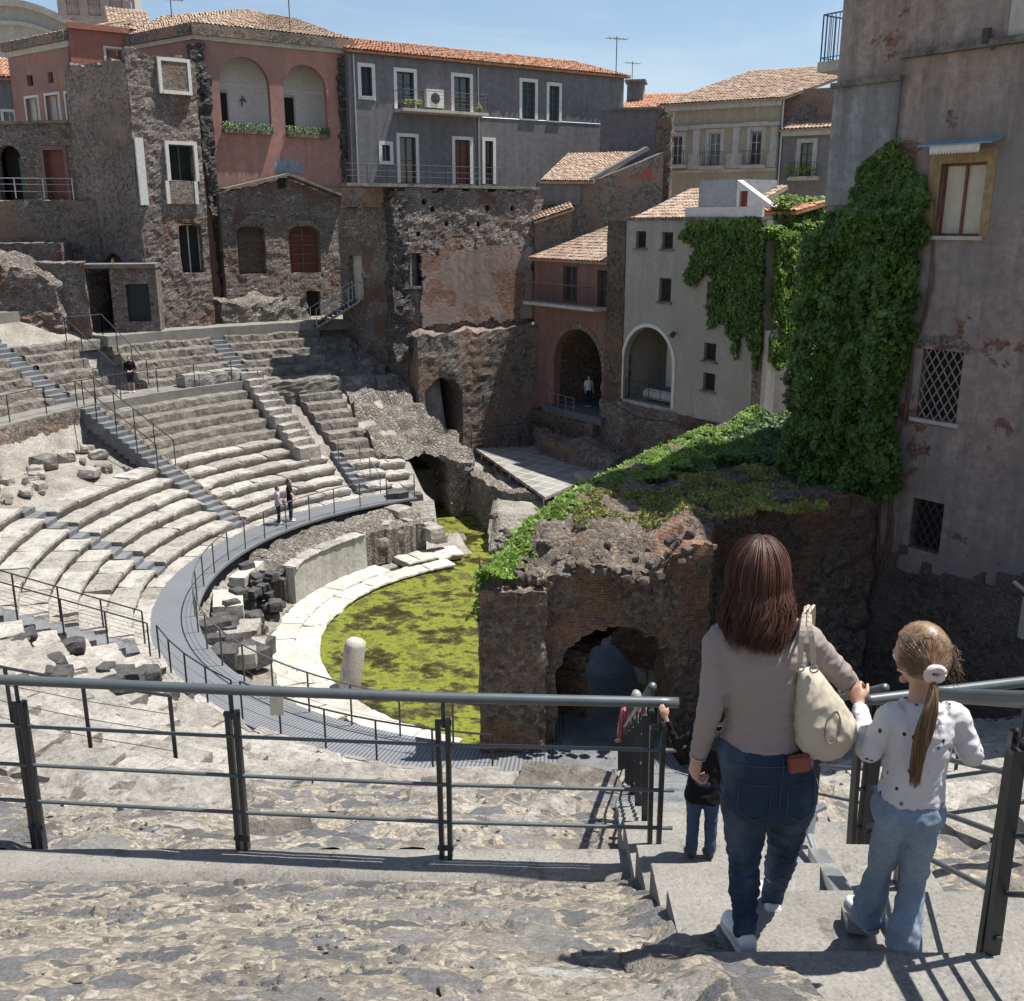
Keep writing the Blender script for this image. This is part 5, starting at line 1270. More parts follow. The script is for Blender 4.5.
# ------------------------------------------------------------------ central ruin under the grey building
CF = Fac((-4.9*1.045, 50.6*1.045), (0.84, 0.545), -12.2)
def central_ruin():
    F = CF; t = F.thing('central_ruin', 'tall central ruin wall with peeling pink plaster and small green window', 'ruin')
    uL = F.uv(405, 250)[0]; uR = F.uv(541, 250)[0]; zt = F.uv(450, 189)[1]; zb = F.uv(470, 325)[1]
    wr = F.rect(411, 253, 427, 286)
    putlog = [(F.uv(x, y)[0]-0.13, F.uv(x, y)[0]+0.13, F.uv(x, y)[1]-0.12, F.uv(x, y)[1]+0.12) for x, y in ((433, 209), (446, 225), (479, 225), (488, 208), (418, 235), (404, 233), (512, 208), (424, 203))]
    b = rough_wall(lambda u: zt+0.1*nz(u), uL-0.4, uR+0.25, zb-0.6, 0.8, 0.12, 0.06, 0.05, hole_rect([wr]+putlog), 21, lambda u, z: u > uR-0.1+0.55*fbm(Vector((z*0.8, 3, 1))))
    obj('rubble_wall', b, M_LAVAWALL, t)
    # plaster skin with ragged edge
    def pl(u, z):
        a = F.uv(428, 300)[0]; e = 0.35*fbm(Vector((u*0.9, z*0.9, 4)))
        zu = F.uv(470, 243)[1]
        return not (u > a-0.35+e and u < uR-0.6+e and z < zu+e*1.6-0.1*abs(u-a-3) and z > zb+0.2+e)
    bm = B(); res = 0.09; nu = int((uR-uL)/res); nv = int((zt-zb)/res); V = {}
    def vv(i, j):
        if (i, j) not in V: V[i, j] = bm.verts.new((uL+i*res, -0.17-0.015*nz(i*.1, j*.1), zb+j*res))
        return V[i, j]
    for i in range(nu):
        for j in range(nv):
            if not pl(uL+(i+.5)*res, zb+(j+.5)*res): bm.faces.new((vv(i, j), vv(i+1, j), vv(i+1, j+1), vv(i, j+1)))
    ex = bmesh.ops.extrude_edge_only(bm, edges=[e for e in bm.edges if e.is_boundary])
    bmesh.ops.translate(bm, vec=(0, 0.2, 0), verts=[g for g in ex['geom'] if isinstance(g, bmesh.types.BMVert)])
    obj('plaster_skin', bm, M_PINKW, t)
    w = window(t, wr, frame=M_GREEN, pane=M_PANE, mull=1, bars=2, reveal=0.35); surround(w, wr, M_TUFA, 0.12, 0.1)
    bm = B(); box(bm, uL, uR-0.6, 0.85, 0.95, zb-.5, zt-.2); obj('back_shade_sheet', bm, M_DARK, t)  # near-black sheet gives the wall's small holes their shade by colour
    bm = B(); box(bm, F.uv(346, 187)[0], uR-0.2, -0.15, 2.6, zt+0.05, zt+0.2); obj('terrace_slab', bm, M_TUFA, t)
    # darker left return, running back to the gabled wall
    co = F.O+F.d*(F.uv(406, 250)[0]); LR = Fac(co+F.n*.25, (0.72, -0.694), F.zb); M = Matrix.Rotation(LR.rot-F.rot, 4, 'Z'); M = Matrix.Translation((F.uv(406, 250)[0], .25, 0)) @ M
    l0 = LR.uv(341, 250)[0]; dr_ = LR.rect(349, 256, 361, 301)
    def lrb(u, z): return z < LR.uv(345, 330)[1]+(LR.uv(408, 388)[1]-LR.uv(345, 330)[1])*(u-l0)/(-l0)-.5
    lr = B(); b2 = rough_wall(lambda u: LR.uv(370, 207)[1], l0-.2, .15, LR.uv(408, 388)[1]-.5, .7, .14, .10, .06, hole_rect([dr_+(0.0,)]), 22, lrb); add_bm(lr, b2, M); b2.free(); lr = obj('left_return', lr, M_LAVAWALL, t)
    bm = B(); box(bm, dr_[0]-.1, dr_[1]+.1, .35, .4, dr_[2]-.1, dr_[3]+.1, 0, M); obj('pale_door', bm, M_CREAMT, lr)
    q = LR.rect(345, 184, 387, 207); bm = B(); box(bm, q[0], q[1], -.25, .5, q[2], q[3], 0, M); obj('brick_parapet', bm, M_BRICK, lr)
    # jagged buttress edge dividing the two
    b = rough_wall(lambda u: zt-0.4, F.uv(388, 260)[0], F.uv(410, 260)[0], zb-1.6, 0.9, 0.13, 0.2, 0.12, None, 23, lambda u, z: abs(u-F.uv(399, 260)[0]-0.025*(z-20)*0)-0.34-0.05*(18-z)*0.25-0.2*nz(z*1.1) > 0)
    bmesh.ops.translate(b, vec=(0, -0.25, 0), verts=b.verts[:]); obj('buttress', b, M_QUOIN, t)
    # protruding brick base with the tunnel mouth
    W = lambda u, y: (F.O.x+F.d.x*u+F.n.x*y, F.O.y+F.d.y*u+F.n.y*y)
    u0 = F.uv(414, 400)[0]; u1 = F.uv(551, 420)[0]; um = F.uv(440, 400)[0]
    zr = F.uv(480, 328)[1]+F.zb
    def hole(p, ed):
        if ed != 0: return False
        u = (Vector((p.x, p.y))-F.O).dot(F.d); z = p.z; c = F.uv(436, 400)[0]
        return abs(u-c) < 1.1 and (z < -9.1 or ((u-c)/1.1)**2+((z+9.1)/1.05)**2 < 1)
    mass('masonry_mass', 'massive rounded brick and rubble base of the central ruin with dark tunnel mouth', [W(u0-.1, -0.75), W(u1-1.5, -1.35), W(u1-0.2, -0.9), W(u1+0.25, 0.3), W(u1-.2, 2.5), W(u0-.1, 2.0)], lambda x, y: zr+0.15*nz(x, y), -12.6, (M_BRICK, M_ROUGH), hole, 2.4, 0.045, 0.19, 0.35, seed=52, fine=0.04)
    # iron stair to the pale door
    s = thing('iron_stair', 'dark open iron stair climbing to the pale door in the ruin corner', 'stair', at_d(318, 328, 55.5)); c = s.location
    a = at_d(314, 327, 55.5)-c; b_ = at_d(356, 301, 55.4)-c
    for k in range(11):
        bm = B(); q = a.lerp(b_, (k+.5)/11); obox(bm, q-Vector((-.25, .45, 0)), q+Vector((-.25, .45, 0)), 0.3, 0.04); obj('step', bm, M_METAL, s)
    for o_ in (Vector((.25, -.45, 0)), Vector((-.25, .45, 0))):
        bm = B(); tube(bm, [a+o_, b_+o_], 0.07, 5); tube(bm, [a+o_+Vector((0, 0, 1)), b_+o_+Vector((0, 0, 1)), b_+o_+Vector((0.6, 0.4, 1))], 0.025, 5)
        for k in range(5): q = a.lerp(b_, k/4)+o_; tube(bm, [q, q+Vector((0, 0, 1))], 0.02, 5)
        obj('railing', bm, M_STEEL, s)
central_ruin()

# ------------------------------------------------------------------ white house and the rosy house with the dark arch (same street line)
WF = Fac((5.3, 50.0), (0.57, -0.82), -8.7)
def white_house():
    F = WF; t = F.thing('white_house', 'weathered white plastered house with arched porch and small dark windows', 'building')
    uL = F.uv(624, 300)[0]; uR = F.uv(756, 320)[0]; zt = (F.uv(626, 219)[1]+F.uv(690, 222)[1])/2
    ar = F.rect(624, 327, 673, 404); ar = (ar[0], ar[1], ar[2], ar[3])
    ws = [F.rect(636, 231, 646, 248), F.rect(662, 232, 673, 249), F.rect(659, 278, 671, 302), F.rect(704, 343, 716, 361), F.rect(703, 373, 715, 391), F.rect(707, 282, 719, 306)]
    ri = (ar[1]-ar[0])/2
    obj('wall', panel([(uL, -0.05), (uR, -0.05), (uR, zt), (uL, zt)], [apts(ar, ri, 16)]+[rpts(r) for r in ws], 0.32, 6.0), M_OFFW, t)
    for r in ws: w = window(t, r, frame=M_WOOD, pane=M_DARK, mull=0, bars=0, sill=M_TUFA, reveal=0.2)
    # arch band
    bm = B(); m = (ar[0]+ar[1])/2; zc = ar[3]-ri; n = 20; P = [(ar[0], ar[2])]+[(m-ri*math.cos(math.pi*k/n), zc+ri*math.sin(math.pi*k/n)) for k in range(n+1)]+[(ar[1], ar[2])]
    Q = [(ar[0]-.17, ar[2])]+[(m-(ri+.17)*math.cos(math.pi*k/n), zc+(ri+.17)*math.sin(math.pi*k/n)) for k in range(n+1)]+[(ar[1]+.17, ar[2])]
    for i in range(len(P)-1):
        a = [bm.verts.new((u, y, z)) for (u, z) in (P[i], P[i+1], Q[i+1], Q[i]) for y in (-0.05,)]; b = [bm.verts.new((v.co.x, 0.05, v.co.z)) for v in a]
        bm.faces.new(a[::-1])
        for k in range(4): bm.faces.new((a[k], a[(k+1) % 4], b[(k+1) % 4], b[k]))
    obj('arch_band', bm, M_WHITE, t, recalc=True)
    # porch interior
    bm = B(); a, b, c, d = ar[0]-.2, ar[1]+.8, ar[2]-.05, ar[3]+.4
    for q in (((a, 3, c), (b, 3, c), (b, 3, d), (a, 3, d)), ((a, .33, c), (a, 3, c), (a, 3, d), (a, .33, d)), ((b, .33, c), (b, .33, d), (b, 3, d), (b, 3, c)), ((a, .33, d), (a, 3, d), (b, 3, d), (b, .33, d)), ((a, .33, c), (b, .33, c), (b, 3, c), (a, 3, c))): bm.faces.new([bm.verts.new(p) for p in q])
    po = obj('porch', bm, M_CREAM, t)
    bm = B(); box(bm, ar[0]+0.5, ar[0]+1.35, 2.4, 2.45, c+0.5, c+2.7); obj('white_banner', bm, M_WHITE, po)
    bm = B(); box(bm, ar[1]-1.1, ar[1]+.6, 2.9, 2.96, c, c+2.3); obj('door', bm, M_DARK, po)
    # porch railing and the column drum lying behind it
    bm = B(); baluster_rail(bm, (ar[0]+.05, 0.1, ar[2]), (ar[1]-.05, 0.1, ar[2]), 0.95, 4, 2); obj('railing', bm, M_METAL, t)
    q = F.O+F.d*m+F.n*0.9; bm = B(); tube(bm, [(-1.0, 0, 0.28), (-.95, 0, .28), (0, 0, 0.28), (.95, 0, .28), (1.0, 0, .28)], [0.22, 0.28, 0.27, 0.28, 0.22], 14); o = obj('column_drum', bm, M_APRON, None, True); o.location = (q.x, q.y, F.zb+ar[2]+0.02); o.rotation_euler = (0, 0, F.rot); tag(o, 'fallen column drum lying in the porch of the white house', 'column')
    bm = B(); x, z = F.uv(677, 334); tube(bm, [(x-.1, 0, z), (x, -0.25, z+.1), (x+.12, -.4, z)], 0.05, 6); lathe(bm, [(0.1, -.14), (.13, 0), (.05, .1)], 8, (x+.12, -.42, z)); obj('wall_lamp', bm, M_METAL, t)
    # brick quoin strip at the left and parapet coping
    bm = rough_wall(lambda u: zt, F.uv(607, 300)[0], uL+0.06, -0.6, 0.6, 0.13, 0.04, 0.04, None, 25); bmesh.ops.translate(bm, vec=(0, -0.08, 0), verts=bm.verts[:]); obj('brick_corner', bm, M_BRICKD, t)
    bm = B(); box(bm, F.uv(607, 220)[0]-.1, uR+.05, -0.12, 0.3, zt, zt+0.14); obj('coping', bm, M_TUFA, t)
    # roof: old tiles behind the parapet
    xm = F.uv(650, 200)[0]
    roof(t, (F.uv(624, 218)[0], 0.25, zt-.05), (F.uv(720, 218)[0], 0.25, zt-.05), (F.uv(720, 218)[0], 4.2, zt+1.5), (F.uv(640, 218)[0]-1, 4.2, zt+1.5), M_OLDTILE)
    # roof hut: white stair box with red door
    h0 = F.uv(699, 190, 1.5)[0]; h1 = F.uv(738, 190, 1.5)[0]; zh = F.uv(715, 180, 1.5)[1]
    bm = B(); box(bm, h0, h1, 1.5, 4, zt-.2, zh); hut = obj('roof_hut', bm, m_plaster('pale_blue_grey_plaster', (0.33, 0.345, 0.36), (0.22, 0.23, 0.24), (0.42, 0.43, 0.44), 0.4), t)
    k0 = F.uv(737, 190, 1.3)[0]; k1 = F.uv(775, 190, 1.3)[0]; za = F.uv(738, 180, 1.3)[1]; zb_ = F.uv(775, 207, 1.3)[1]
    bm = panel([(k0, zt-.2), (k1, zt-.2), (k1, zb_), (k0, za)], [rpts(F.rect(739, 191, 747, 221, 1.3))], 0.2, .35); bmesh.ops.translate(bm, vec=(0, 1.3, 0), verts=bm.verts[:]); o = obj('stair_box', bm, M_WHITE, hut)
    r = F.rect(739, 191, 747, 221, 1.3); bm = B(); box(bm, r[0], r[1], 1.42, 1.48, r[2], r[3]); obj('red_door', bm, m_plain('dark_red_paint', (0.17, 0.03, 0.03), 0.6), hut)
    bm = B(); box(bm, F.uv(685, 215, .6)[0], k1, 0.6, 0.75, zt-.1, F.uv(720, 207, .6)[1]); obj('terrace_parapet', bm, M_WHITE, hut)
    a = F.uv(765, 200, 2)[0]; zz = F.uv(790, 205, 2)[1]; roof(hut, (a, 1.0, zz-.25), (a+2.6, 1.0, zz-.25), (a+2.6, 3, zz+.15), (a, 3, zz+.15), M_TERRA, 'shed_roof')
    # right end: brick jamb and pale pier of the gateway
    j0 = uR; j1 = F.uv(776, 400)[0]
    bm = rough_wall(lambda u: F.uv(765, 330)[1], j0-.05, j0+0.55, -0.3, 0.5, 0.12, 0.03, 0.03, None, 27); obj('brick_jamb', bm, M_BRICK, t)
    bm = B(); box(bm, j0+0.56, j0+0.8, -0.05, 0.5, -0.4, F.uv(765, 330)[1]); obj('pale_pier', bm, M_CREAMT, t)
    # stone plinth under the house
    W = lambda u, y: (F.O.x+F.d.x*u+F.n.x*y, F.O.y+F.d.y*u+F.n.y*y)
    mass('stone_plinth', 'dark rubble plinth wall under the white house', [W(-1.2, -0.12), W(10.5, -0.12), W(10.5, 4), W(-1.2, 4)], lambda x, y: F.zb-0.05, -12.8, (M_LAVAWALL, M_GROUND), None, amp=0.08, res=0.2, topamp=0.04, seed=61, fine=0.06)
    mass('stone_plinth', 'added dark rubble base covering sunlit ground under the dark archway of the rosy house', [W(-8.5, -0.5), W(-1.25, -0.5), W(-1.25, 4), W(-8.5, 4)], lambda x, y: -10.1, -12.8, (M_BRICKD, M_LAVA), None, amp=0.08, res=0.2, topamp=0.04, seed=62, fine=0.06)  # extra mass, put in to darken the pit before the archway
    # cable run along the plinth
    bm = B(); tube(bm, [(-1, -.35, 0.2), (2, -.4, -0.55), (4.5, -.38, -.35), (8.2, -.42, -.9)], 0.03, 5); o = obj('cable', bm, M_METAL, t)
    return t
white_house()
def rosy_house():
    F = Fac((5.3, 50.0), (0.57, -0.82), -9.7)
    t = F.thing('rosy_house', 'dusky rose house with dark vaulted archway and upper balcony', 'building')
    uL = F.uv(534, 330)[0]; uR = F.uv(609, 300)[0]; zt = F.uv(575, 260)[1]; ar = F.rect(554, 329, 602, 411)
    d1 = F.rect(563, 266, 577, 302); d2 = F.rect(597, 270, 607, 308)
    obj('wall', panel([(uL, -0.3), (uR, -0.3), (uR, zt), (uL, zt)], [apts(ar, (ar[1]-ar[0])/2*1.0, 16), rpts(d1), rpts(d2)], 0.4), M_ROSE, t)
    for r in (d1, d2): w = window(t, r, frame=M_WOOD, pane=M_PANE, mull=1, bars=1, name='balcony_door')
    zb = F.uv(574, 304)[1]; bm = B(); box(bm, uL+.3, uR-.05, -0.95, 0, zb-.16, zb); bal = obj('balcony', bm, M_CREAMT, t)
    bm = B(); baluster_rail(bm, (uL+.35, -.9, zb), (uR-.1, -.9, zb), 1.0, int((uR-uL)/.14), 0, 0.01, 0.02, 0.022); obj('railing', bm, M_IRON, bal)
    # vault
    bm = B(); a, b, d = ar[0], ar[1], ar[3]; n = 12; m = (a+b)/2; w_ = (b-a)/2
    pr = [(a, -.3), (a, d-w_)]+[(m-w_*math.cos(math.pi*k/n), d-w_+w_*math.sin(math.pi*k/n)) for k in range(1, n)]+[(b, d-w_), (b, -.3)]
    grid(bm, len(pr)-1, 6, lambda i, j: Vector((pr[i][0], .41+j*1.1, pr[i][1])))
    box(bm, a-1, b+1, 7.0, 7.1, -.3, d+.3); vt = obj('vault', bm, M_BRICKD, t, recalc=True)
    bm = B(); box(bm, a-.5, b+.5, -0.4, 7, -0.4, -0.02); obj('vault_floor', bm, M_LAVA, t)
    bm = B(); baluster_rail(bm, (a+.1, -.3, -.3), (m+.2, -.35, -.3), 1.0, 3, 3); obj('barrier', bm, M_STEEL, t)
    for k in (0,):
        bm = B(); n = 24; ri = w_
        for q in range(n):
            a0 = math.pi*q/n; a1 = math.pi*(q+1)/n-.02
            P = [(m+r*math.cos(x), d-w_+r*math.sin(x)) for r, x in ((ri+.01, a0), (ri+.3, a0), (ri+.3, a1), (ri+.01, a1))]; vs = [bm.verts.new((u, -.04, z)) for u, z in P]+[bm.verts.new((u, .1, z)) for u, z in P]
            for f in ((0, 1, 2, 3), (4, 7, 6, 5), (0, 4, 5, 1), (1, 5, 6, 2), (2, 6, 7, 3), (3, 7, 4, 0)): bm.faces.new([vs[i] for i in f])
        obj('arch_ring', bm, M_BRICK, t, recalc=True)
    roof(t, (uL-.2, -.3, zt), (uR, -.3, zt), (uR, 4.5, zt+2.3), (uL+3.6, 4.5, zt+2.3), M_OLDTILE)
    bm = B(); box(bm, uL-.1, uR, -.2, .3, zt-.16, zt-.02); obj('eaves_board', bm, M_REDWOOD, t)
rosy_house()
def back_roofs():
    # brick house with sloped tile roofs behind the rosy house
    F = Fac((3.2, 58.5), (0.985, 0.17), -6.0); t = F.thing('brick_back_house', 'patched brick back house with mono pitch tiled roof under the grey building', 'building')
    uL = F.uv(540, 200)[0]; uR = F.uv(662, 200)[0]; zl = F.uv(560, 182)[1]
    bm = panel([(uL, -5), (uR, -5), (uR, F.uv(655, 152)[1]), (F.uv(592, 180)[0], zl), (uL, zl)], [], .2, 1.2); obj('wall', bm, M_BRICK, t)
    roof(t, (uL-.1, -.35, zl+.05), (F.uv(592, 180)[0], -.35, zl+.05), (F.uv(640, 152, 6)[0], 6, F.uv(630, 152, 6)[1]), (F.uv(575, 152, 6)[0]-.5, 6, F.uv(580, 154, 6)[1]), M_OLDTILE)
    bm = B(); a = F.uv(590, 181); b = F.uv(652, 151); obox(bm, (a[0], -.15, a[1]+.05), (b[0], 1.0, b[1]+.2), 0.35, 0.22); obj('verge', bm, M_GREY, t)
    bm = B(); r = F.rect(538, 183, 580, 205); box(bm, r[0], r[1], -.12, -.02, r[2], r[3]); obj('grey_band', bm, M_GREY, t)
    r = F.rect(560, 228, 568, 244); window(t, r, frame=M_WOOD, pane=M_DARK, y0=-.35)
    bm = B(); r = F.rect(630, 165, 652, 182); bm.faces.new([bm.verts.new(p) for p in ((r[0], -.02, r[2]+.3), (r[1], -.02, r[2]), (r[1], -.02, r[3]), (r[0]+1, -.02, r[3]-.2))]); obj('red_patch', bm, M_TERRA if False else m_plain('red_painted_brick', (0.30, 0.09, 0.06), .8, 0, .3), t)
    G = Fac((1.8, 56.8), (0.985, 0.17), -6.0); t = G.thing('tiled_lean_to', 'small brick lean to with pale tile roof beside the ruin edge', 'building')
    a0 = G.uv(535, 220)[0]; a1 = G.uv(572, 220)[0]; z = G.uv(550, 221)[1]
    obj('wall', panel([(a0, -5), (a1, -5), (a1, G.uv(570, 206)[1]), (a0, z)], [], .2, 1.0), M_BRICK, t)
    roof(t, (a0-.1, -.3, z), (a1, -.3, G.uv(570, 208)[1]), (a1+.3, 2.4, G.uv(570, 202)[1]+.3), (a0-.1, 2.4, z+.5), M_OLDTILE)
back_roofs()

# ------------------------------------------------------------------ cream palazzo and its neighbour far behind
def cream_house():
    F = Fac((9.8, 80.0), (0.87, -0.49), 0.0); t = F.thing('cream_palazzo', 'pale cream palazzo with three tall windows and bleached tiled roof', 'building')
    uL = F.uv(664, 150)[0]; uR = F.uv(778, 150)[0]; zt = (F.uv(668, 106)[1]+F.uv(778, 98)[1])/2
    ws = [F.rect(672, 136, 682, 165), F.rect(709, 133, 720, 166), F.rect(750, 131, 761, 165)]
    obj('wall', panel([(uL, -6), (uR, -6), (uR, zt), (uL, zt)], [rpts(r) for r in ws], .25, 8), M_CREAM, t)
    for r in ws:
        w = window(t, r, frame=M_WHITE, pane=M_PANE, mull=1, bars=2); surround(w, r, M_CREAMT, .28, .06, False)
        bm = B(); box(bm, r[0]-.5, r[1]+.5, -.2, .02, r[3]+.35, r[3]+.6); obj('lintel', bm, M_CREAMT, w)
        bm = B(); z = r[2]-.02; box(bm, r[0]-.45, r[1]+.45, -.75, 0, z-.22, z); bl = obj('balcony', bm, M_CREAMT, w)
    for k in range(3): pass
    bm = B(); z = ws[1][2]; box(bm, uL, uR, -.1, 0.02, z-.3, z+1.0) if False else None
    box(bm, uL, uR, -.09, .02, z-.45, z-.24); obj('string_course', bm, M_CREAMT, t)
    bm = B(); box(bm, uL-.05, uR+.05, -.18, .02, zt-1.75, zt-1.5); box(bm, uL-.1, uR+.1, -.3, .02, zt-.45, zt); obj('cornice', bm, M_CREAMT, t)
    bm = B()
    for x in (uL, (ws[0][1]+ws[1][0])/2-.2, (ws[1][1]+ws[2][0])/2-.2, uR-.6): box(bm, x, x+.5, -.07, .02, z-.2, zt-1.76)
    obj('pilasters', bm, M_CREAMT, t)['kind'] = 'stuff'
    for r in ws:
        bm = B(); baluster_rail(bm, (r[0]-.4, -.7, r[2]), (r[1]+.4, -.7, r[2]), .95, 9, 0, .014, .02, .022); obj('balcony_railing', bm, M_IRON, t)
    for a, b in ((uL+.2, ws[0][0]-.5), (ws[0][1]+.5, ws[1][0]-.5), (ws[1][1]+.5, ws[2][0]-.5), (ws[2][1]+.5, uR-.2)):
        bm = B(); box(bm, a, b, -.06, .02, ws[1][2]-.2, ws[1][2]+.85); obj('parapet_panel', bm, M_CREAMT, t)
    roof(t, (uL-.5, -.5, zt+.02), (uR+.3, -.5, zt+.02), (uR+5.5, 5, F.uv(830, 67, 5)[1]), (F.uv(752, 73, 5)[0], 5, F.uv(752, 71, 5)[1]), M_OLDTILE, du=.26, dv=.45, amp=.07)
    bm = B(); box(bm, uR+.05, uR+5, .6, 7, -6, zt+.6); obj('brick_gable', bm, M_BRICK, t)
    bm = B(); x = F.uv(783, 120)[0]; tube(bm, [(x, -.15, -5), (x, -.15, zt-.1)], .07, 6); obj('drain_pipe', bm, M_STEEL, t)
    G = Fac((F.O.x+F.d.x*uR, F.O.y+F.d.y*uR), (0.87, -0.49), 0.0); t = G.thing('grey_neighbour_house', 'small grey house with flower balcony beside the cream palazzo', 'building')
    a0 = G.uv(782, 150, .0)[0]; a1 = a0+6; z1 = G.uv(800, 129)[1]; w = G.rect(800, 143, 812, 176)
    obj('wall', panel([(a0, -6), (a1, -6), (a1, z1), (a0, z1)], [rpts(w)], .25, 3), M_GREY if False else m_plaster('mouse_grey_plaster', (0.19, 0.18, 0.165), (0.11, 0.105, 0.1), (0.25, 0.235, 0.21), .5), t)
    wi = window(t, w, frame=M_WOOD, pane=M_PANE, mull=1, bars=2); surround(wi, w, M_CREAMT, .3, .06, False)
    bm = B(); box(bm, w[0]-.6, w[1]+.6, -.8, 0, w[2]-.3, w[2]-.05); bl = obj('balcony', bm, M_CREAMT, t)
    bm = B(); baluster_rail(bm, (w[0]-.55, -.75, w[2]-.05), (w[1]+.55, -.75, w[2]-.05), .95, 10, 0, .014, .02, .02); obj('railing', bm, M_IRON, bl)
    bm = B(); random.seed(9)
    for _ in range(90): leaf(bm, Vector((random.uniform(w[0]-.6, w[1]+.6), -.85+random.gauss(0, .1), w[2]+.3+random.gauss(0, .2))), Vector((0, -1, .3)), .16)
    obj('balcony_plants', bm, M_IVYL, bl)['kind'] = 'stuff'
    bm = B(); box(bm, a0-.1, a1, -.3, .02, z1-.45, z1-.02); obj('cornice', bm, M_CREAMT, t)
    roof(t, (a0-.2, -.45, z1), (a1, -.45, z1), (a1, 3.2, G.uv(830, 108, 3)[1]), (a0+.5, 3.2, G.uv(800, 108, 3)[1]), M_OLDTILE, du=.26, dv=.45, amp=.07)
cream_house()
def roof_between():
    F = Fac((10, 90.0), (0.97, -0.2), 0); t = F.thing('distant_roof', 'distant low tiled roof between grey building and cream palazzo', 'building')
    a = F.uv(622, 110); b = F.uv(690, 108); obj('wall', panel([(a[0], -5), (b[0], -5), (b[0], a[1]), (a[0], a[1])], [], .2, 4), M_CREAM, t)
    roof(t, (a[0]-.2, -.3, a[1]), (b[0], -.3, a[1]), (b[0], 4, F.uv(660, 94, 4)[1]), (a[0]+.4, 4, F.uv(640, 94, 4)[1]), M_TERRA, du=.28, dv=.45, amp=.07)
    bm = B(); r = F.rect(627, 82, 643, 95, 2); box(bm, r[0], r[1], 2, 4, r[2]-1, r[3]); obj('chimney', bm, M_GREY, t); bm = B(); box(bm, r[0]-.2, r[1]+.2, 1.8, 4.2, r[3], r[3]+.2); obj('chimney_cap', bm, M_TUFA, t)
roof_between()
def church():
    F = Fac((-50, 96.0), (0.98, 0.2), 0); t = F.thing('pale_church', 'pale stone church with curved cornice and balustrade at the top left corner', 'church')
    u0 = F.uv(-60, 50)[0]; u1 = F.uv(128, 30)[0]
    def top(u): s = (u-u0)/(u1-u0); return F.uv(10, 16)[1]+1.0*math.sin(s*4.0)-1.6*sm(.4, 1, s)
    n = 24; P = [(u0+(u1-u0)*k/n, top(u0+(u1-u0)*k/n)) for k in range(n+1)]
    m = m_plaster('pale_church_stone', (0.40, 0.385, 0.35), (0.26, 0.25, 0.23), (0.48, 0.46, 0.42), .5)
    obj('wall', panel([(u0, -20), (u1, -20)]+P[::-1], [], .2, 6), m, t)
    bm = B()
    for k in range(n): obox(bm, (P[k][0], -.3, P[k][1]), (P[k+1][0]+.02, -.3, P[k+1][1]), .9, .55); obox(bm, (P[k][0], -.2, P[k][1]-1.6), (P[k+1][0]+.02, -.2, P[k+1][1]-1.6), .5, .3)
    obj('cornice', bm, M_CREAMT, t)
    bm = B(); x0 = F.uv(64, 12)[0]; x1 = F.uv(129, 16)[0]; zb = F.uv(95, 15)[1]; k = 0; n = 26
    for q in range(n): lathe(bm, [(.1, 0), (.16, .25), (.22, .55), (.1, 1.0), (.14, 1.3)], 8, (x0+(x1-x0)*(q+.5)/n, -.5, zb-.2))
    box(bm, x0, x1, -.75, -.25, zb+1.1, zb+1.4); box(bm, x0, x1, -.8, -.2, zb-.5, zb-.2)
    for q in (0, .33, .66, 1): x = x0+(x1-x0)*q; box(bm, x-.35, x+.35, -.8, -.2, zb-.2, zb+1.1)
    obj('balustrade', bm, m_plaster('rosy_balustrade_stone', (0.36, 0.29, 0.26), (0.24, 0.19, 0.17)), t)
    bm = B(); box(bm, x0, x1+.4, 1.5, 6, zb-3, zb+4.5); obj('bell_storey', bm, m, t)
    H = Fac((-31, 62.0), (0.98, 0.2), 0); t = H.thing('corner_house', 'small grey house with tiled roof at the left edge behind the pink wing', 'building')
    a = H.uv(-40, 80)[0]; b = H.uv(17, 80)[0]; z = H.uv(5, 78)[1]; w = H.rect(4, 112, 14, 123)
    obj('wall', panel([(a, -8), (b, -8), (b, z), (a, z)], [rpts(w)], .2, 5), M_GREY, t); wi = window(t, w, frame=M_WHITE, pane=M_PANE); surround(wi, w, M_WHITE, .15)
    roof(t, (a, -.3, z), (b+.1, -.3, z), (b+.1, 4, z+1.6), (a, 4, z+1.6), M_TERRA)
church()

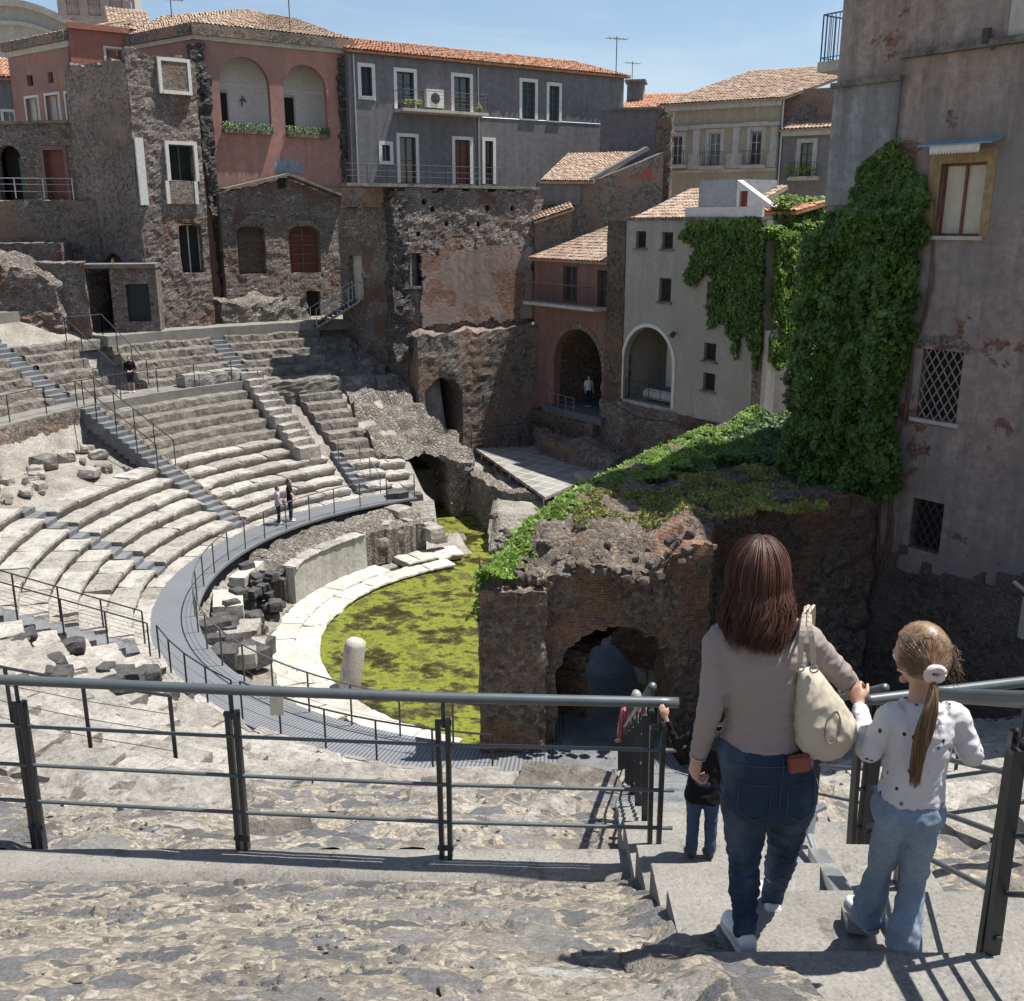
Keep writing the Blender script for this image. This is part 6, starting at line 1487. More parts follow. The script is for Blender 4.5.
# ------------------------------------------------------------------ the tall stained wall at the right
RW = Fac((at_d(960, 400, 24).x-0.6*30*0, 24.0), (0.6, -0.8), -13.4)
M_FOOT = m_brick('dark_footing_masonry', (0.20, 0.125, 0.095), (0.13, 0.088, 0.07), (0.2, 0.17, 0.145), .3, .075, patch=(0.19, 0.155, 0.13), amt=0.6, dark=.5, plaster=(0.22, 0.175, 0.155), pamt=.35)
def right_wall():
    F = RW; t = F.thing('tall_stained_building', 'tall stained rose grey building with latticed windows and blue awning', 'building')
    uL = F.uv(838, 70)[0]; uR = uL+26; zt = 24.5
    w1 = F.rect(938, 163, 983, 236); w2 = F.rect(919, 350, 960, 421); w3 = F.rect(910, 500, 942, 552)
    b = panel([(uL, -1), (uR, -1), (uR, zt), (uL, zt)], [rpts(w1), rpts(w2), rpts(w3)], .3, 9)
    obj('wall', b, M_MOTT, t)
    # brick and rubble footing showing below the plaster
    def fl(u, z): return z > F.uv(930, 568)[1]+0.9*fbm(Vector((u*.5, z*.5, 7)))+.4*fbm(Vector((u*2, z*2, 3)))
    b = rough_wall(lambda u: 12, uL-.1, uR-12, -1.0, .3, .14, .025, .035, hole_rect([w3]), 71, fl); bmesh.ops.translate(b, vec=(0, -.075, 0), verts=b.verts[:]); obj('rubble_footing', b, M_FOOT, t)
    # upper storey set forward on a ledge
    zl = F.uv(960, 47)[1]; ul = F.uv(905, 50)[0]
    bm = B(); box(bm, ul, uR, -.22, 0.05, zl-.1, zl+.06); obj('ledge', bm, M_TUFA, t)
    bm = B(); g = F.rect(843, 85, 896, 205); box(bm, uL-.02, g[1], -.07, .05, F.uv(860, 205)[1], F.uv(860, 86)[1]); gp = obj('grey_render_panel', bm, m_plaster('patchy_grey_render', (0.19, 0.185, 0.185), (0.11, 0.105, 0.105), (0.34, 0.335, 0.33), .8, None, 0, .35, .6), t)
    bm = B(); box(bm, uL-.05, g[1]+.05, -.2, .05, F.uv(860, 86)[1], F.uv(860, 86)[1]+.12); obj('ledge', bm, M_TUFA, t)
    bm = B(); x, z = F.uv(991, 35); tube(bm, [(x, -.18, z-.2), (x, -.18, z+.12)], .1, 8); obj('flue', bm, M_IRON, t)
    bm = B(); x = F.uv(1012, 20)[0]; box(bm, x, x+.35, -.1, .05, zl+.07, zl+6); obj('corner_strip', bm, M_CREAMT, t)
    # window 1: timber sash with curtains under a scalloped awning
    w = window(t, w1, frame=M_REDWOOD, pane=M_CURT, mull=1, bars=0, reveal=.22, sill=M_CREAMT); 
    bm = B(); box(bm, w1[0]-.3, w1[0], -.015, .1, w1[2], w1[3]+.3); box(bm, w1[1], w1[1]+.22, -.015, .1, w1[2], w1[3]+.3); box(bm, w1[0], w1[1], -.015, .1, w1[3], w1[3]+.3); obj('ochre_surround', bm, m_plain('ochre_plaster', (0.29, 0.20, 0.10), .85, 0, .3, 6), w)
    bm = B(); a0, a1, az = w1[0]-.35, w1[1]+.35, w1[3]+.42
    vs = [bm.verts.new(p) for p in ((a0, .02, az+.12), (a1, .02, az+.12), (a1, -.55, az-.02), (a0, -.55, az-.02))]; bm.faces.new(vs)
    vs2 = [bm.verts.new(v.co+Vector((0, 0, -.03))) for v in vs]; bm.faces.new(vs2[::-1])
    for k in range(4): bm.faces.new((vs[k], vs[(k+1) % 4], vs2[(k+1) % 4], vs2[k]))
    aw = obj('awning', bm, m_plain('blue_grey_sheet', (0.20, 0.27, 0.33), .5, 0, .2, 5), t, recalc=True)
    bm = B(); n = 16
    for k in range(n):
        x = a0+.3+(a1-a0-.6)*k/n; d = (a1-a0-.6)/n; P = [(x, az-.04)]+[(x+d/2-d/2*math.cos(math.pi*q/6), az-.14-.1*math.sin(math.pi*q/6)) for q in range(7)]+[(x+d, az-.04)]
        f1 = [bm.verts.new((u, -.5, z)) for u, z in P]; bm.faces.new(f1); bm.faces.new([bm.verts.new((u, -.49, z)) for u, z in P][::-1])
    obj('scalloped_trim', bm, M_WHITE, aw)
    # latticed windows
    for r, lw in ((w2, .018), (w3, .014)):
        w = window(t, r, frame=M_IRON, pane=M_DARK, mull=0, reveal=.3, sill=M_CREAMT if r is w2 else None); bm = B(); W_ = r[1]-r[0]; H = r[3]-r[2]; s = .22
        k = -H*1.0
        def clip(x0, sgn):
            pts = []
            for q in range(0, 61):
                z = H*q/60; x = x0+sgn*z*.62
                if 0 <= x <= W_: pts.append((r[0]+x, .05, r[2]+z))
            if len(pts) > 1: tube(bm, [pts[0], pts[-1]], lw, 5)
        x = -H*.62
        while x < W_+H*.62: clip(x, 1); clip(x, -1); x += s
        obj('lattice', bm, m_plain('pale_iron_lattice', (0.26, 0.22, 0.19), .6, 0, .3) if 'pale_iron_lattice' not in MATS else (MATS['pale_iron_lattice'] if r is w2 else M_IRON), w)
    bm = B(); n = 11; r = w2; mx = (r[0]+r[1])/2; W_ = (r[1]-r[0])/2
    for q in range(n):
        a = math.pi*(.1+.8*q/n); a1 = a+math.pi*.8/n*.9; P = [(mx+(W_+e)*math.cos(b)*1.15, r[3]-.12+(.22+e)*math.sin(b)) for e, b in ((.03, a), (.26, a), (.26, a1), (.03, a1))]
        vs = [bm.verts.new((u, -.02, z)) for u, z in P]+[bm.verts.new((u, .1, z)) for u, z in P]
        for f in ((0, 3, 2, 1), (0, 1, 5, 4), (1, 2, 6, 5), (2, 3, 7, 6), (3, 0, 4, 7)): bm.faces.new([vs[i] for i in f])
    obj('relieving_arch', bm, M_BRICK, t, recalc=True)
    # patches where the plaster has gone
    for k, (px, py, s) in enumerate(((893, 160, .5), (908, 148, .3))):
        u, z = F.uv(px, py); bm = B(); nn = 18; f = [bm.verts.new((u+s*1.3*(1+.35*nz(q*.9, k*3))*math.cos(2*math.pi*q/nn), -.075 if px < 900 else -.012, z+s*.6*(1+.35*nz(q*.9, k*3))*math.sin(2*math.pi*q/nn))) for q in range(nn)]
        bm.faces.new(f); obj('bare_patch', bm, M_BRICKD, t)
    # balcony with blue iron rail at the far corner
    a = F.uv(838, 60)[0]; zb = F.uv(832, 56)[1]
    bm = B(); box(bm, uL-1.1, uL-.002, .6, 3.2, zb-.25, zb); bl = obj('balcony', bm, M_CREAMT, t)
    bm = B(); baluster_rail(bm, (uL-1.05, .65, zb), (uL-.05, .65, zb), 1.15, 8, 0, .012, .02, .02); baluster_rail(bm, (uL-1.05, .65, zb), (uL-1.05, 3.1, zb), 1.15, 18, 0, .012, .02, .02); obj('railing', bm, m_plain('blue_iron_paint', (0.05, 0.10, 0.22), .45), bl)
    bm = B(); tube(bm, [(2.0, -.25, 5.2), (3.2, -.25, 4.6)], .05, 6); tube(bm, [(2.4, -.2, 4.9), (2.4, -.2, 3.9)], .15, 6); obj('cloth', bm, M_CREAMT, None).matrix_world = Matrix.Translation((F.O.x, F.O.y, F.zb)) @ Matrix.Rotation(F.rot, 4, 'Z'); tag(bpy.data.objects['cloth'], 'grey rag hanging from a cable low on the right building', 'rag')
right_wall()

# ------------------------------------------------------------------ ivy on the walls
random.seed(11)
def ivy_tall():
    F = RW; P = [F.uv(*p) for p in ((852, 205), (860, 172), (884, 150), (905, 140), (912, 165), (928, 176), (934, 200), (928, 240), (926, 290), (918, 345), (908, 385), (898, 410), (906, 440), (910, 465), (900, 490), (880, 505), (850, 512), (815, 500), (792, 485), (790, 440), (796, 400), (800, 350), (812, 300), (820, 250), (835, 215))]
    xs = [p[0] for p in P]; zs = [p[1] for p in P]; c = Vector((F.O.x, F.O.y, F.zb)); D = Vector((F.d.x, F.d.y, 0)); N = Vector((F.n.x, F.n.y, 0))
    uE = F.uv(838, 70)[0]
    def f():
        u = random.uniform(min(xs), max(xs)); z = random.uniform(min(zs), max(zs))
        e = .25*nz(u*2, z*2); 
        if not in_poly(u+e, z+.25*nz(z*2, u*2, 4), P): return None
        b = .25+.75*max(0, .55+fbm(Vector((u*1.3, z*1.3, 2)))); dep = b*random.random()**.35*(.85 if z < F.uv(880, 210)[1] else .3)
        clump = fbm(Vector((u*2.6, z*2.6, 9)))
        if clump < -.35 and random.random() < .75: return None
        return c+D*u-N*(dep+.04)+Vector((0, 0, z)), -N*1.0+Vector((0, 0, .45))
    creeper_mat('wall_ivy', 'tall thick dark ivy climbing the tall stained building at right', 'ivy', Vector((c.x, c.y, -6)), f, 32000, .125, M_HANG, None, None, .6)
    bm = B(); random.seed(2)   # stems
    for k in range(14):
        u = random.uniform(F.uv(800, 480)[0], F.uv(895, 480)[0]); pts = []
        for q in range(12): pts.append((u+.4*nz(q*.4, k*3)+.05*q, -.06, 4.0+q*.9))
        tube(bm, pts, [.045-.003*q for q in range(12)], 5)
    o = obj('stem', bm, M_WOOD); o.matrix_world = Matrix.Translation((F.O.x, F.O.y, F.zb)) @ Matrix.Rotation(F.rot, 4, 'Z'); iv = bpy.data.objects['wall_ivy']; mw = o.matrix_world.copy(); o.parent = iv; o.matrix_parent_inverse = Matrix.Translation(-iv.location); o.matrix_basis = mw
ivy_tall()
def ivy_white():
    F = WF; c = Vector((F.O.x, F.O.y, F.zb)); D = Vector((F.d.x, F.d.y, 0)); N = Vector((F.n.x, F.n.y, 0))
    P = [F.uv(*p) for p in ((683, 238), (692, 222), (720, 222), (760, 216), (768, 235), (766, 300), (764, 350), (757, 372), (752, 340), (744, 330), (738, 362), (733, 338), (724, 318), (712, 330), (711, 300), (716, 282), (708, 268), (697, 288), (688, 280), (693, 258), (700, 248))]
    xs = [p[0] for p in P]; zs = [p[1] for p in P]
    def f():
        u = random.uniform(min(xs), max(xs)); z = random.uniform(min(zs), max(zs))
        if not in_poly(u+.2*nz(u*3, z*1.5), z+.3*nz(u*4, 3), P): return None
        return c+D*u-N*(.05+.3*random.random())+Vector((0, 0, z)), -N+Vector((0, 0, .3))
    creeper_mat('hanging_creeper', 'dark green creeper hanging over the right half of the white house', 'creeper', Vector((c.x, c.y, -4)), f, 14000, .125, M_HANG, None, None, .5, 1.2)
    # right-hand side of the overgrown corner: its sunlight is put into brighter leaf colour
    S0 = c+D*(F.uv(768, 300)[0]); sd_ = Vector((0.86, 0.5, 0)); zt = F.uv(790, 232)[1]; zb = F.uv(780, 378)[1]
    def g():
        s = random.uniform(0, 3.8); z = random.uniform(zb, zt)
        if z < zb+1.1*abs(s-0.6)+.9*nz(s*2, z) : return None
        if fbm(Vector((s*1.6, z*.8, 3))) < -.2 and random.random() < .85: return None
        return S0+sd_*s+Vector((.5, -.86, 0))*(.1+.35*random.random()*(1+nz(s*2, z*2)))+Vector((0, 0, z)), Vector((.7, -.6, .5))
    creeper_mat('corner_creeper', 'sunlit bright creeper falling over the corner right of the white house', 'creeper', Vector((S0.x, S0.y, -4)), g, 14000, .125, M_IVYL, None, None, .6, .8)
    def h():
        s = random.uniform(-.2, 4.4); k = random.random(); y = random.uniform(-.2, .9)
        top = zt+.2+1.25*(s > .9)*sm(.6, 1.4, y+.9)
        return S0+sd_*s-Vector((.5, -.86, 0))*y*1.3+Vector((0, 0, zt-.5+(top-zt+.5)*k**.4+.2*nz(s*2, y*2))), Vector((.1, -.3, 1))
    creeper_mat('roof_hedge', 'bright clipped hedge of creeper along the roof edge right of the white house', 'hedge', Vector((S0.x, S0.y, 0)), h, 9000, .115, M_IVYL, None, None, .7, .2)
    bm = B(); pts = [S0-Vector((.5, -.86, 0))*.25, S0+sd_*4.4-Vector((.5, -.86, 0))*.25, S0+sd_*4.4-Vector((.5, -.86, 0))*4, S0-Vector((.5, -.86, 0))*4]
    q0 = pts[0]
    a = [bm.verts.new((p.x-q0.x, p.y-q0.y, -3.6)) for p in pts]; b = [bm.verts.new((p.x-q0.x, p.y-q0.y, zt-.35)) for p in pts]
    bm.faces.new(a[::-1]); bm.faces.new(b)
    for k in range(4): bm.faces.new((a[k], a[(k+1) % 4], b[(k+1) % 4], b[k]))
    o = obj('corner_house_wall', bm, M_OFFW, None, recalc=True); o.location = (q0.x, q0.y, -8.7); tag(o, 'overgrown pale corner building right of the white house', 'building')
ivy_white()
# roof aerials
def aerial(px, py, d, h, label, arms=5):
    p = at_d(px, py, d); t = thing('roof_aerial', label, 'aerial', p, 0.4, 'roof aerials')
    bm = B(); tube(bm, [(0, 0, -.5), (0, 0, h)], .03, 5); obj('mast', bm, M_IRON, t); bm = B()
    tube(bm, [(-.7, 0, h-.15), (.7, 0, h-.15)], .02, 4)
    for k in range(arms): x = -.65+1.3*k/(arms-1); tube(bm, [(x, -.35, h-.15), (x, .35, h-.15)], .014, 4)
    obj('antenna', bm, M_IRON, t)
aerial(616, 74, 68, 2.2, 'taller aerial above the right end of the grey building')
aerial(632, 84, 92, 1.8, 'shorter aerial above the distant chimney', 4)
aerial(290, 26, 60, 2.2, 'aerial above the right end of the pink palazzo roof', 6)
aerial(172, 20, 62, 1.2, 'low aerial above the left end of the pink palazzo roof', 4)
# ------------------------------------------------------------------ foreground: rubble paving, landing, steps
def face_up(bm):
    bm.normal_update(); bm.faces.ensure_lookup_table()
    if bm.faces[0].normal.z < 0: bmesh.ops.reverse_faces(bm, faces=bm.faces[:])
def fore_z(x, y):
    z = -3.57+0.55*max(0, 4.83-y)-0.02*max(0, y-4.83)
    return z
def foreground():
    bm = B(); nx = 330; ny = 200; x0, x1, y0, y1 = -4.6, 0.98, 1.2, 4.90
    def f(i, j):
        x = x0+(x1-x0)*i/nx; y = y0+(y1-y0)*j/ny; z = fore_z(x, y)
        fl = 1-sm(4.65, 4.88, y)
        q = Vector((x*1.9+0.25*nz(x*1.3, y*1.3), y*2.4+.25*nz(x*1.3, y*1.3, 5), 0)); d = noise.voronoi(q)[0]; e = d[1]-d[0]
        h = 0.02*min(1, e/0.22)-0.005+0.03*fbm(Vector((x*1.1, y*1.1, 1)))+0.012*fbm(Vector((x*5, y*5, 3)))+0.012*fbm(Vector((x*17, y*17, 6)))
        cell = noise.cell_vector(noise.voronoi(q)[1][0]*37); h += 0.018*(cell.x-.5)
        z += h*fl
        z += (.06+.04*nz(y*4, 3, 1))*math.exp(-((x-.66+.05*nz(y*3, 7))/.11)**2)*(1-sm(4.5, 4.85, y))
        return Vector((x, y, z))
    grid(bm, nx, ny, f)
    face_up(bm)
    structure(obj('rubble_pavement', bm, M_PAVE, None, True))
    bm = B()   # concrete strip under the railing
    grid(bm, 60, 6, lambda i, j: Vector((-5.0+5.72*i/60, 4.80+0.34*j/6, -3.535+0.008*nz(i*.6, j)+(-.25 if j == 6 else 0)-(.1 if j == 0 else 0))))
    structure(obj('concrete_kerb', bm, M_CONC, None, True))
    # rubble ground beyond the railing, down to the broken seats
    bm = B(); nx = 260; ny = 130; x0, x1, y0, y1 = -7.5, 1.15, 5.08, 9.6
    def g(i, j):
        x = x0+(x1-x0)*i/nx; y = y0+(y1-y0)*j/ny; r, a = topol(x, y); z = -3.64-0.50*(y-5.05)+0.06
        q = Vector((x*1.6+0.2*nz(x, y), y*1.6, 4)); d = noise.voronoi(q)[0]; e = d[1]-d[0]
        return Vector((x, y, z+0.05*min(1, e/.25)+.09*fbm(Vector((x*.8, y*.8, 1)))+.035*fbm(Vector((x*4, y*4, 2)))+.014*fbm(Vector((x*12, y*12, 2)))))
    grid(bm, nx, ny, g); face_up(bm)
    structure(obj('rubble_slope', bm, M_PAVE, None, True))
    bm = B(); nx = 150; ny = 160; x0, x1, y0, y1 = 1.95, 7.5, 2.0, 9.6
    def g2(i, j):
        x = x0+(x1-x0)*i/nx; y = y0+(y1-y0)*j/ny; z = -3.05-0.55*(y-4.0)
        if y < 4.0: z = -3.05-0.5*(y-4.0)
        q = Vector((x*1.6+0.2*nz(x, y), y*1.6, 9)); d = noise.voronoi(q)[0]; e = d[1]-d[0]
        return Vector((x, y, z-.12+0.06*min(1, e/.25)+.12*fbm(Vector((x*.9, y*.9, 6)))+.05*fbm(Vector((x*4, y*4, 2)))))
    grid(bm, nx, ny, g2); face_up(bm)
    structure(obj('rubble_bank_ground', bm, M_PAVE, None, True))
foreground()
def entrance_stair():
    t = thing('concrete_stair', 'pale concrete stair with low steel gutter rail, on which woman and girl descend', 'stair', (1.3, 3.0, -2.78))
    inv = Matrix.Translation(-t.location); rr = random.Random(2)
    steps = []; y = 2.35; z = -2.36
    treads = [(0.35, .20), (0.4, .20), (0.5, .2), (.52, .2), (.5, .2), (.5, .2)]
    ys = [1.6, 2.05, 2.5, 3.02, 3.55, 4.1, 4.6, 5.15]; zs = [-2.16, -2.36, -2.56, -2.70, -2.96, -3.2, -3.42]
    for i in range(7): steps.append((ys[i], ys[i+1], zs[i]))
    y = 5.15; z = -3.42
    while z > -11.9: z -= .2; steps.append((y, y+.352, z)); y += .352
    for i, (a, b, z) in enumerate(steps):
        bm = B(); xo = .108*max(0, a-5)
        xl = .66+xo; xr = 1.98+xo if a > 3.4 else 3.2
        box(bm, xl+rr.uniform(-.01, .01), xr, a, b+.06, z-.5, z, 0, Matrix.Rotation(0, 4, 'Z'))
        bmesh.ops.subdivide_edges(bm, edges=[e for e in bm.edges if abs(e.verts[0].co.x-e.verts[1].co.x) > .5], cuts=9)
        bmesh.ops.bevel(bm, geom=[e for e in bm.edges if all(v.co.z > z-.001 for v in e.verts) and all(v.co.y > b for v in e.verts)], offset=.018, segments=2, affect='EDGES')
        for v in bm.verts: v.co.z += .008*nz(v.co.x*3, v.co.y*3, z); v.co.y += .012*nz(v.co.x*4, z*5, 1)
        o = obj('step', bm, M_CONC if i < 12 else M_LAVA, t); o.matrix_parent_inverse = inv
    # steel gutter rail lying down the steps
    bm = B(); p = [at_z(858, 934, -2.68), at_z(838, 893, -2.91), at_z(816, 858, -3.16)]
    for q in range(2): obox(bm, p[q]+Vector((0, 0, .03)), p[q+1]+Vector((0, 0, .03)), .085, .05)
    e = p[2]+Vector((0, 0, .03)); tube(bm, [e, e+Vector((-.01, .1, .04)), e+Vector((.02, .16, .14)), e+Vector((.08, .17, .17))], .022, 8)
    o = obj('gutter_rail', bm, M_STEEL, t); o.matrix_parent_inverse = inv
entrance_stair()
for i, (px, py, z, s, m) in enumerate(((680, 958, -2.72, .2, M_TUFA), (716, 988, -2.56, .17, M_TUFA), (662, 925, -2.93, .16, M_TUFA), (668, 985, -2.6, .2, M_TUFA))):
    p = at_z(px, py, z); stone('edge_stone', 'rough stone bedded along the left edge of the concrete stair', 'stone', (p.x, p.y, p.z-.16), (s*1.5, s*1.2, .2), m, 820+i, i*1.1, 'stones along the stair edge', .05, 5, .3)
def gravel():
    bm = B(); rr = random.Random(12); c = Vector((-1.8, 3.2, -2.7)); V0 = [Vector(v).normalized() for v in ((0, 0, 1), (1, 0, .1), (.3, .95, 0), (-.8, .6, -.1), (-.8, -.6, .1), (.3, -.95, 0))]
    for i in range(5200):
        big = rr.random() < .05
        if rr.random() < .75: x = rr.uniform(-4, .66); y = rr.uniform(2.2, 4.8); z = fore_z(x, y)+.045*fbm(Vector((x*1.1, y*1.1, 1)))*.9
        else: x = rr.uniform(-5, .7); y = rr.uniform(5.2, 8); z = -3.64-.5*(y-5.05)+.06+.09*fbm(Vector((x*.8, y*.8, 1)))+.03
        if nz(x*1.7, y*1.7, 3) < -.05 and not big: continue
        s = rr.uniform(.03, .06) if big else rr.uniform(.006, .02); m = Matrix.Translation(Vector((x, y, z))-c) @ Matrix.Rotation(rr.uniform(0, 6.28), 4, 'Z') @ Matrix.Diagonal((s*rr.uniform(.8, 1.7), s*rr.uniform(.7, 1.2), s*rr.uniform(.4, .9), 1))
        vs = [bm.verts.new(m @ (v*rr.uniform(.75, 1.2))) for v in V0]
        for k in range(5): bm.faces.new((vs[0], vs[1+k], vs[1+(k+1) % 5])).material_index = 1 if rr.random() < .0 else (0 if not big else 1)
    o = obj('gravel', bm, [M_PAVE, M_LAVAROCK]); o.location = c; tag(o, 'loose grit and small lava chips strewn over the near paving', 'gravel', None, 'stuff')
gravel()
rng = random.Random(61)
for i in range(26):   # angular stones at the broken edge beyond the railing
    x = rng.uniform(-3.8, .6); y = rng.uniform(6.9, 9.6); s = rng.uniform(.25, .6)
    if rng.random() < .5: y = rng.uniform(5.5, 7)*1.0; s *= .45
    stone('broken_slab', 'broken pale slab on the rubble just beyond the near railing', 'stone', (x, y, -3.62-.5*(y-5.05)-.08), (s*1.9, s*1.1, s*.5), M_LIME if i % 4 else M_TUFA, 850+i, rng.uniform(-.5, .5), 'broken slabs beyond the near railing', .07, 5, .2)
for i, (x, w_, dz) in enumerate(((-5.6, 1.5, .02), (-4.2, 1.2, -.1), (-2.7, 1.9, .05), (-.9, 1.6, .0), (.75, 1.5, -.04))):
    stone('ledge_slab', 'large pale slab along the ledge below the near railing', 'stone slab', (x, 10.95+.04*x*x*.3, -7.5+dz), (w_*.95, 1.0, .75), M_LIME, 880+i, rng.uniform(-.08, .08), 'large ledge slabs', .09, 7, .10)
for i in range(24):
    a = rng.uniform(211, 226); r = rng.uniform(13.5, 16.8); s = rng.uniform(.25, .6); p = pol(r, a, row_z(r, a)-.15)
    stone('dark_rubble', 'dark lava rubble in the shaded gap beside the walkway bend, below the green sign', 'stone', p, (s*1.4, s, s*.7), M_LAVAROCK, 940+i, rng.uniform(0, 6), 'dark rubble below the green sign', .08, 4, .3)
for i in range(30):
    x = rng.uniform(2.2, 5.5); y = rng.uniform(3.4, 9.2); s = rng.uniform(.15, .5)
    stone('bank_stone', 'pale rubble stone on the bank behind the railing right of the girl', 'stone', (x, y, (-3.05-.55*(y-4))-.14), (s*1.6, s, s*.6), (M_LIME, M_PAVE, M_LAVAROCK)[i % 3], 900+i, rng.uniform(0, 6), 'rubble stones on the right bank', .08, 4, .3)

# ------------------------------------------------------------------ railings
def near_post(bm, p, h, right):
    p = Vector(p); r = Vector(right)
    f = Vector((-r.y, r.x, 0))
    obox(bm, p+r*.026+Vector((0, 0, -.12)), p+r*.026+Vector((0, 0, h*.9)), .026, .05, f)
    obox(bm, p-r*.020+Vector((0, 0, -.12)), p-r*.034+f*.03+Vector((0, 0, h*.86)), .026, .05, f)
    tube(bm, [p+Vector((0, 0, h*.85)), p+Vector((0, 0, h+.01))], .012, 8)
    for z in (.08, h*.88): tube(bm, [p+r*.045+Vector((0, 0, z)), p-r*.045+Vector((0, 0, z))], .016, 6)
def near_railing(label, bases, h, ends=(0, 0), rails=(.25, .49, .74), top_r=.03, name='railing', tops=None):
    c = Vector(bases[0]); t = thing(name, label, 'railing', c)
    for i, b in enumerate(bases):
        b = Vector(b); q = Vector(bases[min(i+1, len(bases)-1)])-Vector(bases[max(i-1, 0)]); q.z = 0; q.normalize()
        bm = B(); near_post(bm, b-c, h, q); obj('post', bm, M_METAL, t)
    pts = [Vector(b)-c for b in bases]
    if ends[0]: d = (pts[0]-pts[1]).normalized(); pts = [pts[0]+d*ends[0]]+pts
    if ends[1]: d = (pts[-1]-pts[-2]).normalized(); pts = pts+[pts[-1]+d*ends[1]]
    bm = B(); tube(bm, [p+Vector((0, 0, h+.03)) for p in pts], top_r, 14); obj('handrail', bm, M_RAIL, t, True)
    for k in rails:
        bm = B(); tube(bm, [p+Vector((0, 0, h*k)) for p in pts], .0115, 8); obj('bar', bm, M_RAIL, t, True)
    return t
nb = [at_z(px, py, -3.55) for px, py in ((-170, 826), (38, 838), (243, 850), (446, 860), (653, 866))]
near_railing('long charcoal railing across the foreground, left of the stair', nb, 1.0, (1.0, .1))
# railing down the left side of the stair
lp = []; 
for k in range(11):
    y = 5.25+k*1.4; lp.append((.78+.108*(y-5)*1.0, y, -3.5-.568*(y-5.15)))
near_railing('charcoal railing running down the left side of the stair away from the corner post', lp, .95, (0, 0), (.25, .49, .74), .026)
near_railing('charcoal railing beside the girl at the right of the stair', [(2.0, 2.2, -1.95), (1.745, 3.08, -2.57), (1.80, 3.98, -3.0)], .98, (.6, .05))
near_railing('charcoal railing crossing behind the girl to the right', [at_z(853, 866, -3.5), (3.3, 5.2, -3.5), (4.6, 5.5, -3.5)], 1.0, (.03, 1.2))
rp = [(2.15+.108*(5.35+k*1.5-5), 5.35+k*1.5, -3.55-.568*(.2+k*1.5)) for k in range(9)]
near_railing('charcoal railing running down the right side of the stair beyond the crossing railing', rp, 1.0, (0, 0), (.25, .49, .74), .026)

def thin_rail(label, pts, h=1.05, step=1.3, wires=2, rad=.024, post=.02, mat=None, wire=.006, name='railing', cat='railing'):
    """slim visitor railing along a path"""
    mat = mat or M_METAL; P = [Vector(p) for p in pts]; c = P[0].copy(); t = thing(name, label, cat, c)
    L = [0]
    for a, b in zip(P, P[1:]): L.append(L[-1]+(b-a).length)
    def at(s):
        for i in range(len(P)-1):
            if s <= L[i+1] or i == len(P)-2: return P[i].lerp(P[i+1], (s-L[i])/max(1e-6, L[i+1]-L[i]))
    n = max(1, round(L[-1]/step))
    for k in range(n+1):
        q = at(L[-1]*k/n)-c; bm = B(); box(bm, -post, post, -post*.5, post*.5, -.1, h, 0, Matrix.Translation(q)); obj('post', bm, mat, t)
    bm = B(); tube(bm, [p-c+Vector((0, 0, h)) for p in P], rad, 6); obj('handrail', bm, mat, t)
    for w_ in range(wires):
        bm = B(); tube(bm, [p-c+Vector((0, 0, h*(w_+1)/(wires+1))) for p in P], wire, 4); obj('wire', bm, mat, t)
    return t
M_RAIL2 = m_plain('mid_grey_rail_paint', (0.115, 0.12, 0.125), .45, .2, .15, 6)
thin_rail('long curved railing along the inner edge of the grey walkway', [pol(11.95, a, -12) for a in range(119, 264, 3)], 1.1, 1.35, 2, .022, .022, M_RAIL2)
thin_rail('railing along the near outer edge of the walkway', [pol(13.2, a, -12) for a in range(232, 265, 3)], 1.05, 1.5, 2, .022, .022, M_METAL)
thin_rail('short railing bending along the walkway below the shaded stair', [pol(13.3, a, -12) for a in (211, 216, 221, 226, 231)], 1.05, 1.2, 2, .022, .022, M_METAL)
thin_rail('thin railing along the edge of the upper terrace', [pol(21.7, a, -7.58) for a in range(134, 199, 3) if not 153 < a < 156], 1.1, 2.0, 1, .022, .02, M_METAL)
for s, l in ((1, 'left'), (-1, 'right')):
    thin_rail('sloping railing on the %s side of the long dark stair' % l, [pol(r, 154.8+s*half(r, .5), -7.45 if r > 21.2 else -12+.5575*(r-13.6)+.1) for r in (21.6, 21.0, 17.4)], 1.0, 1.3, 0, .022, .02, M_METAL)
    thin_rail('sloping railing on the %s side of the shaded dark flight' % l, [pol(r, 207.5+s*half(r, .52), -12+.526*(r-13.6)+.1) for r in (13.5, 16.0, 18.5, 21)], 1.0, 1.3, 3, .022, .022, M_METAL)
    a = 145.6+s*2.1; thin_rail('sloping railing on the %s edge of the dark doorway slot' % l, [pol(r, a, -7.4+.59*(r-22.9)+.1) for r in (22.95, 26.3)], 1.0, 1.2, 0, .022, .02, M_METAL)
thin_rail('short top railing closing the dark doorway slot', [pol(26.3, a, -5.3) for a in (143.5, 147.7)], 1.0, 1.2, 0, .022, .02, M_METAL)
thin_rail('railing on the near terrace behind the foreground railing', [pol(22.2, a, -6.85) for a in (238, 241.4, 244.8, 248.2, 251.6, 255)], 1.05, 1.32, 3, .022, .024, M_METAL)
thin_rail('small railing by the short stair at the end of the walkway', [pol(r, 123.6, -12+.5*(r-13.6)) for r in (13.4, 15.6)]+[pol(15.8, 127, -10.8)], 1.0, 1.2, 1, .022, .02, M_RAIL2)
thin_rail('dark railing around the platform corner at the foot of the central ruin', [(-3.6, 52.6, -12.2), (-1.4, 53.4, -11.9), (1.2, 55.0, -11.9), (2.2, 53.2, -11.9)], 1.1, 1.4, 3, .022, .02, M_METAL)
thin_rail('railing on the right slope below the stained building', [pol(21, a, row_z(21.2, 285)) for a in (280, 284, 288, 292, 297)], 1.05, 1.3, 2, .022, .022, M_METAL)
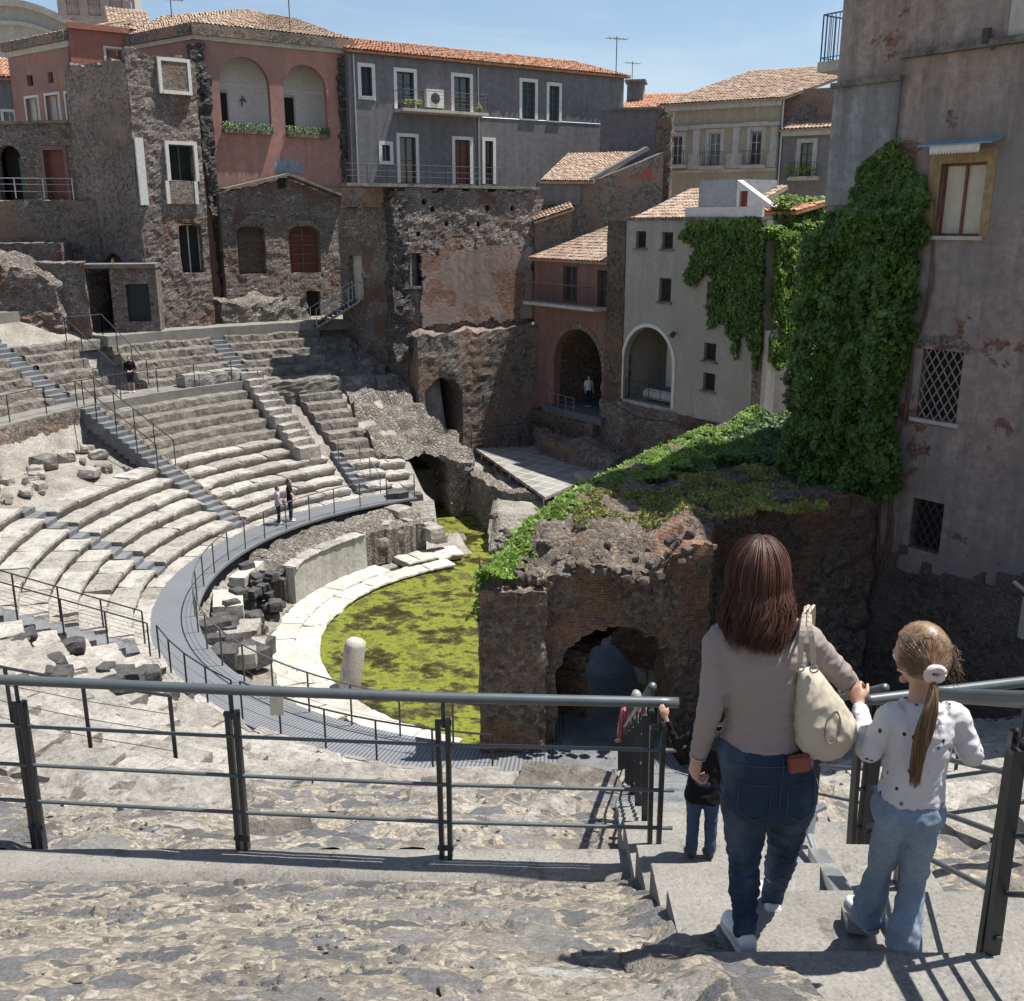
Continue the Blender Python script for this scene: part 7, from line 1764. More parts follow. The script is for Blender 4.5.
bm = B(); P = [pol(r, 130.6, -12+.5*(r-13.75)+1.0) for r in (21.5, 19, 16.5)]; tube(bm, [p-P[0] for p in P], .022, 6)
for p in P: tube(bm, [p-P[0]-Vector((0, 0, 1.1)), p-P[0]], .016, 5)
o = obj('handrail', bm, M_RAIL2); o.location = P[0]; tag(o, 'thin handrail following the stepped line of big blocks', 'handrail')
# signs
def exit_sign():
    p = pol(18.2, 213, row_z(18.4, 213)); t = thing('exit_sign', 'small green emergency exit sign on a dark post among the pale slabs', 'sign', p)
    bm = B(); box(bm, -.035, .035, -.02, .02, -.2, 1.0); box(bm, -.15, .15, -.12, .12, -.02, .03); obj('post', bm, M_METAL, t)
    rz = Matrix.Rotation(R(-32), 4, 'Z')
    bm = B(); box(bm, -.2, .2, -.045, -.025, .95, 1.22, 0, rz); pl = obj('panel', bm, m_plain('sign_green', (0.01, 0.17, 0.09), .5, 0, .05), t)
    bm = B(); y = -.0475
    def poly(pts): bm.faces.new([bm.verts.new(rz @ Vector((x, y, z))) for x, z in pts])
    poly([(.03, 1.06), (.1, 1.06), (.1, 1.02), (.17, 1.085), (.1, 1.15), (.1, 1.11), (.03, 1.11)])        # arrow
    poly([(-.10, 1.10), (-.05, 1.10), (-.04, 1.16), (-.09, 1.165)]); poly([(-.10, 1.10), (-.15, 1.01), (-.125, 1.0), (-.075, 1.085)]); poly([(-.07, 1.10), (-.03, 1.06), (-.05, .99), (-.025, .99), (0, 1.07), (-.05, 1.115)]); poly([(-.05, 1.15), (-.005, 1.12), (.005, 1.135), (-.045, 1.168)])
    poly([(-.062+.02*math.cos(k*math.pi/4), 1.19+.02*math.sin(k*math.pi/4)) for k in range(8)])
    obj('pictogram', bm, m_plain('sign_white', (0.75, 0.76, 0.74), .5, 0, .02), pl)
exit_sign()
p = at_z(279, 742, -12.0); bm = B(); box(bm, -.16, .16, -.02, 0, .72, 1.18); o = obj('info_plate', bm, M_CREAMT); o.location = (p.x, p.y-.1, -12); o.rotation_euler = (R(-8), 0, 0); tag(o, 'small pale blank plate fixed to the walkway railing', 'sign')
# ------------------------------------------------------------------ people
def smooth_path(pts, vals, n=5):
    P = [Vector(p) for p in pts]; out = []; ov = []
    for i in range(len(P)-1):
        p0 = P[max(i-1, 0)]; p1 = P[i]; p2 = P[i+1]; p3 = P[min(i+2, len(P)-1)]
        for k in range(n):
            t = k/n; out.append(0.5*((2*p1)+(p2-p0)*t+(2*p0-5*p1+4*p2-p3)*t*t+(3*p1-p0-3*p2+p3)*t**3)); ov.append(vals[i]+(vals[i+1]-vals[i])*(t*t*(3-2*t)))
    out.append(P[-1]); ov.append(vals[-1]); return out, ov
def limb(bm, pts, rads, seg=14, n=5):
    p, r = smooth_path(pts, rads, n); tube(bm, p, r, seg)
def loft(bm, secs, seg=22, power=2.3):
    """closed tube of superellipse rings: (centre, side half-width vector, front half-depth vector)"""
    rings = []
    for c, a, b in secs:
        row = []
        for k in range(seg):
            t = 2*math.pi*k/seg; ct, st = math.cos(t), math.sin(t)
            row.append(bm.verts.new(Vector(c)+Vector(a)*math.copysign(abs(ct)**(2/power), ct)+Vector(b)*math.copysign(abs(st)**(2/power), st)))
        rings.append(row)
    for i in range(len(rings)-1):
        for k in range(seg): bm.faces.new((rings[i][k], rings[i][(k+1) % seg], rings[i+1][(k+1) % seg], rings[i+1][k]))
    bm.faces.new(rings[0][::-1]); bm.faces.new(rings[-1])
def torso(bm, cl, seg=22, yaw=0.0, n=4):
    """cl: list of (centre, half width, half depth)"""
    P, W = smooth_path([c for c, w_, d in cl], [w_ for c, w_, d in cl], n); _, D = smooth_path([c for c, w_, d in cl], [d for c, w_, d in cl], n)
    s = Vector((math.cos(yaw), math.sin(yaw), 0)); f = Vector((-math.sin(yaw), math.cos(yaw), 0))
    loft(bm, [(p, s*w_, f*d) for p, w_, d in zip(P, W, D)], seg)
def remesh(bm, vox, it=4, disp=None):
    bmesh.ops.recalc_face_normals(bm, faces=bm.faces[:])
    me = bpy.data.meshes.new('tmp'); bm.to_mesh(me); bm.free(); o = bpy.data.objects.new('tmp', me); COL.objects.link(o)
    m = o.modifiers.new('r', 'REMESH'); m.mode = 'VOXEL'; m.voxel_size = vox
    s = o.modifiers.new('s', 'SMOOTH'); s.factor = .5; s.iterations = it
    dg = bpy.context.evaluated_depsgraph_get(); dg.update(); out = bpy.data.meshes.new_from_object(o.evaluated_get(dg))
    bpy.data.objects.remove(o); bpy.data.meshes.remove(me)
    if disp:
        ns = [v.normal.copy() for v in out.vertices]
        for v, n in zip(out.vertices, ns): v.co += n*disp(v.co)
    return out
def hand(bm, w_, d, up, thumb, s=1.0, curl=.5):
    """palm, four fingers and a thumb; d = pointing direction, up = back of the hand, thumb = +1/-1 side"""
    d = Vector(d).normalized(); up = Vector(up); up = (up-d*up.dot(d)).normalized(); sd = d.cross(up)*thumb; w_ = Vector(w_)
    loft(bm, [(w_-d*.01*s, sd*.026*s, up*.017*s), (w_+d*.03*s, sd*.037*s, up*.017*s), (w_+d*.085*s, sd*.041*s, up*.014*s)], 12)
    for k, L in enumerate((.068, .078, .072, .056)):
        o = sd*(.030-.020*k)*s; p = w_+d*.075*s+o; a = 0; P = [p]; R_ = [.0098*s]
        for q, (l, c) in enumerate(((.45, .9), (.33, 1.3), (.27, 1.0))):
            a += c*curl*(1+.1*k); v = d*math.cos(a)-up*math.sin(a); p = p+v*L*l*s+v*.012*s*(q == 0); P.append(p); R_.append((.0092-.0012*(q+1))*s)
        limb(bm, P, R_, 8, 3)
    p = w_+d*.025*s+sd*.028*s; v1 = (d*.7+sd*.75-up*.35).normalized(); v2 = (d*.95+sd*.15-up*.5*curl).normalized()
    limb(bm, [p, p+v1*.035*s, p+v1*.035*s+v2*.028*s, p+v1*.035*s+v2*.05*s], [.0125*s, .0115*s, .0105*s, .007*s], 8, 3)
def head(bm, c, s, yaw=0.0, tilt=0.0):
    """skull, jaw, nose, ears, brow and lips; the face looks along +y turned by yaw"""
    M = Matrix.Translation(c) @ Matrix.Rotation(yaw, 4, 'Z') @ Matrix.Rotation(tilt, 4, 'X') @ Matrix.Scale(s, 4)
    b = B(); bmesh.ops.create_uvsphere(b, u_segments=24, v_segments=18, radius=1)
    for v in b.verts:
        x, y, z = v.co; k = 1-.28*sm(.1, -1, z)*(1 if y > -.2 else .6); v.co = Vector((x*.075*k, y*.095*(1-.12*sm(0, -1, z)*(y < 0)), z*.115))
        if y > .5 and z < 0: v.co.y += .006
    add_bm(bm, b, M); b.free()
    for c2, r in (((0, .098, -.012), (.012, .018, .022)), ((0, .089, -.058), (.024, .012, .010)), ((0, .080, -.095), (.026, .018, .016)), ((-.028, .078, .022), (.022, .014, .010)), ((.028, .078, .022), (.022, .014, .010)), ((-.077, -.005, -.005), (.010, .018, .030)), ((.077, -.005, -.005), (.010, .018, .030))):
        b = B(); bmesh.ops.create_uvsphere(b, u_segments=10, v_segments=8, radius=1); add_bm(bm, b, M @ Matrix.Translation(c2) @ Matrix.Diagonal((*r, 1))); b.free()
    return M
def eyes(parent, M, inv):
    for sx in (-1, 1):
        b = B(); bmesh.ops.create_uvsphere(b, u_segments=10, v_segments=8, radius=.0115); bb = B(); add_bm(bb, b, M @ Matrix.Translation((sx*.03, .083, .004))); b.free()
        o = obj('eye', bb, MATS.get('eye_white') or m_plain('eye_white', (.6, .58, .55), .2), parent, True); o.matrix_parent_inverse = inv
def m_cloth(name, c, fold=.2, sc=3.0, print_=None, weave=160, dirt=.12):
    t = NT(name); n = t.noise(sc, 4, .6); col = t.mix(n, tuple(x*(1-dirt) for x in c), tuple(min(1, x*(1+dirt)) for x in c))
    if print_ is not None:
        for sc_, off in ((30, 0), (30, 4)):
            v = t.map((1, 1, .75), (off*.013, off*.02, off*.031)); d = t.vor(sc_, vec=v, out='Distance', rnd=.75); r_ = t.sep(t.vor(sc_, vec=v, rnd=.75))[0]
            mk = t.math('MULTIPLY', t.math('LESS_THAN', d, .2), t.math('GREATER_THAN', r_, .7)); col = t.mix(mk, col, print_ if off == 0 else tuple(min(1, x*2.2+.05) for x in print_))
    return t.done(col, .9, t.bump(t.noise(weave, 3), .25, .004), spec=.15)
def m_denim(name, c, fade, lo, hi):
    t = NT(name); n = t.noise(6, 5, .65); f = t.noise(3.2, 4, .6, vec=t.map((1, 1, .55))); tw = t.noise(260, 2, vec=t.map((1, 1, .3)))
    col = t.mix(t.ramp(f, [(lo, 0.0), (hi, 1.0)]), c, fade); col = t.mix(.5, col, t.mix(1.0, col, t.ramp(n, [(.3, .6), (.7, 1.35)]), 'MULTIPLY')); col = t.mix(.35, col, t.mix(1.0, col, t.ramp(tw, [(.3, .5), (.7, 1.5)]), 'MULTIPLY'))
    return t.done(col, .85, t.bump(tw, .2, .003), spec=.2)
M_SKIN = m_plain('skin', (0.46, 0.27, 0.195), .5, 0, .1, 12, 0, .4)
M_DENIM = m_denim('dark_blue_denim', (0.022, 0.036, 0.066), (0.10, 0.145, 0.205), .44, .72)
M_DENIML = m_denim('washed_blue_denim', (0.16, 0.225, 0.30), (0.30, 0.37, 0.44), .35, .7)
M_SHOE = m_plain('white_leather', (0.62, 0.61, 0.59), .5, 0, .1, 9, .05)
M_SOLE = m_plain('rubber_sole', (0.45, 0.44, 0.42), .7, 0, .1, 9)
def m_hair(name, cols, rough=.38):
    t = NT(name); k = len(cols)-1; col = t.ramp(t.island(), [(i/k, c) for i, c in enumerate(cols)]); n = t.noise(60, 4, .6, vec=t.map((1, 1, .12)))
    col = t.mix(.7, col, t.mix(1.0, col, t.ramp(n, [(.3, .5), (.7, 1.6)]), 'MULTIPLY')); return t.done(col, rough, t.bump(n, .3, .004), spec=.5)
M_HAIRW = m_hair('auburn_hair', [(.024, .010, .008), (.075, .026, .016), (.040, .015, .010), (.17, .065, .038)], .5)
M_HAIRG = m_hair('light_brown_hair', [(.13, .075, .04), (.20, .125, .068), (.16, .095, .05), (.27, .18, .105)])
def shoe(bm, ankle, fwd, s=1.0, pitch=0.0):
    f = Vector(fwd).normalized(); sd = Vector((f.y, -f.x, 0)).normalized(); u = Vector((0, 0, 1)); a = Vector(ankle)
    secs = []
    for t, w_, h in ((-.065, .026, .045), (-.045, .034, .062), (0, .036, .062), (.05, .037, .05), (.10, .044, .042), (.15, .042, .034), (.185, .026, .024)):
        secs.append((a+f*t*s+u*(-.085*s+h*s*.5+.012+t*pitch), sd*w_*s, u*(h*.5+.006)*s))
    loft(bm, secs, 14)
def sole(bm, ankle, fwd, s=1.0, pitch=0.0):
    f = Vector(fwd).normalized(); sd = Vector((f.y, -f.x, 0)).normalized(); u = Vector((0, 0, 1)); a = Vector(ankle)
    loft(bm, [(a+f*t*s+u*(-.083*s+t*pitch), sd*w_*s, u*.013*s) for t, w_ in ((-.072, .026), (-.05, .038), (0, .040), (.05, .041), (.10, .048), (.15, .046), (.192, .028))], 14, 3)

def local(joints, origin): return {k: Vector(v)-origin for k, v in joints.items()}
def fold(sc, amp, zs=1.0, seed=0):
    def f(p):
        q = Vector((p.x*sc, p.y*sc, p.z*sc*zs+seed)); return amp*(abs(noise.noise(q))*-1.4+.35+.5*noise.noise(q*2.3))
    return f
# ---- woman
def woman():
    J = dict(hl=at_d(746, 792, 3.24), hr=at_d(792, 792, 3.27), kl=at_d(744, 862, 3.30), kr=at_d(783, 850, 3.44), al=at_d(745, 928, 3.20), ar=at_d(772, 895, 3.52),
             pel=at_d(768, 785, 3.25), waist=at_d(762, 728, 3.22), chest=at_d(760, 668, 3.22), nk=at_d(761, 622, 3.21), hd=at_d(758, 577, 3.23),
             sl=at_d(721, 643, 3.22), sr=at_d(804, 640, 3.22), el=at_d(711, 704, 3.19), wl=at_d(698, 757, 3.25), er=at_d(842, 676, 3.34), wr=at_d(852, 687, 3.53))
    o0 = Vector((J['pel'].x, 3.25, J['al'].z-.09)); J = local(J, o0); t = thing('person', 'woman in taupe top and dark jeans with long auburn hair, walking down the stair', 'person', o0)
    V = Vector; b = B()
    # body: one continuous figure
    torso(b, [(J['pel']+V((0, 0, -.06)), .15, .10), (J['pel']+V((0, 0, .04)), .165, .115), (J['waist'], .122, .085), (J['chest'], .145, .10), (J['nk']+V((0, 0, -.05)), .13, .075), (J['nk']+V((0, 0, .0)), .06, .055)])
    limb(b, [J['nk']+V((0, 0, -.05)), J['nk']+V((0, .01, .05)), J['hd']+V((0, 0, -.05))], [.06, .05, .05]); M = head(b, J['hd'], 1.0, R(12), R(-10))
    for s, e, w_ in (('sl', 'el', 'wl'), ('sr', 'er', 'wr')): limb(b, [J[s], J[s].lerp(J[e], .5), J[e], J[e].lerp(J[w_], .4), J[w_]], [.05, .043, .036, .034, .023])
    for h, k, a in (('hl', 'kl', 'al'), ('hr', 'kr', 'ar')): limb(b, [J[h], J[h].lerp(J[k], .4), J[k], J[k].lerp(J[a], .35), J[a]], [.075, .064, .045, .045, .028])
    hand(b, J['wl'], V((-.15, .1, -1)), V((-1, -.2, 0)), 1, .95, .75); hand(b, J['wr'], V((.35, .75, -.25)), V((-.1, .3, .9)), -1, .95, .8)
    body = mesh_obj('body', remesh(b, .0055, 3), M_SKIN, t, True); eyes(body, M, Matrix())
    # top
    b = B()
    torso(b, [(J['waist']+V((.004, 0, -.045)), .150, .118), (J['waist']+V((.002, 0, .0)), .139, .104), (J['waist']+V((0, 0, .07)), .136, .10), (J['chest']+V((0, 0, -.02)), .154, .112), (J['chest']+V((0, 0, .05)), .163, .115), (J['nk']+V((0, 0, -.085)), .158, .10), (J['nk']+V((0, 0, -.045)), .125, .085), (J['nk']+V((0, 0, -.005)), .072, .066), (J['nk']+V((0, 0, .015)), .062, .058)])
    for s, e, w_ in (('sl', 'el', 'wl'), ('sr', 'er', 'wr')):
        limb(b, [J[s]+(J['nk']-J[s])*.35, J[s], J[s].lerp(J[e], .3), J[s].lerp(J[e], .7), J[e], J[e].lerp(J[w_], .4), J[e].lerp(J[w_], .93)], [.062, .062, .056, .05, .045, .041, .032], 16)
    top = mesh_obj('top', remesh(b, .006, 5, lambda p: fold(14, .006, 1.7)(p)+fold(7, .007, 2.6, 5)(p)*math.exp(-((p.z-J['waist'].z-.03)/.12)**2)), m_cloth('taupe_jersey', (.285, .245, .228), weave=220), t, True)
    # jeans
    b = B()
    torso(b, [(J['waist']+V((.004, 0, -.03)), .148, .112), (J['waist']+V((.004, -.004, -.09)), .162, .124), (J['pel']+V((0, -.012, .03)), .172, .132), (J['pel']+V((0, -.015, -.04)), .172, .134), (J['pel']+V((0, -.005, -.10)), .155, .112)], power_ if False else 22)
    for h, k, a in (('hl', 'kl', 'al'), ('hr', 'kr', 'ar')): limb(b, [J[h]+V((0, 0, .05)), J[h].lerp(J[k], .15), J[h].lerp(J[k], .5), J[k], J[k].lerp(J[a], .3), J[k].lerp(J[a], .7), J[a]+V((0, 0, -.03))], [.092, .093, .077, .058, .057, .046, .043], 18)
    def jf(p):
        z = p.z; k = math.exp(-((z-J['kl'].z)/.16)**2)+.8*math.exp(-((z-.12)/.12)**2)+.35
        return fold(11, .0085, 2.6, 4)(p)*k+fold(30, .002, 2.0, 9)(p)*k
    jeans = mesh_obj('jeans', remesh(b, .006, 4, jf), M_DENIM, t, True)
    me = jeans.data
    # back pockets, belt line and seams follow the cloth
    from mathutils.bvhtree import BVHTree
    tr = BVHTree.FromPolygons([v.co for v in me.vertices], [p.vertices[:] for p in me.polygons])
    def on(x, z, off=.003):
        h = tr.ray_cast(V((x, -1, z)), V((0, 1, 0))); return (h[0]+V((0, -off, 0))) if h[0] else None
    M_SEAM = m_plain('seam_thread', (.05, .065, .095), .8, 0, .2)
    for sx in (-1, 1):
        cx = J['pel'].x+sx*.082; cz = J['pel'].z+.015; out = [(-.052, .07), (.055, .075), (.052, -.045), (0, -.075), (-.05, -.048)]
        bmm = B(); n = 8; pts = []
        for i in range(len(out)):
            x0, z0 = out[i]; x1, z1 = out[(i+1) % len(out)]
            for q in range(6): p = on(cx+x0+(x1-x0)*q/6, cz+z0+(z1-z0)*q/6, .0035); pts.append(p) if p else None
        tube(bmm, pts+[pts[0]], .0017, 5); obj('pocket_seam', bmm, M_SEAM, jeans)
    bmm = B(); pts = [on(J['pel'].x+.004, J['waist'].z-.05-.2*q/12, .002) for q in range(13)]; tube(bmm, [p for p in pts if p], .0018, 5); obj('back_seam', bmm, M_SEAM, jeans)
    bmm = B(); pts = [on(J['waist'].x-.14+.28*q/20, J['waist'].z-.082, .002) for q in range(21)]; tube(bmm, [p for p in pts if p], .0018, 5); obj('waistband_seam', bmm, M_SEAM, jeans)
    # shoes
    for a, f in (('al', V((-.1, 1, 0))), ('ar', V((.1, 1, 0)))):
        b = B(); shoe(b, J[a], f, 1.0, -.1); so = obj('shoe', b, M_SHOE, t, True); b = B(); sole(b, J[a], f, 1.0, -.1); obj('sole', b, M_SOLE, so, True)
    # bracelet
    b = B(); rr = J['wl']+(J['el']-J['wl'])*.03; d = (J['wl']-J['el']).normalized(); s1 = d.cross(V((0, 1, 0))).normalized(); s2 = d.cross(s1)
    tube(b, [rr+(s1*math.cos(k*math.pi/8)+s2*math.sin(k*math.pi/8))*.029 for k in range(17)], .0035, 6); obj('bracelet', b, M_STEEL, t, True)
    # hair: scalp volume and falling locks
    rr = random.Random(8); hd = J['hd']; b = B()
    bb = B(); bmesh.ops.create_uvsphere(bb, u_segments=20, v_segments=14, radius=1)
    for v in bb.verts:
        x, y, z = v.co; v.co = V((x*.086, y*.105-.008, z*.126+.008))
        if z < 0: v.co.x *= 1+.12*(-z)
    bmesh.ops.delete(bb, geom=[v for v in bb.verts if v.co.y > .035 and v.co.z < .06], context='VERTS'); add_bm(b, bb, Matrix.Translation(hd)); bb.free()
    locks = []
    for i in range(120):
        ph = rr.gauss(0, 1.0) if rr.random() < .5 else rr.uniform(-1.95, 1.95); ph = max(-1.95, min(1.95, ph))
        locks.append((ph, rr.uniform(0, 6.28), rr.uniform(.014, .034), rr.uniform(.135, .232)*(1-.06*abs(ph)), rr.uniform(0, .018), rr.uniform(3.2, 6.0)))
    for i in range(2600):
        ph, w0, amp, L, lay, fr = locks[i % 120]; ph += rr.gauss(0, .085); th0 = rr.uniform(.02, 1.0); lay += rr.uniform(-.003, .004); L *= rr.uniform(.93, 1.04); sp = rr.gauss(0, 1)
        pts = []
        for q in range(6): th = th0+(1.72-th0)*q/5; pts.append(hd+V(((.089+lay)*math.sin(th)*math.sin(ph), -.006-(.108+lay)*math.sin(th)*math.cos(ph), .008+(.128+lay)*math.cos(th))))
        p = pts[-1].copy(); cx = p.x-hd.x
        for q in range(1, 10):
            k = q/9; z = p.z-L*k; x = p.x+cx*(.12*math.sin(k*2.2)-.22*k*k)+amp*math.sin(w0+k*fr)*k**.6+.006*sp*k; y = p.y-.02*math.sin(k*2.5)+amp*.9*math.cos(w0+k*fr*.9)*k
            yb = J['chest'].y-.128-lay+amp*.4*math.cos(w0+k*fr); kk = sm(J['nk'].z+.06, J['nk'].z-.10, z)*(1-sm(1.15, 1.6, abs(ph)))
            pts.append(V((x, y+(min(y, yb)-y)*kk, z)))
        P, Rr = smooth_path(pts, [.0006]+[rr.uniform(.0011, .0022)]*10+[.0014, .001, .0006, .0003], 2); tube(b, P, Rr, 3, False)
    for i in range(110):   # flyaway strands
        ph = rr.uniform(-1.8, 1.8); p0 = hd+V((.1*math.sin(ph), -.11*math.cos(ph), rr.uniform(-.05, .08))); pts = [p0]
        for q in range(5): pts.append(pts[-1]+V((rr.gauss(.006*math.sin(ph), .006), rr.gauss(-.004, .005), -.035)))
        tube(b, pts, .0006, 3)
    obj('hair', b, M_HAIRW, t, True)
    return t, J, o0
W_T, WJ, WO = woman()
def bag():
    V = Vector; d = 3.20; top_ = at_d(806, 693, 3.13); o0 = at_d(822, 758, 3.13); t = thing('shoulder_bag', 'cream slouchy shoulder bag hanging from the woman', 'bag', o0); b = B()
    # lofted pouch: narrow gathered top, sagging round bottom
    rows = [(798, 817, 668), (797, 824, 677), (796, 834, 690), (795, 845, 704), (794, 854, 718), (794, 856, 731), (796, 850, 744), (803, 840, 753), (814, 829, 758)]
    secs = []
    for i, (xa, xb, y) in enumerate(rows):
        A = at_d(xa, y, 3.13); E = at_d(xb, y, 3.17); c = (A+E)/2-o0; th = (.028, .045, .06, .07, .076, .076, .066, .048, .02)[i]; secs.append((c, (E-A)/2, V((.0, th, 0))))
    loft(b, secs, 26, 2.4)
    bd = mesh_obj('pouch', remesh(b, .005, 4, fold(20, .006, .7, 2)), m_cloth('cream_leather_cloth', (.47, .42, .335), weave=90), t, True); bd.data.materials[0].node_tree.nodes['Principled BSDF'].inputs['Roughness'].default_value = .6
    m = bd.data.materials[0]
    sh = at_d(808, 610, 3.24)-o0; sh2 = at_d(803, 611, 3.14)-o0
    for (px, py), off, nm in (((800, 668), 0, 'strap'), ((814, 669), .02, 'strap')):
        b = B(); a = at_d(px, py, 3.11)-o0; m1 = at_d(px+(1 if off == 0 else -2), 642, 3.085)-o0; m2 = at_d(803+(0 if off == 0 else 6), 622, 3.105)-o0; m3 = at_d(806+(0 if off == 0 else 5), 609, 3.16)-o0; m4 = at_d(808+(0 if off == 0 else 5), 609, 3.25)-o0; m5 = at_d(812, 640, 3.35)-o0; m6 = at_d(815, 690, 3.2)-o0
        P, _ = smooth_path([a, m1, m2, m3, m4, m5, m6], [1]*7, 4)
        for p, q in zip(P, P[1:]): obox(b, p, q+(q-p)*.12, .018, .006, V((0, 1, .3)))
        obj('strap', b, m, t)
    b = B()
    for px, py in ((800, 668), (814, 669)): p = at_d(px, py, 3.10)-o0; tube(b, [p+V((.014*math.cos(k*math.pi/6), 0, .014*math.sin(k*math.pi/6))) for k in range(13)], .003, 6)
    obj('ring', b, M_STEEL, t)
    b = B(); P = []
    for k in range(25): a = 2*math.pi*k/24; P.append(at_d(833+8*math.cos(a)-3*math.sin(a), 728+15*math.sin(a), 3.075)-o0)
    from mathutils.bvhtree import BVHTree
    me = bd.data; tr = BVHTree.FromPolygons([v.co for v in me.vertices], [p.vertices[:] for p in me.polygons]); PP = []
    for p in P:
        h = tr.ray_cast(V((p.x, -1, p.z)), V((0, 1, 0)))
        if h[0]: PP.append(h[0]+V((0, -.002, 0)))
    if len(PP) > 4: tube(b, PP+[PP[0]], .003, 5); obj('zip_seam', b, m_plain('bag_seam', (.26, .22, .17), .7), t)
    else: b.free()
bag()
b = B(); p = at_d(799, 764, 3.085); box(b, -.038, .038, -.012, .012, -.03, .035); bmesh.ops.bevel(b, geom=b.edges[:], offset=.006, segments=2, affect='EDGES'); o = obj('wallet', b, m_plain('brick_red_leather', (.20, .055, .04), .5), None); o.location = p; o.rotation_euler = (0, R(-8), 0); tag(o, 'red brown wallet sticking out of the woman\'s back pocket', 'wallet')
# ---- girl
def girl():
    J = dict(hl=at_d(893, 822, 3.12), hr=at_d(921, 820, 3.1), kl=at_d(880, 868, 3.24), kr=at_d(913, 880, 3.17), al=at_d(868, 913, 3.26), ar=at_d(904, 938, 3.12), pel=at_d(908, 808, 3.11), waist=at_d(914, 772, 3.10), chest=at_d(919, 735, 3.10), nk=at_d(921, 703, 3.10), hd=at_d(921, 656, 3.12),
             sl=at_d(889, 718, 3.10), sr=at_d(957, 718, 3.10), el=at_d(868, 752, 3.11), wl=at_d(859, 704, 3.30), er=at_d(972, 755, 3.09), wr=at_d(960, 745, 3.28))
    o0 = Vector((J['pel'].x, 3.12, J['ar'].z-.07)); J = local(J, o0); t = thing('person', 'girl with long light brown ponytail, white printed top and pale flared jeans', 'person', o0); V = Vector; b = B()
    torso(b, [(J['pel']+V((0, 0, -.04)), .07, .05), (J['pel']+V((0, 0, .03)), .08, .058), (J['waist'], .085, .06), (J['chest'], .098, .068), (J['nk']+V((0, 0, -.04)), .075, .045), (J['nk'], .042, .04)])
    limb(b, [J['nk']+V((0, 0, -.04)), J['nk']+V((0, .01, .05)), J['hd']+V((0, 0, -.04))], [.045, .04, .04]); M = head(b, J['hd'], .92, R(38), R(-14))
    for s, e, w_ in (('sl', 'el', 'wl'), ('sr', 'er', 'wr')): limb(b, [J[s], J[s].lerp(J[e], .5), J[e], J[e].lerp(J[w_], .4), J[w_]], [.030, .027, .024, .022, .017])
    for h, k, a in (('hl', 'kl', 'al'), ('hr', 'kr', 'ar')): limb(b, [J[h], J[h].lerp(J[k], .4), J[k], J[k].lerp(J[a], .35), J[a]], [.04, .042, .034, .032, .024])
    hand(b, J['wl'], V((-.1, .6, .6)), V((-.6, -.3, .6)), 1, .75, .8); hand(b, J['wr'], V((-.2, 1, .1)), V((.3, 0, 1)), -1, .75, .6)
    body = mesh_obj('body', remesh(b, .005, 3), M_SKIN, t, True); eyes(body, M, Matrix())
    b = B()
    torso(b, [(J['pel']+V((.004, 0, -.015)), .118, .094), (J['pel']+V((.004, 0, .035)), .115, .09), (J['waist'], .103, .08), (J['chest'], .114, .085), (J['nk']+V((0, 0, -.05)), .118, .074), (J['nk']+V((0, 0, -.02)), .08, .06), (J['nk']+V((0, 0, .012)), .05, .048)])
    for s, e, w_ in (('sl', 'el', 'wl'), ('sr', 'er', 'wr')): limb(b, [J[s]+(J['nk']-J[s])*.4, J[s], J[s].lerp(J[e], .4), J[e], J[e].lerp(J[w_], .5), J[e].lerp(J[w_], .95)], [.045, .045, .041, .038, .034, .027], 16)
    mesh_obj('top', remesh(b, .0055, 4, fold(18, .007, 1.3)), m_cloth('white_printed_cotton', (.56, .55, .56), print_=(.035, .04, .075), weave=200, dirt=.05), t, True)
    b = B(); torso(b, [(J['pel']+V((0, 0, .06)), .115, .085), (J['pel']+V((0, -.006, .0)), .126, .098), (J['pel']+V((0, -.004, -.05)), .118, .085)])
    for h, k, a in (('hl', 'kl', 'al'), ('hr', 'kr', 'ar')): limb(b, [J[h]+V((0, 0, .03)), J[h].lerp(J[k], .4), J[k], J[k].lerp(J[a], .5), J[a]+V((0, 0, .03)), J[a]+V((0, -.005, -.035))], [.062, .057, .047, .051, .060, .064], 18)
    jeans = mesh_obj('jeans', remesh(b, .0055, 3, fold(13, .009, 1.2, 7)), M_DENIML, t, True)
    for a, f in (('al', V((-.1, 1, 0))), ('ar', V((0, 1, 0)))):
        b = B(); shoe(b, J[a]+V((0, 0, .02)), f, .82, -.1); so = obj('shoe', b, M_SHOE, t, True); b = B(); sole(b, J[a]+V((0, 0, .02)), f, .82, -.1); obj('sole', b, M_SOLE, so, True)
    # hair pulled back into a ponytail
    rr = random.Random(5); b = B(); hd = J['hd']; tie = at_d(934, 673, 3.0)-o0; yw = Matrix.Rotation(R(38), 4, 'Z'); bb = B(); bmesh.ops.create_uvsphere(bb, u_segments=22, v_segments=14, radius=1)
    for v in bb.verts: v.co = V((v.co.x*.079, v.co.y*.098-.006, v.co.z*.112+.012))
    bmesh.ops.delete(bb, geom=[v for v in bb.verts if (v.co.y > .03 and v.co.z < .05) or v.co.z < -.075], context='VERTS'); add_bm(b, bb, Matrix.Translation(hd) @ yw); bb.free()
    for i in range(1100):
        ph = rr.uniform(0, 6.28); th = math.acos(rr.uniform(-.45, 1)); st = V((.082*math.sin(th)*math.cos(ph), -.006+.1*math.sin(th)*math.sin(ph), .012+.115*math.cos(th)))
        if st.y > .055 and st.z < .06: continue
        st = hd+yw @ st; pts = []
        for q in range(7):
            k = q/6; p = st.lerp(tie, k); d = p-hd; R0 = .101+rr.uniform(0, .004)
            if d.length < R0 and k < .93: p = hd+V((d.x*1.0, d.y, d.z)).normalized()*(R0*(1-.15*abs(d.normalized().x))) if d.length > 1e-4 else p
            pts.append(p)
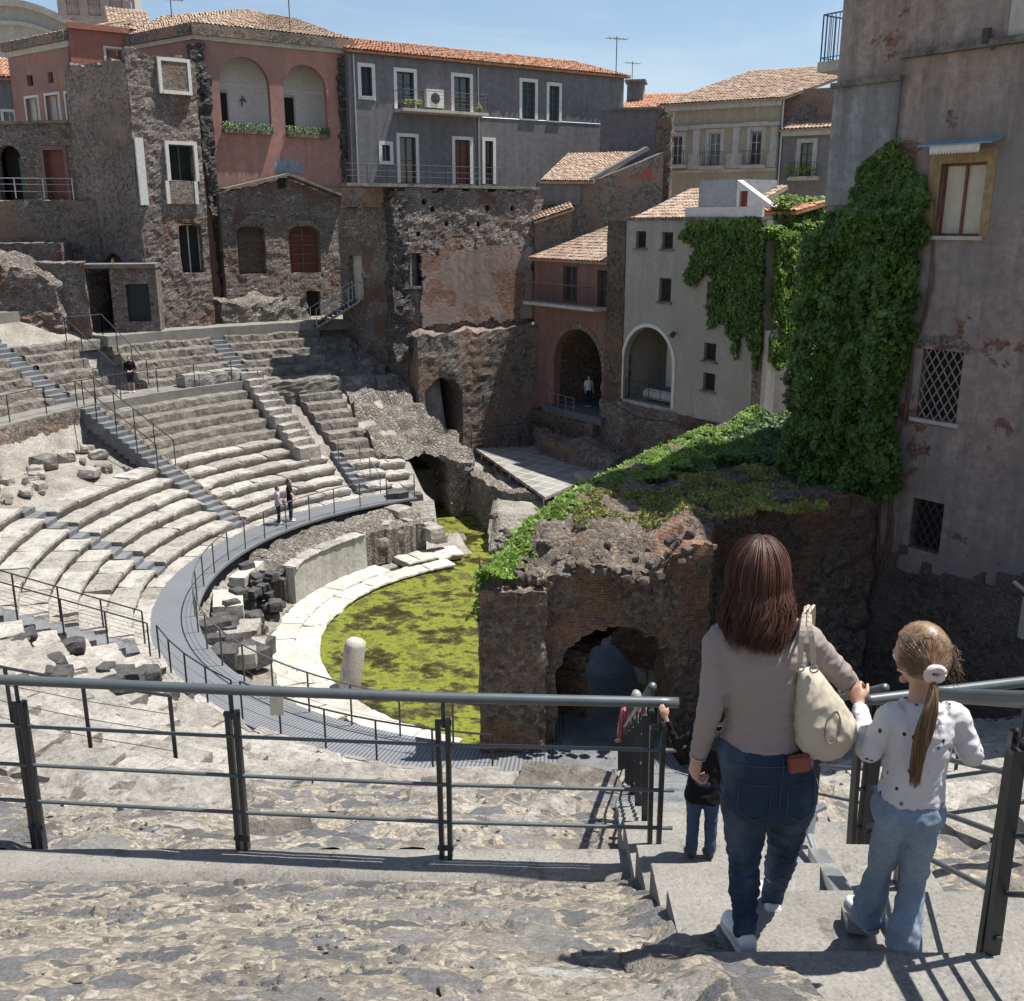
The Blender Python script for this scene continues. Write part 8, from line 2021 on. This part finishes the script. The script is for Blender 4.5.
        tube(b, smooth_path(pts, [1]*7, 2)[0], [.0003, .0008]+[.0014]*11, 3, False)
    for i in range(650):
        a = rr.uniform(0, 6.28); q0 = rr.random()**.5; L = rr.uniform(.3, .4); pts = [tie]; ph2 = rr.uniform(0, 6)
        for q in range(1, 9):
            k = q/8; w_ = .026*math.sin(min(1, k*2.2)*1.57)*(1-.55*k**2)*q0; c = V((-.035*k-.01*math.sin(k*3), -.03*math.sin(min(1, k*2.5)*1.57)-.012, -L*k))
            pts.append(tie+c+V((w_*math.cos(a)+(.004+.006*k)*math.sin(a*2+k*7), w_*math.sin(a)+.004*k*math.sin(ph2+k*6), 0)))
        tube(b, smooth_path(pts, [1]*9, 2)[0], [.0016]*13+[.0013, .001, .0006, .0003], 3, False)
    for i in range(90):
        ph = rr.uniform(-.6, 2.4); p0 = hd+V((.085*math.cos(ph), -.06, .1*math.sin(ph))); pts = [p0]
        for q in range(4): pts.append(pts[-1]+V((rr.gauss(.006, .006), rr.gauss(-.004, .004), rr.gauss(-.012, .008))))
        tube(b, pts, .0007, 3)
    hr_ = obj('hair', b, M_HAIRG, t, True)
    b = B()
    for k in range(3):
        tube(b, [tie+V((.026*math.cos(q*math.pi/8)+.004*nz(q, k), -.004*k-.006, .02*math.sin(q*math.pi/8)+.006*(k-1))) for q in range(17)], [.011+.004*nz(q*2.1, k*3) for q in range(17)], 8)
    obj('scrunchie', b, m_cloth('pale_pink_satin', (.62, .52, .5)), hr_, True)
girl()
# ---- simpler visitors
def visitor(label, foot, h, yaw, shirt, legs, hairc, pose='stand', shorts=False, sleeve=1.0, extra=None, vox=.012, low=.86):
    o0 = Vector(foot); t = thing('person', label, 'person', o0, yaw); V = Vector; s = h/1.72
    J = dict(hl=V((-.085, 0, .88)), hr=V((.085, 0, .88)), kl=V((-.09, .03, .48)), kr=V((.09, .01, .48)), al=V((-.095, 0, .09)), ar=V((.10, .0, .09)), sl=V((-.18, 0, 1.38)), sr=V((.18, 0, 1.38)), el=V((-.235, -.02, 1.1)), er=V((.235, -.02, 1.1)), wl=V((-.23, .09, .86)), wr=V((.23, .09, .86)))
    if pose == 'point': J.update(er=V((.36, .1, 1.2)), wr=V((.55, .28, 1.08)))
    if pose == 'hold': J.update(wl=V((-.08, .26, 1.05)), wr=V((.08, .26, 1.05)))
    if pose == 'rail': J.update(el=V((-.34, .05, 1.15)), wl=V((-.52, .16, .98)))
    if pose == 'raise': J.update(el=V((-.28, .12, 1.22)), wl=V((-.40, .18, 1.50)))
    if pose == 'walk': J.update(kl=V((-.09, .14, .5)), al=V((-.09, .2, .12)), kr=V((.09, 0, .48)), ar=V((.09, -.22, .12)))
    J = {k: v*s for k, v in J.items()}; b = B()
    torso(b, [(V((0, 0, .82))*s, .14*s, .1*s), (V((0, 0, .95))*s, .15*s, .1*s), (V((0, 0, 1.1))*s, .13*s, .09*s), (V((0, 0, 1.3))*s, .155*s, .105*s), (V((0, 0, 1.42))*s, .12*s, .08*s), (V((0, 0, 1.47))*s, .05*s, .05*s)], 14)
    hc = V((0, .015, 1.595))*s; hs = s*(1.0 if h > 1.3 else 1.25)
    limb(b, [V((0, 0, 1.42))*s, V((0, .01, 1.52))*s], [.055*s, .05*s]); head(b, hc, hs)
    for a, e, w_ in (('sl', 'el', 'wl'), ('sr', 'er', 'wr')):
        limb(b, [J[a], J[e], J[w_]], [.048*s, .038*s, .025*s], 10); hand(b, J[w_], J[w_]-J[e], V((0, 0, 1)) if abs((J[w_]-J[e]).normalized().z) < .8 else V((0, -1, 0)), 1, s*1.0, .4)
    for a, k, e in (('hl', 'kl', 'al'), ('hr', 'kr', 'ar')): limb(b, [J[a], J[k], J[e]], [.08*s, .055*s, .038*s], 10)
    mesh_obj('body', remesh(b, vox*.8, 2), M_SKIN, t, True)
    b = B(); torso(b, [(V((0, 0, low))*s, (.172 if low > .8 else .205)*s, (.125 if low > .8 else .16)*s), (V((0, 0, 1.0))*s, .160*s, .112*s), (V((0, 0, 1.15))*s, .15*s, .108*s), (V((0, 0, 1.32))*s, .176*s, .122*s), (V((0, 0, 1.43))*s, .14*s, .095*s), (V((0, 0, 1.475))*s, .065*s, .062*s)], 16)
    for a, e, w_ in (('sl', 'el', 'wl'), ('sr', 'er', 'wr')):
        P = [J[a]+V((-J[a].x*.3, 0, .01)), J[a], J[a].lerp(J[e], .8)]; r_ = [.06*s, .062*s, .055*s]
        if sleeve > .5: P += [J[e], J[e].lerp(J[w_], .9)]; r_ += [.05*s, .036*s]
        limb(b, P, r_, 10)
    mesh_obj('shirt', remesh(b, vox, 3, fold(12, .006, 1.5)), shirt, t, True)
    b = B(); torso(b, [(V((0, 0, .98))*s, .15*s, .108*s), (V((0, 0, .88))*s, .172*s, .125*s), (V((0, 0, .8))*s, .165*s, .115*s)], 16)
    for a, k, e in (('hl', 'kl', 'al'), ('hr', 'kr', 'ar')): limb(b, [J[a], J[a].lerp(J[k], .5), J[k], J[k].lerp(J[e], .5), J[e]+V((0, 0, -.02*s))][:3 if shorts else 5], [.098*s, .088*s, .072*s, .066*s, .06*s][:3 if shorts else 5], 12)
    mesh_obj('shorts' if shorts else 'trousers', remesh(b, vox, 3, fold(10, .006, 1.5, 3)), legs, t, True)
    for e in ('al', 'ar'): b = B(); shoe(b, J[e], V((0, 1, 0)), s); obj('shoe', b, M_SHOE if extra != 'dark' else M_METAL, t, True)
    b = B(); bmesh.ops.create_uvsphere(b, u_segments=14, v_segments=10, radius=1)
    for v in b.verts: v.co = V((v.co.x*.083, v.co.y*.104-.01, v.co.z*.12+.016))*hs
    bmesh.ops.delete(b, geom=[v for v in b.verts if v.co.y > .03*hs and v.co.z < .06*hs or v.co.z < -.08*hs], context='VERTS')
    for v in b.verts: v.co += hc+noise.noise_vector(v.co*30)*.006
    obj('hair', b, hairc, t, True)
    return t
M_HBLK = m_hair('dark_brown_hair', [(.02, .013, .01), (.035, .022, .016), (.05, .03, .02)]); M_HGRY = m_hair('grey_hair', [(.25, .24, .22), (.35, .33, .31), (.3, .29, .27)])
C_BLK = m_cloth('black_cloth', (.012, .012, .014)); C_NAVY = m_cloth('navy_cloth', (.03, .035, .055)); C_WHT = m_cloth('white_cotton', (.6, .6, .6)); C_KHK = m_cloth('khaki_cloth', (.22, .19, .14)); C_GRY = m_cloth('pale_blue_grey_shirt', (.33, .38, .44)); C_JEAN = m_denim('mid_blue_denim', (.03, .055, .11), (.08, .13, .21), .35, .7)
q = at_z(279, 524, -12); visitor('visitor in pale shirt and dark trousers on the curved walkway holding a red bag', (q.x, q.y, -12), 1.62, R(-70), C_GRY, C_NAVY, M_HBLK, 'hold', False, .3)
bb = B(); box(bb, -.16, .16, -.05, .05, -.1, .12); bmesh.ops.bevel(bb, geom=bb.edges[:], offset=.03, segments=2, affect='EDGES'); o = obj('handbag', bb, m_plain('faded_red_leather', (.22, .07, .06), .6)); o.location = (q.x+.28, q.y-.12, -11.05); o.rotation_euler = (0, 0, R(-70)); tag(o, 'small red brown handbag held by the visitor in the pale shirt', 'bag')
q = at_z(291, 521, -12); visitor('man in black shirt on the curved walkway pointing over the railing', (q.x, q.y, -12), 1.8, R(-80), C_BLK, C_NAVY, M_HBLK, 'point', False, .3)
q = pol(22.7, 146.2, -7.58); visitor('dark clad visitor standing by the dark doorway on the upper terrace', (q.x, q.y, q.z), 1.68, R(200), C_BLK, C_NAVY, M_HBLK, 'hold', True)
for i, (px, c1, c2, hh, l) in enumerate(((571, C_WHT, C_NAVY, 1.7, 'leftmost visitor in the dark archway, in a white shirt'), (581, C_GRY, C_NAVY, 1.66, 'visitor in a grey blue shirt in the dark archway'), (590, C_BLK, C_JEAN, 1.72, 'visitor in black in the dark archway'), (599, C_WHT, C_KHK, 1.6, 'rightmost visitor in the dark archway, in white and khaki'))):
    u = WF.uv(px, 395)[0]; p = WF.O+WF.d*u+WF.n*(1.2+.4*(i % 2)); visitor(l, (p.x, p.y, -9.7), hh, R(200+i*20), c1, c2, M_HBLK, 'stand', False, .3)
p = (1.45, 29.5); visitor('visitor in white trousers and dark jacket seen through the arched ruin', (1.75, 29.2, -11.98), 1.7, R(160), C_NAVY, C_WHT, M_HBLK, 'stand')
p = WF.O+WF.d*(WF.uv(655, 370)[0])+WF.n*1.6; visitor('visitor in an ochre shirt in the porch of the white house', (p.x, p.y, WF.zb+.4), 1.6, R(190), m_cloth('ochre_shirt', (.35, .17, .05)), C_BLK, M_HBLK, 'stand')
# man with backpack on the stair, red checked shirt
t = NT('red_check_shirt'); v = t.sep(); w1 = t.math('SINE', t.math('MULTIPLY', v[0], 130)); w2 = t.math('SINE', t.math('MULTIPLY', v[2], 130)); col = t.mix(t.ramp(w1, [(.4, 0.), (.6, .6)]), (.42, .06, .09), (.5, .4, .4)); col = t.mix(t.ramp(w2, [(.4, 0.), (.6, .5)]), col, (.2, .03, .05)); C_RED = t.done(col, .9)
yy = 14.2; zz = -3.42-.568*(yy-5.15)-.22; mx = at_d(634, 760, yy).x
mt = visitor('man in red checked shirt with grey backpack going down the stair', (mx, yy, zz), 1.74, R(4), C_RED, C_KHK, M_HGRY, 'stand')
bb = B(); box(bb, -.15, .15, -.1, .08, -.22, .24); bmesh.ops.bevel(bb, geom=bb.edges[:], offset=.06, segments=3, affect='EDGES')
bp = thing('backpack', 'grey green backpack worn by the man in the red checked shirt', 'backpack', (mx, yy-.24, zz+1.2)); obj('bag', bb, m_cloth('grey_green_canvas', (.13, .13, .10)), bp, True)
for s in (-1, 1): bb = B(); P = [Vector((s*.1, .02, .2)), Vector((s*.11, .12, .3)), Vector((s*.12, .3, .28)), Vector((s*.13, .38, .1))]; [obox(bb, a, b_, .05, .012) for a, b_ in zip(P, P[1:])]; obj('strap', bb, C_BLK, bp)
# toddler by the corner post
q = at_z(700, 857, -3.2); visitor('toddler in black top and blue jeans reaching for the handrail, before the woman', (q.x, q.y, -3.2), .86, R(-3), C_BLK, C_JEAN, M_HBLK, 'raise', False, 1, 'dark', .008, .70)
